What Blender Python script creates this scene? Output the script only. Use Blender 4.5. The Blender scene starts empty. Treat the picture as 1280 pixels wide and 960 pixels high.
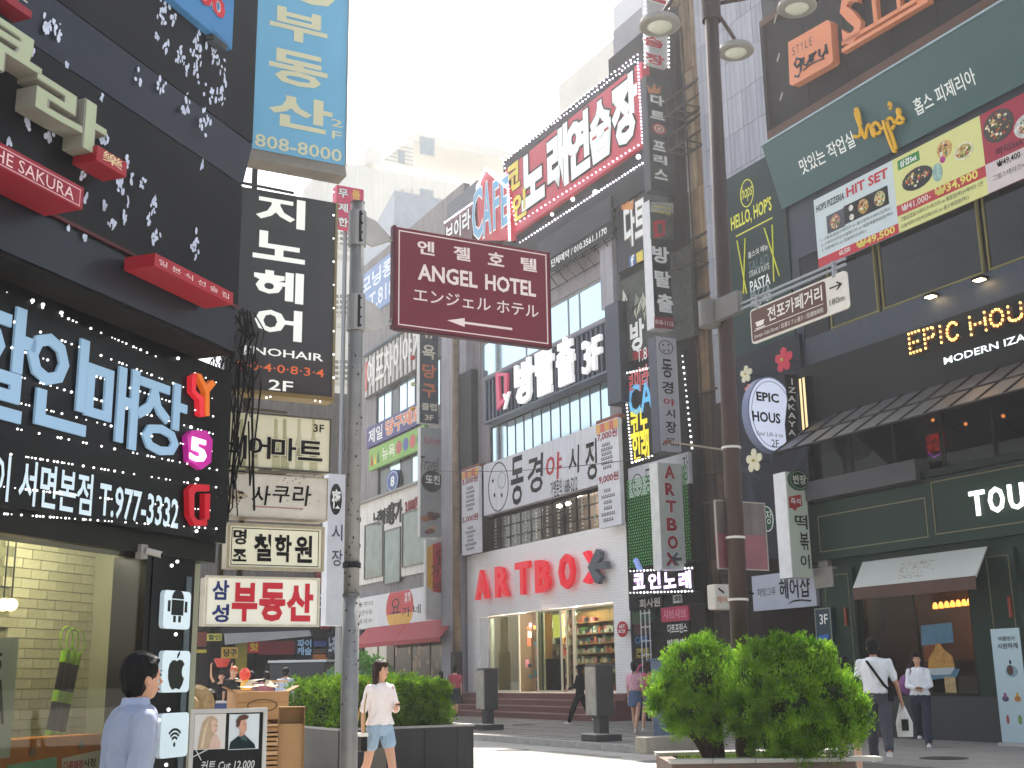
import bpy, bmesh, math, random
from math import sin, cos, tan, pi, radians
from mathutils import Vector, Matrix
random.seed(7)
SC = bpy.context.scene
COL = SC.collection

# ------------------------------------------------------------------ camera
F_PX, CAM_H = 1500.0, 1.42
PITCH, ROLL = math.atan(0.2453), radians(0.9)
FW = Vector((0, cos(PITCH), sin(PITCH))); UP = Vector((0, -sin(PITCH), cos(PITCH))); RT = Vector((1, 0, 0))
UP2 = UP * cos(ROLL) + RT * sin(ROLL); RT2 = RT * cos(ROLL) - UP * sin(ROLL)
CAM = Vector((0, 0, CAM_H))
cd = bpy.data.cameras.new('camera'); cam = bpy.data.objects.new('camera', cd); COL.objects.link(cam)
mw = Matrix((RT2, UP2, -FW)).transposed().to_4x4(); mw.translation = CAM
cam.matrix_world = mw
cd.sensor_width = 36.0; cd.lens = F_PX / 1280 * 36; cd.clip_start = 0.1; cd.clip_end = 3000
SC.camera = cam

# ------------------------------------------------------------------ sky, sun, exposure
SUN_AZ, SUN_EL = radians(0), radians(50)          # azimuth from +Y towards +X
w = bpy.data.worlds.new('World'); SC.world = w; w.use_nodes = True
nt = w.node_tree; nt.nodes.clear()
sky = nt.nodes.new('ShaderNodeTexSky'); sky.sky_type = 'NISHITA'; sky.sun_disc = False
sky.sun_elevation = SUN_EL; sky.sun_rotation = SUN_AZ; sky.air_density = 1.3; sky.dust_density = 3.0; sky.ozone_density = 0.0
bg = nt.nodes.new('ShaderNodeBackground'); bg.inputs[1].default_value = 0.105
ow = nt.nodes.new('ShaderNodeOutputWorld')
hs = nt.nodes.new('ShaderNodeHueSaturation'); hs.inputs['Saturation'].default_value = .55      # hazy summer air
nt.links.new(sky.outputs[0], hs.inputs['Color']); nt.links.new(hs.outputs[0], bg.inputs[0]); nt.links.new(bg.outputs[0], ow.inputs[0])
sd = bpy.data.lights.new('sun', 'SUN'); sd.energy = 5.0; sd.angle = radians(0.5); sd.color = (1, 0.95, 0.87)
so = bpy.data.objects.new('sun', sd); COL.objects.link(so)
sdir = Vector((sin(SUN_AZ) * cos(SUN_EL), cos(SUN_AZ) * cos(SUN_EL), sin(SUN_EL)))
so.rotation_euler = sdir.to_track_quat('Z', 'Y').to_euler(); so.location = (0, 30, 60)
SC.view_settings.view_transform = 'Standard'; SC.view_settings.look = 'None'
SC.view_settings.exposure = 1.55; SC.view_settings.gamma = 1.0
GLARE_HAZE = .0007
SC.cycles.max_bounces = 6; SC.cycles.volume_bounces = 0; SC.cycles.transparent_max_bounces = 12
SC.cycles.use_denoising = True

# ------------------------------------------------------------------ materials
def lin(h):
    h = h.lstrip('#'); r = []
    for i in (0, 2, 4):
        c = int(h[i:i+2], 16) / 255
        r.append(c / 12.92 if c <= .04045 else ((c + .055) / 1.055) ** 2.4)
    return tuple(r)
MATS = {}
def M(h, rough=.55, metal=0.0, emit=0.0, var=.14, scale=2.5, streak=0.0, bump=0.0, spec=.32, sheen=0):
    key = (h, rough, metal, emit, var, scale, streak, bump, spec)
    if key in MATS: return MATS[key]
    m = bpy.data.materials.new('surface_' + h.strip('#')); m.use_nodes = True
    n = m.node_tree; b = n.nodes['Principled BSDF']
    c = lin(h); lum = max(c)
    if not emit and lum < .16: c = tuple(x*(.42+.58*lum/.16) for x in c)
    c = c + (1,)
    if not emit and lum < .06 and metal == 0: spec = min(spec, .16)
    b.inputs['Base Color'].default_value = c; b.inputs['Roughness'].default_value = rough
    b.inputs['Metallic'].default_value = metal; b.inputs['Specular IOR Level'].default_value = spec
    if emit:
        b.inputs['Emission Color'].default_value = c; b.inputs['Emission Strength'].default_value = emit
    if var or streak:
        tc = n.nodes.new('ShaderNodeTexCoord')
        no = n.nodes.new('ShaderNodeTexNoise'); no.inputs['Scale'].default_value = scale; no.inputs['Detail'].default_value = 6; no.inputs['Roughness'].default_value = .65
        n.links.new(tc.outputs['Object'], no.inputs['Vector'])
        mr = n.nodes.new('ShaderNodeMapRange'); mr.inputs[1].default_value = .3; mr.inputs[2].default_value = .7
        mr.inputs[3].default_value = 1 - var; mr.inputs[4].default_value = 1 + var * .35
        n.links.new(no.outputs[0], mr.inputs[0])
        val = mr.outputs[0]
        if streak:
            mp = n.nodes.new('ShaderNodeMapping'); mp.inputs['Scale'].default_value = (7, 7, .35)
            n.links.new(tc.outputs['Object'], mp.inputs[0])
            n2 = n.nodes.new('ShaderNodeTexNoise'); n2.inputs['Scale'].default_value = 1.2; n2.inputs['Detail'].default_value = 5
            n.links.new(mp.outputs[0], n2.inputs['Vector'])
            m2 = n.nodes.new('ShaderNodeMapRange'); m2.inputs[1].default_value = .42; m2.inputs[2].default_value = .68
            m2.inputs[3].default_value = 1; m2.inputs[4].default_value = 1 - streak
            n.links.new(n2.outputs[0], m2.inputs[0])
            mm = n.nodes.new('ShaderNodeMath'); mm.operation = 'MULTIPLY'
            n.links.new(val, mm.inputs[0]); n.links.new(m2.outputs[0], mm.inputs[1]); val = mm.outputs[0]
        vm = n.nodes.new('ShaderNodeVectorMath'); vm.operation = 'SCALE'; vm.inputs[0].default_value = c[:3]
        n.links.new(val, vm.inputs['Scale']); n.links.new(vm.outputs[0], b.inputs['Base Color'])
        m3 = n.nodes.new('ShaderNodeMapRange'); m3.inputs[3].default_value = max(.02, rough - .12); m3.inputs[4].default_value = min(1, rough + .15)
        n.links.new(no.outputs[0], m3.inputs[0]); n.links.new(m3.outputs[0], b.inputs['Roughness'])
        if bump:
            n4 = n.nodes.new('ShaderNodeTexNoise'); n4.inputs['Scale'].default_value = 40; n4.inputs['Detail'].default_value = 4
            n.links.new(tc.outputs['Object'], n4.inputs['Vector'])
            bu = n.nodes.new('ShaderNodeBump'); bu.inputs['Strength'].default_value = bump; bu.inputs['Distance'].default_value = .02
            n.links.new(n4.outputs[0], bu.inputs['Height']); n.links.new(bu.outputs[0], b.inputs['Normal'])
    MATS[key] = m; return m
def glass(name, tint='#ffffff', refl=.12, rough=.02, dirt=.0):
    if name in MATS: return MATS[name]
    m = bpy.data.materials.new(name); m.use_nodes = True; n = m.node_tree; n.nodes.clear()
    o = n.nodes.new('ShaderNodeOutputMaterial'); t = n.nodes.new('ShaderNodeBsdfTransparent'); g = n.nodes.new('ShaderNodeBsdfGlossy')
    t.inputs[0].default_value = lin(tint) + (1,); g.inputs['Roughness'].default_value = rough
    fr = n.nodes.new('ShaderNodeLayerWeight'); fr.inputs[0].default_value = .5
    pw = n.nodes.new('ShaderNodeMath'); pw.operation = 'POWER'; pw.inputs[1].default_value = 5.0
    ad = n.nodes.new('ShaderNodeMath'); ad.operation = 'MULTIPLY_ADD'; ad.use_clamp = True; ad.inputs[1].default_value = .5; ad.inputs[2].default_value = refl*.5
    mx = n.nodes.new('ShaderNodeMixShader')
    n.links.new(fr.outputs['Facing'], pw.inputs[0]); n.links.new(pw.outputs[0], ad.inputs[0]); n.links.new(ad.outputs[0], mx.inputs[0])
    n.links.new(t.outputs[0], mx.inputs[1]); n.links.new(g.outputs[0], mx.inputs[2]); n.links.new(mx.outputs[0], o.inputs[0])
    MATS[name] = m; return m
def mirror(name, h, rough=.04, metal=.85):
    if name in MATS: return MATS[name]
    m = M(h, rough, metal, var=.06, scale=.6); MATS[name] = m; return m
def brickmat(name, h1, h2, mortar, bw, bh, bump=.4):
    m = bpy.data.materials.new(name); m.use_nodes = True; n = m.node_tree; b = n.nodes['Principled BSDF']
    tc = n.nodes.new('ShaderNodeTexCoord'); sp = n.nodes.new('ShaderNodeSeparateXYZ'); cb = n.nodes.new('ShaderNodeCombineXYZ')
    n.links.new(tc.outputs['Object'], sp.inputs[0]); n.links.new(sp.outputs[0], cb.inputs[0]); n.links.new(sp.outputs[2], cb.inputs[1])
    br = n.nodes.new('ShaderNodeTexBrick'); br.inputs['Color1'].default_value = lin(h1) + (1,); br.inputs['Color2'].default_value = lin(h2) + (1,)
    br.inputs['Mortar'].default_value = lin(mortar) + (1,); br.inputs['Scale'].default_value = 1; br.inputs['Mortar Size'].default_value = .008
    br.inputs['Brick Width'].default_value = bw; br.inputs['Row Height'].default_value = bh
    n.links.new(cb.outputs[0], br.inputs['Vector']); n.links.new(br.outputs[0], b.inputs['Base Color']); b.inputs['Roughness'].default_value = .6
    bu = n.nodes.new('ShaderNodeBump'); bu.inputs['Strength'].default_value = bump; bu.inputs['Distance'].default_value = -.01
    n.links.new(br.outputs['Fac'], bu.inputs['Height']); n.links.new(bu.outputs[0], b.inputs['Normal'])
    return m

# ------------------------------------------------------------------ mesh building
class MB:
    def __init__(s): s.v = []; s.f = []
    def box(s, x0, x1, y0, y1, z0, z1):
        if x0 > x1: x0, x1 = x1, x0
        if y0 > y1: y0, y1 = y1, y0
        if z0 > z1: z0, z1 = z1, z0
        i = len(s.v)
        s.v += [(x0,y0,z0),(x1,y0,z0),(x1,y1,z0),(x0,y1,z0),(x0,y0,z1),(x1,y0,z1),(x1,y1,z1),(x0,y1,z1)]
        s.f += [(i,i+3,i+2,i+1),(i+4,i+5,i+6,i+7),(i,i+1,i+5,i+4),(i+1,i+2,i+6,i+5),(i+2,i+3,i+7,i+6),(i+3,i,i+4,i+7)]
        return s
    def prism(s, pts, y0, y1):            # polygon in (x, z), any order, extruded along y
        a = sum(pts[k][0]*pts[(k+1) % len(pts)][1] - pts[(k+1) % len(pts)][0]*pts[k][1] for k in range(len(pts)))
        if a < 0: pts = pts[::-1]
        i = len(s.v); n = len(pts)
        s.v += [(p[0], y0, p[1]) for p in pts] + [(p[0], y1, p[1]) for p in pts]
        s.f += [tuple(range(i, i+n)), tuple(range(i+2*n-1, i+n-1, -1))]
        s.f += [(i+(k+1) % n, i+k, i+n+k, i+n+(k+1) % n) for k in range(n)]
        return s
    def tube(s, pts, r, n=8, cap=True):
        pts = [Vector(p) for p in pts]; rr = r if isinstance(r, (list, tuple)) else [r]*len(pts)
        i0 = len(s.v)
        for k, p in enumerate(pts):
            d = (pts[min(k+1, len(pts)-1)] - pts[max(k-1, 0)]).normalized()
            a = Vector((0,0,1)) if abs(d.z) < .9 else Vector((1,0,0))
            x = d.cross(a).normalized(); y = d.cross(x)
            for j in range(n):
                t = 2*pi*j/n; s.v.append(tuple(p + (x*cos(t) + y*sin(t))*rr[k]))
        for k in range(len(pts)-1):
            for j in range(n):
                a = i0+k*n+j; b = i0+k*n+(j+1) % n; s.f.append((a, a+n, b+n, b))
        if cap:
            s.f.append(tuple(i0+j for j in range(n))); s.f.append(tuple(i0+(len(pts)-1)*n+j for j in reversed(range(n))))
        return s
    def disc(s, cx, cz, rx, rz, y0, y1, n=20, a0=0):
        return s.prism([(cx+rx*cos(a0+2*pi*k/n), cz+rz*sin(a0+2*pi*k/n)) for k in range(n)], y0, y1)
    def ball(s, c, r, n=8, m=5, sq=(1,1,1)):
        i0 = len(s.v); s.v.append((c[0], c[1], c[2]-r*sq[2]))
        for k in range(1, m):
            t = pi*k/m
            for j in range(n):
                q = 2*pi*j/n; s.v.append((c[0]+r*sq[0]*sin(t)*cos(q), c[1]+r*sq[1]*sin(t)*sin(q), c[2]-r*sq[2]*cos(t)))
        s.v.append((c[0], c[1], c[2]+r*sq[2])); e = len(s.v)-1
        for j in range(n): s.f.append((i0, i0+1+(j+1) % n, i0+1+j))
        for k in range(m-2):
            for j in range(n):
                a = i0+1+k*n+j; b = i0+1+k*n+(j+1) % n; s.f.append((a, b, b+n, a+n))
        for j in range(n): s.f.append((i0+1+(m-2)*n+j, i0+1+(m-2)*n+(j+1) % n, e))
        return s
    def lathe(s, prof, n=20, c=(0,0)):     # prof [(r, z)]
        i0 = len(s.v)
        for r, z in prof:
            for j in range(n): s.v.append((c[0]+r*cos(2*pi*j/n), c[1]+r*sin(2*pi*j/n), z))
        for k in range(len(prof)-1):
            for j in range(n):
                a = i0+k*n+j; b = i0+k*n+(j+1) % n; s.f.append((a, b, b+n, a+n))
        s.f.append(tuple(i0+j for j in reversed(range(n)))); s.f.append(tuple(i0+(len(prof)-1)*n+j for j in range(n)))
        return s
    def mesh(s, name, mat, smooth=False):
        me = bpy.data.meshes.new(name); me.from_pydata(s.v, [], s.f); me.materials.append(mat)
        if smooth: me.polygons.foreach_set('use_smooth', [True]*len(me.polygons))
        me.update(); return me
    def obj(s, name, mat, parent=None, kind=None, smooth=False, bevel=0):
        o = bpy.data.objects.new(name, s.mesh(name, mat, smooth)); COL.objects.link(o)
        if parent is not None: o.parent = parent
        if kind: o['kind'] = kind
        if bevel:
            b = o.modifiers.new('bevel', 'BEVEL'); b.width = bevel; b.segments = 2; b.limit_method = 'ANGLE'
        return o

_tc = {}
def text_geo(s, bold, font_shear=0.0, res=2):
    k = (s, bold, font_shear, res)
    if k not in _tc:
        c = bpy.data.curves.new('t', 'FONT'); c.body = s; c.offset = bold; c.resolution_u = res; c.shear = font_shear; c.space_line = .95
        c.align_x = 'CENTER'
        o = bpy.data.objects.new('t', c); me = bpy.data.meshes.new_from_object(o)
        vs = [(v.co.x, v.co.y) for v in me.vertices]; fs = [tuple(p.vertices) for p in me.polygons]
        bpy.data.objects.remove(o); bpy.data.curves.remove(c); bpy.data.meshes.remove(me)
        if not vs: vs = [(0, 0), (1, 0), (1, 1)]; fs = []
        _tc[k] = (vs, fs)
    return _tc[k]
def text_mb(s, x0, x1, z0, z1, y, ext=0.0, bold=0.0, shear=0.0, res=2, grow=0.0):
    bold = (bold-grow)*.62 + grow*.7; grow *= .7
    vs, fs = text_geo(s, bold, shear, res)
    if grow:                                   # outline: same fit as the plain glyphs, offset larger
        v0, _ = text_geo(s, bold - grow, shear, res)
    else: v0 = vs
    ax = min(v[0] for v in v0); bx = max(v[0] for v in v0); az = min(v[1] for v in v0); bz = max(v[1] for v in v0)
    sx = (x1-x0)/max(bx-ax, 1e-6); sz = (z1-z0)/max(bz-az, 1e-6)
    m = MB(); n = len(vs)
    m.v = [(x0+(v[0]-ax)*sx, y, z0+(v[1]-az)*sz) for v in vs]; m.f = list(fs)
    if ext:
        m.v += [(a, y+ext, c) for a, _, c in m.v[:n]]
        cnt = {}
        for f in fs:
            for k in range(len(f)):
                e = (f[k], f[(k+1) % len(f)]); cnt[e] = 1
        for a, b in list(cnt):
            if (b, a) not in cnt: m.f.append((b, a, a+n, b+n))
    return m

# ------------------------------------------------------------------ street frames
def ray(px, py):
    return (FW*F_PX + RT2*(px-640) + UP2*(480-py)).normalized()
class Fr:                                   # a vertical plane: u to the right as seen from the street, z up, y into the wall
    def __init__(s, ox, oy, phi):
        s.phi = radians(phi); s.o = Vector((ox, oy, 0)); s.x = Vector((cos(s.phi), sin(s.phi), 0)); s.n = Vector((-sin(s.phi), cos(s.phi), 0))
    def hit(s, px, py, off=0.0):
        d = ray(px, py); o = s.o - s.n*off
        t = (o - CAM).dot(s.n) / d.dot(s.n); p = CAM + d*t
        return (p - o).dot(s.x), p.z
    def pos(s, u, z, off=0.0):
        p = s.o + s.x*u - s.n*off; return Vector((p.x, p.y, z))
def ground(px, py, z=0.0):
    d = ray(px, py); t = (z - CAM_H)/d.z; return CAM + d*t
def at_depth(px, Y):                         # world point on column px near the horizon at depth Y
    d = ray(px, 848); t = Y/d.y; p = CAM + d*t; return p.x, p.y

def empty(name, loc, phi=0.0, label=None, cat=None, group=None, kind=None):
    o = bpy.data.objects.new(name, None); COL.objects.link(o); o.location = loc; o.rotation_euler = (0, 0, phi); o.empty_display_size = .1
    tag(o, label, cat, group, kind); return o
def tag(o, label=None, cat=None, group=None, kind=None):
    if label: o['label'] = label
    if cat: o['category'] = cat
    if group: o['group'] = group
    if kind: o['kind'] = kind
    return o
class Th:                                   # a thing on a frame; parts are given in photo measurements or local metres
    def __init__(s, name, label, cat, fr, px, py, off=0.0, group=None, kind=None, z=None):
        s.fr = fr; s.off = off; s.u, s.z = fr.hit(px, py, off)
        if z is not None: s.z = z
        s.o = empty(name, fr.pos(s.u, s.z, off), fr.phi, label, cat, group, kind)
    def L(s, px, py, y=0.0):
        u, z = s.fr.hit(px, py, s.off - y); return u - s.u, z - s.z
    def rect(s, r, y=0.0):
        a = s.L(r[0], r[1], y); b = s.L(r[2], r[3], y); return a[0], b[0], b[1], a[1]
    def box(s, name, r, y0, y1, mat, parent=None, **k):
        x0, x1, z0, z1 = s.rect(r, y0); return MB().box(x0, x1, y0, y1, z0, z1).obj(name, mat, parent or s.o, **k)
    def poly(s, name, pts, y0, y1, mat, parent=None, **k):
        return MB().prism([s.L(p[0], p[1], y0) for p in pts], y0, y1).obj(name, mat, parent or s.o, **k)
    def text(s, t, r, mat, y=-.006, ext=0.0, bold=0.0, shear=0.0, name='lettering', parent=None, out=None, og=.03, outd=.004):
        x0, x1, z0, z1 = s.rect(r, y)
        if out: text_mb(t, x0, x1, z0, z1, y+outd, ext, bold+og, shear, 2, og).obj('lettering_outline', out, parent or s.o)
        return text_mb(t, x0, x1, z0, z1, y, ext, bold, shear).obj(name, mat, parent or s.o)
    def disc(s, name, r, y0, y1, mat, n=24, parent=None):
        x0, x1, z0, z1 = s.rect(r, y0)
        return MB().disc((x0+x1)/2, (z0+z1)/2, (x1-x0)/2, (z1-z0)/2, y0, y1, n).obj(name, mat, parent or s.o)
    def ring(s, name, r, t, y0, y1, mat, parent=None, n=28):
        x0, x1, z0, z1 = s.rect(r, y0); cx, cz, rx, rz = (x0+x1)/2, (z0+z1)/2, (x1-x0)/2, (z1-z0)/2; m = MB()
        for k in range(n):
            a, b = 2*pi*k/n, 2*pi*(k+1)/n
            m.prism([(cx+rx*cos(a), cz+rz*sin(a)), (cx+rx*cos(b), cz+rz*sin(b)), (cx+(rx-t)*cos(b), cz+(rz-t)*sin(b)), (cx+(rx-t)*cos(a), cz+(rz-t)*sin(a))], y0, y1)
        return m.obj(name, mat, parent or s.o)
    def frame(s, name, r, t, y0, y1, mat, parent=None):
        x0, x1, z0, z1 = s.rect(r, y0)
        m = MB(); m.box(x0, x1, y0, y1, z1-t, z1); m.box(x0, x1, y0, y1, z0, z0+t); m.box(x0, x0+t, y0+.002, y1, z0+t, z1-t); m.box(x1-t, x1, y0+.002, y1, z0+t, z1-t)
        return m.obj(name, mat, parent or s.o)
    def dots(s, name, pts, r, y, mat, parent=None):          # small lamps along a list of photo points
        m = MB()
        for p in pts:
            a = s.L(p[0], p[1], y); m.ball((a[0], y, a[1]), r*(.8+.4*random.random()), 6, 4)
        return m.obj(name, mat, parent or s.o, kind='stuff')
    def scrib(s, name, r, rows, mat, y=-.006, seed=1, fill=.55, wl=(.3, .95), cols=0):
        # print too small to read: rows of little strokes
        rnd = random.Random(seed); x0, x1, z0, z1 = s.rect(r, y); m = MB(); H = (z1-z0)/rows
        for k in range(rows):
            zc = z1 - H*(k+.5); ww = (x1-x0)*rnd.uniform(*wl); xs = (x0+x1)/2 - ww/2 if cols == 0 else x0
            x = xs
            while x < xs+ww-H*.3:
                g = H*rnd.uniform(.35, .7)
                if rnd.random() < .85:
                    m.box(x, x+g*.75, y, y+.002, zc+H*fill*.12, zc+H*fill*.5)
                    if rnd.random() < .6: m.box(x+g*.25, x+g*.45, y, y+.002, zc-H*fill*.5, zc+H*fill*.1)
                    else: m.box(x, x+g*.7, y, y+.002, zc-H*fill*.45, zc-H*fill*.1)
                x += g
        return m.obj(name, mat, s.o)
def signbox(label, cat, fr, r, off, thick, face, group=None, name='signboard', case=None, rim=.0, rimmat=None):
    """a box sign whose front face fills photo rectangle r at distance off in front of the frame"""
    t = Th(name, label, cat, fr, (r[0]+r[2])/2, r[3], off, group)
    x0, x1, z0, z1 = t.rect(r); t.R = (x0, x1, z0, z1)
    t.panel = MB().box(x0, x1, 0, .02 if case else thick, z0, z1).obj('panel', face, t.o)
    if case: MB().box(x0-.012, x1+.012, .022, thick, z0-.012, z1+.012).obj('case', case, t.o, bevel=.006)
    if rim:
        m = MB(); m.box(x0-rim, x1+rim, -.02, .018, z1, z1+rim); m.box(x0-rim, x1+rim, -.02, .018, z0-rim, z0)
        m.box(x0-rim, x0-.001, -.018, .018, z0, z1); m.box(x1+.001, x1+rim, -.018, .018, z0, z1); m.obj('frame', rimmat or case, t.o)
    return t
def wall_holes(fr_t, u0, u1, z0, z1, holes, thick, mat, name='wall', y0=0.0):
    """wall in local metres of thing fr_t with rectangular openings (x0,x1,z0,z1)"""
    xs = sorted({u0, u1} | {min(max(h[k], u0), u1) for h in holes for k in (0, 1)}); zs = sorted({z0, z1} | {min(max(h[k], z0), z1) for h in holes for k in (2, 3)})
    m = MB()
    for i in range(len(xs)-1):
        run = None
        for j in range(len(zs)-1):
            cx, cz = (xs[i]+xs[i+1])/2, (zs[j]+zs[j+1])/2
            solid = not any(h[0] < cx < h[1] and h[2] < cz < h[3] for h in holes)
            if solid:
                run = run if run is not None else zs[j]
            if (not solid or j == len(zs)-2) and run is not None:
                m.box(xs[i], xs[i+1], y0, y0+thick, run, zs[j+1] if solid else zs[j]); run = None
    return m.obj(name, mat, fr_t.o)
def window(t, x0, x1, z0, z1, nx, nz, fm, gm, bar=.05, y=.08, name='window', xs=None, pane='pane'):
    m = MB(); m.box(x0, x1, y-.03, y+.04, z0, z0+bar); m.box(x0, x1, y-.03, y+.04, z1-bar, z1)
    m.box(x0, x0+bar, y-.028, y+.04, z0+bar, z1-bar); m.box(x1-bar, x1, y-.028, y+.04, z0+bar, z1-bar)
    xs = xs or [x0+(x1-x0)*k/nx for k in range(nx+1)]; zs = [z0+(z1-z0)*k/nz for k in range(nz+1)]
    for x in xs[1:-1]: m.box(x-bar*.4, x+bar*.4, y-.02, y+.03, z0+bar, z1-bar)
    for z in zs[1:-1]:
        m.box(x0+bar, x1-bar, y-.016, y+.028, z-bar*.3, z+bar*.3)
    f = m.obj(name, fm, t.o)
    for i in range(len(xs)-1):
        for j in range(nz):
            MB().box(xs[i]+bar*.45, xs[i+1]-bar*.45, y, y+.012, zs[j]+bar*.4, zs[j+1]-bar*.4).obj(pane, gm[(i+j) % len(gm)] if isinstance(gm, list) else gm, f)
    return f
WHITE = M('#e8e8e6', .4); CREAM = M('#d9d3c0', .5); BLACK = M('#101114', .5); DARK = M('#24262b', .6)
STEEL = M('#8d9094', .45, .6); RUST = M('#5a3a28', .8, var=.4, scale=6); INK = M('#0b0b0d', .6, var=0)
LED = M('#ffffff', .5, emit=.8, var=0); REDP = M('#c4202e', .45); GLASS = glass('clear_glass'); TGLASS = glass('tinted_glass', '#8fa09c', .1)
SKYGL = mirror('reflecting_glass', '#c9dfea'); 

# the street: all houses stand on one line (direction -28 degrees), signs stick out at right angles to it
_x, _y = at_depth(783, 38.0); W = Fr(_x, _y, -62)
_n = W.n
RB = Fr(_x - _n.x*2.1, _y - _n.y*2.1, -62)      # the building on the right stands 2.1 m further out
_x, _y = at_depth(240, 9.9); FL = Fr(_x, _y, 70)    # shop front across the cut-off corner on the left
def BF(px, Y):                                # a plane square to the street line
    x, y = at_depth(px, Y); return Fr(x, y, 28)
def proj(px, py, fr=W, off=0.0):              # a plane square to a facade, starting where the photo point lies on it
    u, z = fr.hit(px, py, off); p = fr.pos(u, 0, off); return Fr(p.x, p.y, 28)
# ------------------------------------------------------------------ ground
def sheet(name, pts, z, mat):
    me = bpy.data.meshes.new(name); me.from_pydata([(p[0], p[1], z) for p in pts], [], [tuple(range(len(pts)))]); me.materials.append(mat)
    o = bpy.data.objects.new(name, me); COL.objects.link(o); o['kind'] = 'structure'; return o
sheet('ground', [(-400, -400), (400, -400), (400, 600), (-400, 600)], -.02, M('#6f6c68', .9, var=.3, scale=.3))
asph = M('#a6a39d', .88, var=.25, scale=1.3, bump=.3)
PAVE = M('#86827c', .85, var=.25, scale=1.6, bump=.3, streak=.1)
sheet('road', [(-60, -20), (60, -20), (60, 110), (-60, 110)], 0.0, asph)
KO = 7.7                                        # kerb line, metres in front of the street line
def wp(u, off): p = W.pos(u, 0, off); return (p.x, p.y)
uk0, uk1 = W.hit(540, 900, KO)[0], 45
m = MB()
E0, E1 = -9.2, 40
for a, b, na in ((E0, E1, 'pavement'),):
    mm = MB(); mm.box(a, b, -KO+.16, 0.6, 0, .13)
    o = mm.obj(na, PAVE, None, kind='structure'); o.location = W.o; o.rotation_euler = (0, 0, W.phi)
kerbs = empty('kerb', W.o, W.phi, kind='structure')
km = M('#a5a29b', .8, var=.25, scale=4, bump=.25)
kme = MB().box(0, .985, -KO, -KO+.155, 0, .136).mesh('kerb_stone', km)
for k in range(24):
    o = bpy.data.objects.new('kerb_stone', kme); COL.objects.link(o); o.parent = kerbs; o.location = (E0 + k*1.0, 0, random.uniform(-.004, .004))
# pavement joints: slabs near the shop
# ------------------------------------------------------------------ left corner building
dk = M('#171a22', .45, var=.25, scale=1.2); dk2 = M('#2b3346', .33, var=.3, scale=.8, metal=.25)
t = Th('corner_building', 'dark clad corner building with blossom decals above a phone shop on the left', 'building', FL, 240, 700, 0, z=0)
cb = t
def lz(px, py, y=0): return cb.L(px, py, y)
UO = -.45                                       # overhang of the upper floors
zb = lz(0, 311, UO)[1]; zs = lz(0, 236, UO)[1]; xr = lz(298, 300, UO)[0]; xl = -3.6
zl = lz(0, 30, UO)[1]
zf2 = lz(80, 22, UO)[1]
MB().box(xl, xr, UO, 1.5, zb, zs-.01).obj('fascia', M('#232a36', .35, var=.2, metal=.2), t.o)
MB().box(xl, xr, UO-.02, 1.5, zs, zl-.012).obj('cladding_panel', dk, t.o)
mf = MB(); mf.v = [(xl, UO-.02, zl), (xr, UO-.02, zl), (xr, UO-.10, zf2), (xl, UO-.10, zf2), (xl, 1.5, zl), (xr, 1.5, zl), (xr, 1.5, zf2), (xl, 1.5, zf2)]
mf.f = [(0,1,2,3), (4,7,6,5), (0,4,5,1), (3,2,6,7), (1,5,6,2), (0,3,7,4)]
mf.obj('cladding_panel', dk2, t.o)
for k in range(2):
    a = zf2+.012+k*1.9
    MB().box(xl, xr, UO-.10, 1.5, a, a+1.88).obj('cladding_panel', dk, t.o)
MB().box(xl, xr, UO-.035, UO-.015, zs-.02, zs+.0).obj('red_trim', M('#5a1a22', .5), t.o)
MB().box(xl, xr+.01, UO+.02, 1.4, zb-.03, zb-.002).obj('soffit', M('#1e1714', .7, var=.4), t.o)
# black sign board with lamps above the window
zt = lz(0, 345, -.06)[1]; zsb = lz(140, 655, -.1)[1]
MB().box(xl, .32, -.10, .3, zsb, zb-.03).obj('sign_board', M('#0d0e13', .3, var=.1), t.o)
MB().box(xl, .30, -.02, .3, zsb-.16, zsb-.003).obj('window_head', M('#2a2a26', .5), t.o)
# pillar
MB().box(-.53, .02, -.02, .35, 0, zsb-.165).obj('pillar', M('#14161b', .35, var=.2, scale=2), t.o)
MB().box(-.10, -.03, -.03, -.021, .05, zsb-.3).obj('perforated_strip', M('#5c6a70', .4, .5, var=.5, scale=60), t.o)
MB().box(xl, -.53, 0, .1, 0, .25).obj('sill', BLACK, t.o)
gl = MB().box(xl, -.58, .02, .03, .25, zsb-.17).obj('shop_window', glass('shop_glass', '#d6d4c6', .09), t.o)
MB().box(-.60, -.531, -.01, .08, .25, zsb-.168).obj('window_post', M('#1b1c1e', .4), t.o)
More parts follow.
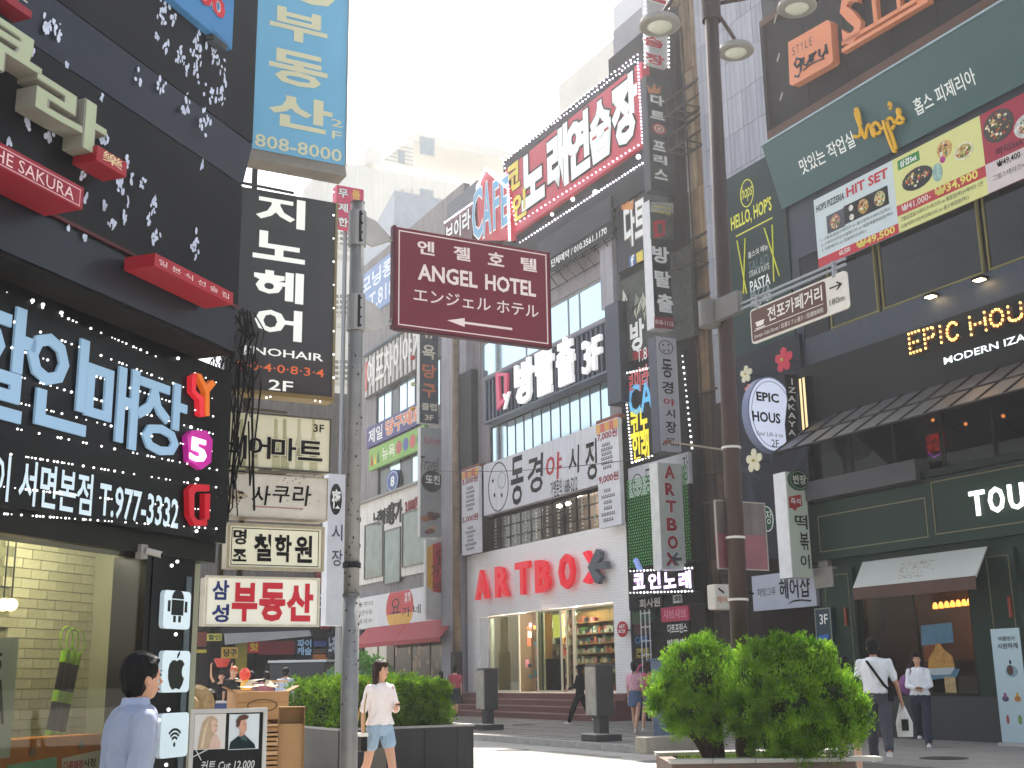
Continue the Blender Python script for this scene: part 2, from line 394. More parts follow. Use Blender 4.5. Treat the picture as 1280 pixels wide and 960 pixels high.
# blossom decals
pm = M('#cfd6ea', .5, var=0); m = MB(); r = random.Random(3)
def petal(px, py, n, sp, yy):
    for _ in range(n):
        a = lz(px+r.gauss(0, sp*.5), py+r.gauss(0, sp), yy)
        rx, rz, an = r.uniform(.006, .017), r.uniform(.012, .034), r.uniform(-.6, .4)
        pts = [(a[0]+rx*cos(q)*cos(an)-rz*sin(q)*sin(an), a[1]+rx*cos(q)*sin(an)+rz*sin(q)*cos(an)) for q in [2*pi*k/7 for k in range(7)]]
        m.prism(pts, yy-.003, yy)
for px, py, n, sp, yy in [(57,32,10,6,-.52),(70,38,7,6,-.52),(38,66,6,4,-.52),(84,82,3,3,-.52),(204,15,16,8,-.55),(216,22,6,4,-.55),(196,45,5,3,-.55),(207,60,6,4,-.55),(222,72,9,6,-.55),
    (173,98,4,5,-.55),(203,103,7,7,-.55),(233,83,6,5,-.55),(245,90,10,7,-.55),(250,55,14,9,-.55),(242,63,8,5,-.55),(267,65,12,7,-.55),(278,90,8,7,-.55),(262,113,8,7,-.55),(276,118,12,6,-.55),(232,136,14,7,-.55),(258,152,14,7,-.55),
    (127,122,4,3,-.48),(252,208,4,3,-.48),(34,152,7,4,-.48),(62,172,9,5,-.48),(130,172,14,5,-.48),(101,218,5,4,-.48),(158,203,6,3,-.48),(152,230,12,6,-.48),(165,222,6,3,-.48),(178,230,6,4,-.48),(108,247,5,3,-.48),
    (130,258,7,3,-.48),(193,254,12,5,-.48),(140,280,8,4,-.48),(155,274,8,4,-.48),(161,257,3,3,-.48),(193,292,8,6,-.48),(242,310,18,6,-.48),(185,276,4,3,-.48),(105,294,3,3,-.47),(86,286,2,2,-.47),(12,178,4,3,-.48)]:
    petal(px, py, n, sp, yy)
m.obj('blossom_print', pm, t.o, kind='stuff')
# blue letters and small white line, standing off the board
lb = M('#8fb0cc', .35, emit=.07, var=.04)
for ch, rr in (('할', (-48, 355, 37, 533)), ('인', (39, 399, 107, 546)), ('매', (111, 441, 170, 563)), ('장', (174, 462, 231, 577))):
    t.text(ch, rr, lb, y=-.13, ext=.02, bold=.03, name='letter')
t.text('휴대폰빨간이 서면본점 T.977-3332', (-160, 531, 222, 665), M('#b9cad2', .4, emit=.16, var=0), y=-.108, ext=.0, bold=.03, name='lettering')
# lamps scattered over the board
m = MB(); r = random.Random(11)
for i in range(60):
    for j in range(9):
        if r.random() < .55: continue
        px = 4 + i*4.5 + r.uniform(-1, 1); base = 362 + px*.43 + j*(34-px*.045) + (j > 6)*8
        if base > 650 + px*.12: continue
        a = lz(px, base, -.11); m.ball((a[0], -.115, a[1]), r.uniform(.005, .010), 6, 4)
for px, py in [(40,376),(53,381),(76,391),(261,442),(222,448),(238,534),(246,599),(245,664),(219,793),(221,702),(198,900),(207,956),(210,887),(214,707)]:
    a = lz(px, py, -.11); m.ball((a[0], -.115, a[1]), .014, 6, 4)
m.obj('sign_lamps', LED, t.o, kind='stuff')
# emblems at the sign's end
def emblem(name, pts, mat, y=-.15, th=.05): return t.poly(name, pts, y, y+th, mat)
emblem('orange_mark', [(246,466),(252,468),(258,481),(266,475),(270,480),(262,490),(262,520),(257,519),(257,490)], M('#d86f1c', .4, emit=.08, var=0))
emblem('red_mark', [(240,470),(246,467),(245,488),(255,497),(256,521),(250,519),(249,500),(240,490)], M('#c4202e', .4, emit=.2, var=0))
emblem('magenta_hexagon', [(234,545),(241,538),(258,538),(266,550),(264,578),(252,587),(236,576)], M('#b01c8a', .4, emit=.1, var=0))
t.text('5', (239, 545, 258, 580), M('#f4f4f8', .4, emit=.6, var=0), y=-.165, bold=.05, ext=.01, name='hexagon_mark')
for i in (0,):
    m = MB()
    for q in ([(236,612),(243,605),(262,606),(262,614),(246,614),(243,618)], [(236,612),(243,618),(243,645),(237,645)], [(237,645),(243,645),(247,650),(259,649),(259,657),(244,657)], [(256,617),(263,617),(262,649),(256,648)]):
        m.prism([t.L(p[0], p[1], -.15) for p in q], -.15, -.10)
    m.obj('red_square_mark', M('#b81024', .4, emit=.06, var=0), t.o)
# box sign at the very top with blue face
def wall_sign(label, r, off, thick, face, **k): return signbox(label, 'sign', FL, r, off, thick, face, **k)
s = wall_sign('blue wall sign with crimson zeros at the top of the blossom wall', (205, -90, 290, 62), .62, .08, M('#3f7fb4', .5))
s.text('8000', (212, -60, 281, 28), REDP, bold=.05, y=-.012); s.text('8000', (212, -60, 281, 28), WHITE, bold=.09, y=-.008)
s.text('포강', (222, 6, 246, 26), M('#a9cfe0'), bold=.02)
s = Th('drip_ledge', 'small grey louvred vent hood under the crimson and blue sign', 'vent', FL, 268, 45, .56)
for k in range(4): MB().box(-.12+.01*k, .12-.01*k, -.06, .02, -.03-.022*k, -.015-.022*k).obj('slat', M('#4a4e55', .5), s.o)
# big cream letters on the blossom wall
for ch, rr, d in (('쿠', (-58, -18, 50, 118), 'cream'), ('라', (48, 84, 131, 200), 'cream')):
    s = Th('channel_letter', 'large cream box letter %s' % ('cut by the left edge' if ch == '쿠' else 'beside the red cube sign on the blossom wall'), 'letter sign', FL, (rr[0]+rr[2])/2, rr[3], .66, 'large cream box letters')
    s.text(ch, rr, M('#8f8c80', .5, var=.15), y=0, ext=.16, bold=.06, name='letter_box'); s.text(ch, rr, M('#a9b293', .45), y=-.004, bold=.035, name='letter_face')
s = Th('cube_lamp', 'small crimson cube sign with a gold character beside the cream letters', 'sign', FL, 141, 222, .70)
c = lz(0, 0); x0, x1, z0, z1 = s.rect((122, 181, 158, 222))
MB().box(x0, x1, 0, .2, z0, z1).obj('cube', M('#9a1226', .4), s.o, bevel=.004); s.text('樂', (129, 186, 153, 214), M('#e3c9a0'), y=-.004, bold=.01)
s = wall_sign('crimson strip sign with white roman letters at the left edge', (-160, 90, 103, 262), .78, .3, M('#8e1226', .4))
x0, x1, z0, z1 = s.R
s.frame('border', (-158, 96, 100, 258), .006, -.004, .0, M('#d9a0a8', .4))
s.text('IZAKAYA THE SAKURA', (-120, 121, 92, 251), M('#e7c4c4', .5), bold=.0)
s = wall_sign('crimson strip sign with spaced white characters above the phone shop', (194, 316, 291, 381), .74, .26, M('#a01226', .4))
s.text('일 본 식 선 술 집', (199, 323, 286, 374), M('#e9d6d2'), bold=.0)
s = wall_sign('red sign corner cut by the top left of the frame', (-80, -60, 40, 14), .62, .2, M('#8a1024', .4)); s.text('쿠', (10, -20, 34, 8), M('#d8d0c8'), bold=.04)
# lit pictogram boxes on the pillar
ib = M('#cfdfe6', .4, emit=.08, var=.03); ik = M('#2c3430', .5, var=0)
def icon(label, r):
    s = Th('light_box', label, 'light box', FL, (r[0]+r[2])/2, r[3], .06)
    x0, x1, z0, z1 = s.rect(r); q = .035; pts = []
    for cx, cz, a in ((x1-q, z1-q, 0), (x0+q, z1-q, 90), (x0+q, z0+q, 180), (x1-q, z0+q, 270)):
        pts += [(cx+q*cos(radians(a+b)), cz+q*sin(radians(a+b))) for b in (0, 30, 60, 90)]
    MB().prism(pts, 0, .05).obj('lit_face', ib, s.o); s.R = (x0, x1, z0, z1); return s
s = icon('lit white box with a robot pictogram, topmost on the black pillar', (206, 737, 237, 787))
x0, x1, z0, z1 = s.R; cx = (x0+x1)/2; m = MB(); wd = x1-x0
m.prism([(cx+wd*.22*cos(a), z0+.232+wd*.2*sin(a)) for a in [pi*k/10 for k in range(11)]], -.003, 0); m.box(cx-wd*.22, cx+wd*.22, -.003, 0, z0+.105, z0+.223)
m.box(cx-wd*.36, cx-wd*.27, -.003, 0, z0+.13, z0+.215); m.box(cx+wd*.27, cx+wd*.36, -.003, 0, z0+.13, z0+.215)
m.box(cx-wd*.14, cx-wd*.05, -.003, 0, z0+.05, z0+.1); m.box(cx+wd*.05, cx+wd*.14, -.003, 0, z0+.05, z0+.1); m.obj('pictogram', ik, s.o)
s = icon('lit white box with a bitten apple emblem, middle of the black pillar', (204, 813, 236, 865))
x0, x1, z0, z1 = s.R; cx = (x0+x1)/2; zc = z0+.14; k = (x1-x0)/.22
A = [(0,.058),(.02,.066),(.045,.062),(.062,.045),(.048,.03),(.042,.01),(.048,-.01),(.064,-.022),(.05,-.052),(.03,-.074),(.012,-.068),(-.006,-.068),(-.026,-.074),(-.046,-.056),(-.062,-.02),(-.064,.015),(-.055,.045),(-.035,.062),(-.015,.064)]
m = MB().prism([(cx+a*k, zc+b*k) for a, b in A], -.003, 0); m.prism([(cx+a*k, zc+b*k) for a, b in [(0,.072),(.004,.09),(.022,.108),(.022,.092),(.01,.076)]], -.003, 0); m.obj('pictogram', ik, s.o)
s = icon('lit white box with radio wave arcs, lowest on the black pillar', (202, 892, 234, 945))
x0, x1, z0, z1 = s.R; cx = (x0+x1)/2; zc = z0+.10; m = MB()
for rr in (.04, .07, .10):
    for q in range(8):
        a, b = radians(45+q*11.25), radians(45+(q+1)*11.25); g = .017
        m.prism([(cx+rr*cos(a)*.95, zc+rr*sin(a)), (cx+rr*cos(b)*.95, zc+rr*sin(b)), (cx+(rr+g)*cos(b)*.95, zc+(rr+g)*sin(b)), (cx+(rr+g)*cos(a)*.95, zc+(rr+g)*sin(a))], -.003, 0)
m.disc(cx, zc-.005, .013, .018, -.003, 0, 10); m.obj('pictogram', ik, s.o)
# camera on the pillar
s = Th('security_camera', 'small white security camera under the lamp studded board', 'camera', FL, 180, 697, .05)
MB().box(-.045, .035, -.01, .05, -.01, .10).obj('mount', M('#8f8b86', .5), s.o, bevel=.008); MB().tube([(0, -.02, .05), (.05, -.12, .02)], .026, 10).obj('camera_body', M('#b9b4ac', .4), s.o)
MB().tube([(.048, -.115, .021), (.056, -.135, .016)], .019, 10).obj('lens', BLACK, s.o)
# inside the shop: painted brick wall, pipe, lamps
iw = Th('brick_wall', 'olive painted brick wall inside the phone shop window', 'wall', FL, 80, 800, -1.15, z=0)
MB().box(-2.6, 1.7, .02, .15, 0, 3.0).obj('backing', M('#6f7057', .8), iw.o)
bm_ = [M(h, .7, var=.2, scale=5, bump=.2, spec=.3) for h in ('#a3a288', '#9b9a80', '#a9a890')]
bme = [MB().box(0, .196, -.006, .019, 0, .072).mesh('brick', q) for q in bm_]
for row in range(26):
    for c in range(11):
        x = -.75 + c*.203 + (row % 2)*.101
        o = bpy.data.objects.new('brick', random.choice(bme)); COL.objects.link(o); o.parent = iw.o; o.location = (x, random.uniform(-.004, .003), .62+row*.078)
rm = Th('shop_interior', 'plain lit room behind the phone shop window', 'room', FL, 80, 800, -.2, kind='structure', z=0)
MB().box(-2.8, 1.55, 0, 1.0, -.02, .0).obj('floor', M('#7d7668', .6), rm.o); MB().box(-2.8, 1.6, .0, 1.0, 2.75, 2.82).obj('ceiling', M('#b5b7a0', .7), rm.o)
MB().box(1.45, 1.55, -.05, 1.0, 0, 2.75).obj('side_wall', M('#8f917a', .7), rm.o)
s = Th('ceiling_lamp', 'round flat ceiling lamp inside the phone shop', 'lamp', FL, 60, 671, -.7); MB().lathe([(.085, 0), (.085, .03)], 20).obj('lamp_disc', M('#fff6e0', .4, emit=5, var=0), s.o)
for px in (4, 14):
    s = Th('globe_lamp', 'warm globe lamp behind the window, %s of two' % ('left' if px == 4 else 'right'), 'lamp', FL, px, 756, -.6, 'globe lamps in the phone shop'); MB().ball((0,0,0), .045, 14, 9).obj('globe', M('#ffdda0', .4, emit=5, var=0), s.o, smooth=True)
    MB().tube([(0,0,.05), (0,0,.6)], .006, 6).obj('cord', BLACK, s.o)
s = Th('water_pipe', 'thin white pipe standing before the painted bricks', 'pipe', FL, 134, 900, -1.05, z=0); MB().tube([(0,0,.0),(0,0,2.75)], .02, 8).obj('pipe', M('#cfcdbd', .4), s.o)
# bundle of black and green sticks
gm, km2 = M('#8fc722', .45), M('#17191a', .5)
for k in range(3):
    s = Th('light_stick', ['left', 'middle', 'right'][k] + ' black and lime stick of the bundle leaning in the phone shop', 'stick', FL, 58+k*8, 930+k, -.5, 'lime banded sticks in the window')
    top = s.L(82+k*8, 812+k*2); b0 = (0, 0); n = [0, .14, .3, .44, .56, .68, .86, 1]
    for i in range(7):
        a, b = n[i], n[i+1]
        if i == 0: mt, nm = km2, 'band'
        mt = [gm, km2, km2, gm, km2, km2, gm][i]
        MB().tube([(top[0]*a, 0, top[1]*a), (top[0]*b, 0, top[1]*b)], .028 if mt is gm else .024, 10).obj('lime_band' if mt is gm else 'shaft', mt, s.o)
    m = MB(); q = 16
    m.tube([(top[0]+.01*k+.07*sin(2*pi*j/q), .01*k, top[1]+.08-.09*cos(2*pi*j/q)) for j in range(q+1)], .006, 5, False); m.obj('loop', gm, s.o)
# window posters and orange ledge
s = Th('display_ledge', 'orange display ledge with price posters in the phone shop window', 'ledge', FL, 60, 960, -.25, z=0)
x0, x1, z0, z1 = s.rect((-10, 927, 124, 960)); MB().box(x0, x1, 0, .25, .2, z1).obj('board', M('#c57a1c', .5), s.o)
s.poly('poster', [(9, 957), (71, 946), (72, 990), (8, 1000)], -.005, 0, M('#7fbcae', .5)); s.poly('poster', [(78, 948), (128, 937), (128, 990), (78, 996)], -.005, 0, M('#e2dfe0', .5))
s.text('다른매장', (80, 952, 104, 962), REDP, y=-.008, bold=.04); s.text('사장', (105, 949, 120, 958), INK, y=-.008, bold=.03)
m = MB()
for p in ((40, 940), (101, 931)): a = s.L(*p); m.disc(a[0], a[1], .03, .03, -.01, 0, 14)
m.obj('round_stickers', M('#8a8478', .5, var=.3), s.o)
s = Th('poster', 'white paper poster cut by the left edge of the shop window', 'poster', FL, 0, 945, -.04); s.box('paper', (-30, 796, 12, 947), 0, .003, M('#b9cdd2', .5)); s.text('5', (-6, 816, 2, 838), INK, y=-.004, bold=.04)
s.text('A', (-8, 850, 5, 905), INK, y=-.004, bold=.05)

# ------------------------------------------------------------------ signs hanging over the pavement left of the pole
GY = 12.6
H1 = BF(340, GY)
case = M('#b3aa9a', .5, var=.3, scale=5, streak=.3); 
post = Th('sign_bracket_mast', 'rusty bracket mast carrying the stacked box signs', 'mast', H1, 279, 800, -.30, z=0)
for px in (276, 300):
    a = post.L(px, 700); MB().tube([(a[0], 0, 2.05), (a[0], 0, 10.5)], .035, 8).obj('upright', M('#4a4238', .6, var=.4, scale=6), post.o)
for z in (2.3, 2.9, 3.6, 4.3, 5.0, 6.2, 6.9, 7.6, 8.7): MB().tube([(-1.2, .0, z+.05), (.6, -.02, z)], .018, 6).obj('bracket_arm', M('#59544c', .6, .4), post.o)
s = signbox('sky blue box sign with cream letters and number, topmost of the stack', 'sign', BF(340, GY-.4), (313, -150, 431, 207), 0, .20, M('#6aa6c6', .4, emit=.05, var=.07, scale=1.5))
x0, x1, z0, z1 = s.R; ribm = M('#8d867c', .5, .4, var=.25)
for k, (d, h0) in enumerate(((0, .0), (.02, .05), (.04, .10))): MB().box(x0-.03+d*.3, x1+.01, -.03+d, .22, z0-.14+h0, z0-.095+h0).obj('rib', ribm, s.o)
MB().box(x0-.035, x0-.002, -.03, .22, z0, z1).obj('edge_trim', M('#55524e', .5, .3), s.o); MB().box(x1+.002, x1+.012, -.02, .22, z0, z1).obj('edge_trim', M('#b8b6ae', .4), s.o)
cl = M('#d8d6b4', .5, var=.03)
for ch, r in (('성', (350, -62, 418, 13)), ('부', (338, 4, 409, 61)), ('동', (337, 57, 409, 116)), ('산', (337, 112, 415, 170))): s.text(ch, r, cl, bold=.05)
s.text('2', (414, 148, 428, 160), cl, bold=.01); s.text('F', (415, 163, 427, 175), cl, bold=.01); s.text('808-8000', (319, 166, 427, 203), cl, bold=.02)
s = signbox('tall dark grey box sign with pale letters under the sky blue one', 'sign', H1, (290, 231, 414, 497), 0, .17, M('#3b3c3e', .35, var=.1, emit=.02))
x0, x1, z0, z1 = s.R
MB().box(x0-.02, x1+.02, -.04, .18, z0-.05, z0-.004).obj('gold_trim', M('#7d6c44', .5, .3), s.o); MB().box(x1+.002, x1+.03, -.02, .17, z0, z1).obj('edge_trim', M('#857a5c', .5), s.o)
pl = M('#dfe3dc', .4, emit=.18, var=0)
for ch, r in (('지', (321, 241, 381, 288)), ('노', (317, 286, 381, 331)), ('헤', (318, 334, 379, 381)), ('어', (319, 382, 377, 428))): s.text(ch, r, pl, bold=.05)
s.text('JINOHAIR', (302, 431, 404, 455), pl, bold=.02); s.text('8·0·4·0·8·3·4', (296, 450, 405, 472), M('#d2693a', .4, emit=.1, var=0), bold=.01); s.text('2F', (336, 474, 366, 490), pl, bold=.02)
s.dots('tube_lamps', [(417, 240+i*29) for i in range(9)] + [(333, 497), (338, 496), (394, 501), (400, 502)], .012, -.03, LED)
s = signbox('cream box sign with printed bottles and black letters', 'sign', H1, (280, 514, 411, 590), 0, .28, M('#cfcbb0', .45, emit=.05, var=.08), case=case, rim=.014, rimmat=M('#55554c', .5))
bt = M('#b5b48c', .5)
for i, px in enumerate((284, 302, 318, 345, 356, 374, 392)):
    q = 5; s.poly('bottle_print', [(px-q, 588), (px-q, 556), (px-2, 545), (px-2, 524), (px+2, 524), (px+2, 545), (px+q, 556), (px+q, 588)], -.003, 0, [bt, M('#a9a67e', .5), M('#bcb99a', .5)][i % 3]); s.box('label_print', (px-3, 560, px+3, 572), -.005, -.003, M('#8d8a70', .5))
for ch, r in (('비', (282, 542, 308, 574)), ('어', (311, 544, 338, 574)), ('마', (340, 546, 370, 577)), ('트', (373, 550, 403, 577))): s.text(ch, r, INK, y=-.010, bold=.035, out=M('#dad7bd', .5), og=.05)
s.text('3F', (392, 530, 405, 541), INK, y=-.008, bold=.02)
s = signbox('dirty white box sign with a fan emblem and brushed letters', 'sign', H1, (269, 590, 408, 650), 0, .28, M('#c2bcb0', .5, var=.2, scale=5, emit=.05), case=case, rim=.008, rimmat=case)
s.box('title_strip', (274, 586, 306, 593), -.004, 0, M('#2c2a28'))
a = s.L(292, 628); m = MB()
m.prism([a] + [(a[0]+.17*cos(radians(q)), a[1]+.14*sin(radians(q))) for q in range(30, 151, 12)], -.003, 0); m.obj('fan_print', M('#b8a890', .5, var=0), s.o)
m = MB()
for q in range(30, 151, 15):
    c_, s_ = cos(radians(q)), sin(radians(q)); m.prism([(a[0]+.04*c_-.003, a[1]+.03*s_), (a[0]+.17*c_-.003, a[1]+.14*s_), (a[0]+.17*c_+.003, a[1]+.14*s_)], -.005, -.003)
for _ in range(9):
    m.disc(a[0]+random.uniform(-.09, .09), a[1]+random.uniform(.04, .11), .018, .015, -.006, -.003, 7)
m.obj('fan_ribs', M('#3a2320', .5), s.o)
for ch, r in (('사', (315, 606, 338, 632)), ('쿠', (341, 607, 362, 629)), ('라', (366, 606, 389, 633))): s.text(ch, r, INK, bold=.02, shear=.1)
s.box('pink_line', (315, 632, 379, 637), -.003, 0, M('#a77d78'))
m = MB(); r_ = random.Random(5)
for _ in range(60):
    p = s.L(r_.choice([r_.uniform(272, 300), r_.uniform(345, 403)]), r_.choice([r_.uniform(622, 648), r_.uniform(592, 606)])); m.disc(p[0], p[1], r_.uniform(.003, .010), r_.uniform(.003, .010), -.0025, 0, 6)
m.obj('rust_spots', M('#6d5e54', .7), s.o, kind='stuff')
s = signbox('cream framed box sign with two stacked small and three big black letters', 'sign', H1, (288, 657, 401, 711), 0, .26, M('#d6d2ba', .45, emit=.08, var=.08), case=case, rim=.03, rimmat=M('#a89d84', .55, var=.3, scale=8))
s.frame('black_line', (290, 659, 398, 709), .008, -.004, 0, INK)
for ch, r in (('명', (292, 661, 308, 681)), ('조', (291, 686, 308, 702)), ('철', (318, 667, 339, 702)), ('학', (344, 668, 364, 703)), ('원', (369, 669, 390, 704))): s.text(ch, r, INK, bold=.05)
s = signbox('white framed box sign with blue and red letters, lowest of the stack', 'sign', H1, (260, 722, 396, 781), 0, .26, M('#dcd9cc', .45, emit=.10, var=.06), case=case, rim=.022, rimmat=M('#c9c2b0', .5, var=.25, scale=6))
bl = M('#1d2c6e', .5, var=0); rd = M('#c42032', .5, var=0)
for ch, r in (('삼', (266, 725, 286, 750)), ('성', (265, 755, 286, 778))): s.text(ch, r, bl, bold=.05)
for ch, r in (('부', (291, 728, 321, 777)), ('동', (325, 728, 356, 777)), ('산', (359, 729, 391, 777))): s.text(ch, r, rd, bold=.07)
# thicket of cables
for k in range(16):
    r_ = random.Random(k+40); p = Th('overhead_cable', 'black cable in the tangle beside the stacked signs', 'cable', H1, 290, 430, .1, 'black cables tangled beside the stacked signs')
    x = r_.uniform(-.12, .12); pts = []
    for j in range(9):
        q = j/8; pts.append((x + r_.uniform(-.07, .07) + .15*sin(q*3+k), -.1+r_.uniform(-.1, .1), .35 - q*r_.uniform(.8, 2.6)))
    MB().tube(pts, r_.uniform(.006, .014), 5).obj('wire', BLACK, p.o)
# ------------------------------------------------------------------ far pale buildings
pale = M('#d0cec8', .8, var=.08, scale=.2, streak=.1)
def far_block(label, px, Y, boxes, wins=(), phi=28, mat=pale, name='apartment_building'):
    fr = Fr(*at_depth(px, Y), phi); t = Th(name, label, 'building', fr, px, 840, 0, z=0)
    for r, d in boxes:
        x0, x1, z0, z1 = t.rect(r); MB().box(x0, x1, 0, d, 0 if r[3] > 700 else z0, z1).obj('wall', mat, t.o)
    for k, (r, nx) in enumerate(wins):
        x0, x1, z0, z1 = t.rect(r, -.02); m = MB(); m.box(x0, x1, -.05, -.002, z0, z1); f = m.obj('window', M('#9aa0a4', .5), t.o)
        for q in range(nx): MB().box(x0+.08+(x1-x0-.08)*q/nx, x0+(x1-x0-.08)*(q+1)/nx, -.07, -.052, z0+.1, z1-.1).obj('pane', M('#8b98a0', .15), f)
    return t
t = far_block('tall white apartment block with stepped roof beyond the street', 520, 92, [((444, 206, 650, 800), 9), ((461, 184, 477, 206), 3), ((516, 164, 650, 203), 8), ((408, 218, 443, 800), 5)],
    [((525, 170, 543, 196), 1), ((525, 235, 542, 252), 2), ((498, 188, 506, 205), 1), ((498, 262, 505, 275), 1)])
x0, x1, z0, z1 = t.rect((477, 166, 516, 208)); MB().prism([(x0, z0), (x1, z0), (x1, z1)], 0, .3).obj('stepped_parapet', pale, t.o)
m = MB()
for k in range(5): m.box(x0+.3, x1, -.08, -.04, z0+.1+k*.35, z0+.14+k*.35)
m.obj('railing', M('#9c9c9c', .5), t.o, kind='stuff')
for px in (508, 520): a = t.L(px, 300); MB().tube([(a[0]-.5, -.4, 0), (a[0]-.5, -.4, t.L(px, 240)[1])], .12, 6).obj('drain_pipe', M('#bdb9b0', .6), t.o)
t = far_block('beige apartment house with pierced balcony screens behind the left pole', 427, 80, [((412, 200, 462, 800), 6)], [])
vm = M('#777369', .7)
for j, py in enumerate((282, 368, 450)):
    for a in range(3):
        for b in range(4):
            x0, x1, z0, z1 = t.rect((419+a*6, py+b*7, 423+a*6, py+b*7+4.5), -.03); MB().box(x0, x1, -.03, -.002, z0, z1).obj('vent_hole', vm, t.o)
for py in (300, 312, 385, 398, 470): x0, x1, z0, z1 = t.rect((412, py+10, 462, py+12)); MB().box(x0, x1, -.12, -.002, z0, z1).obj('ledge', M('#b9b4a8', .7), t.o)
t = far_block('pale beige tower rising behind the karaoke roof sign', 735, 75, [((698, 108, 838, 700), 12)], [], phi=-62, mat=M('#d2cec4', .8, var=.1, scale=.2))
t = far_block('light grey tower seen behind the top of the stacked pier signs', 800, 50, [((766, 10, 905, 700), 8)], [], phi=-62, mat=M('#d0d1d6', .7, var=.1, scale=.3))
for k in range(5): x0, x1, z0, z1 = t.rect((766, 40+k*38, 905, 41+k*38), -.02); MB().box(x0, x1, -.02, -.001, z0, z1).obj('joint', M('#8c8d95', .7), t.o)
fr = Fr(*at_depth(470, 72), -62); t = Th('rooftop_hut', 'small bluish grey rooftop hut with slanted roof left of the hotel sign', 'building', fr, 470, 330, 0)
x0, x1, z0, z1 = t.rect((452, 276, 492, 340)); MB().prism([(x0, z0-1), (x1, z0-1), (x1, z1), (x0, z0+.6*(z1-z0))], 0, 6).obj('wall', M('#aeb4bd', .6), t.o)

# ------------------------------------------------------------------ neighbour house (restaurants) left of the white brick shop
grey = M('#8f8a8c', .75, var=.25, scale=1.0, streak=.35, bump=.15)
N = Th('restaurant_building', 'narrow grey house with stacked restaurant signs left of the white brick shop', 'building', W, 583, 850, 0, z=.13)
def NR(r, y=0): x0, x1, z0, z1 = N.rect(r, y); return (x0, x1, z0, z1)
xl = N.L(446, 700)[0]; ztop = N.L(452, 335)[1]
h1 = NR((470, 520, 526, 512)); 
def band(px0, py0, px1, py1):            # opening given by its top left and bottom right photo corners
    return NR((px0, py0, px1, py1))
w3 = band(470, 497, 560, 493); w3 = (w3[0], w3[1], N.L(522, 520)[1], N.L(522, 462)[1])
w2 = (N.L(472, 600)[0], N.L(560, 600)[0], N.L(522, 614)[1], N.L(522, 561)[1])
g1 = (N.L(449, 800)[0], N.L(566, 800)[0], 0, N.L(560, 772)[1])
wall_holes(N, xl, 0, 0, ztop, [w3, w2, g1], .3, grey)
MB().box(xl+.05, -.05, .35, 5, 0, ztop-.05).obj('interior', M('#2a2624', .9), N.o) if False else None
MB().box(xl, 0, 1.6, 5, 0, ztop-.1).obj('rear_rooms', M('#3a3431', .9), N.o)
window(N, w3[0], w3[1], w3[2], w3[3], 9, 1, M('#3a3a3c', .4), [SKYGL, SKYGL, M('#3f4446', .2)], .06)
window(N, w2[0], w2[1], w2[2], w2[3], 6, 1, M('#4a4a48', .4), [M('#3f4446', .2), SKYGL], .06)
# white first floor with three windows
z0 = N.L(500, 722)[1]; z1 = N.L(450, 633)[1]; xr = N.L(560, 640)[0]
MB().box(xl-.1, xr, -.12, -.003, z0, z1).obj('white_panel_wall', M('#dedad4', .6, var=.15, streak=.2), N.o)
MB().box(xl-.15, xr+.05, -.3, -.004, z1+.004, z1+.1).obj('ledge', M('#8f8c86', .6), N.o)
for k, r in enumerate(((457, 657, 479, 720), (481, 664, 501, 727), (504, 642, 548, 700))):
    a = NR(r, -.13); f = MB(); b = .05
    x0, x1, zz0, zz1 = a; f.box(x0, x1, -.2, -.121, zz1-b, zz1); f.box(x0, x1, -.2, -.121, zz0, zz0+b); f.box(x0, x0+b, -.195, -.121, zz0+b, zz1-b); f.box(x1-b, x1, -.195, -.121, zz0+b, zz1-b)
    o = f.obj('window', M('#6d6a62', .45), N.o); MB().box(x0+b, x1-b, -.16, -.14, zz0+b, zz1-b).obj('pane', M(['#66756f', '#6f8380', '#74827a'][k], .08, var=.4, scale=1.5), o)
# shop window in red frame
fm = M('#3a1d1c', .5)
window(N, g1[0]+.1, g1[1]-.6, .0, g1[3], 5, 1, fm, GLASS, .09, y=.15, name='shopfront')
a = (g1[0]+.2, g1[1]-1.3); MB().box(a[0], a[1], .18, .2, .25, 1.0).obj('red_band', M('#b01c28', .5, emit=.05), N.o)
MB().box(g1[0], g1[1], .3, 4.9, 0, .02).obj('shop_floor', M('#4c3a30', .7), N.o); MB().box(g1[0], g1[1], 1.4, 1.58, .02, g1[3]).obj('shop_wall', M('#33221c', .8, var=.5), N.o)
MB().tube([(g1[0]+1.6, .7, g1[3]-.35), (g1[0]+2.2, .7, g1[3]-.35)], .07, 8).obj('ceiling_lamp', M('#ffd890', .4, emit=4, var=0), N.o)
MB().tube([(g1[0]+4.2, .7, g1[3]-.5), (g1[0]+4.6, .7, g1[3]-.5)], .07, 8).obj('ceiling_lamp', M('#ffd890', .4, emit=4, var=0), N.o)
m = MB(); r_ = random.Random(2)
for _ in range(26):
    x = r_.uniform(a[0], a[1]); z = r_.uniform(1.0, 2.6); m.box(x, x+r_.uniform(.1, .35), 1.0, 1.1, z, z+r_.uniform(.1, .5))
m.obj('wall_menus', M('#8a6a4a', .6, var=.6, scale=4), N.o, kind='stuff')
s = Th('awning', 'red fabric awning over the restaurant window behind the hedge', 'awning', W, 505, 793, .1)
x0, x1, z0, z1 = s.rect((447, 783, 556, 789), -.6); za = s.L(505, 776)[1]; zb_ = s.L(505, 800, -.8)[1]
xm = (x0+x1)/2; rdm = M('#a3202c', .65, var=.2)
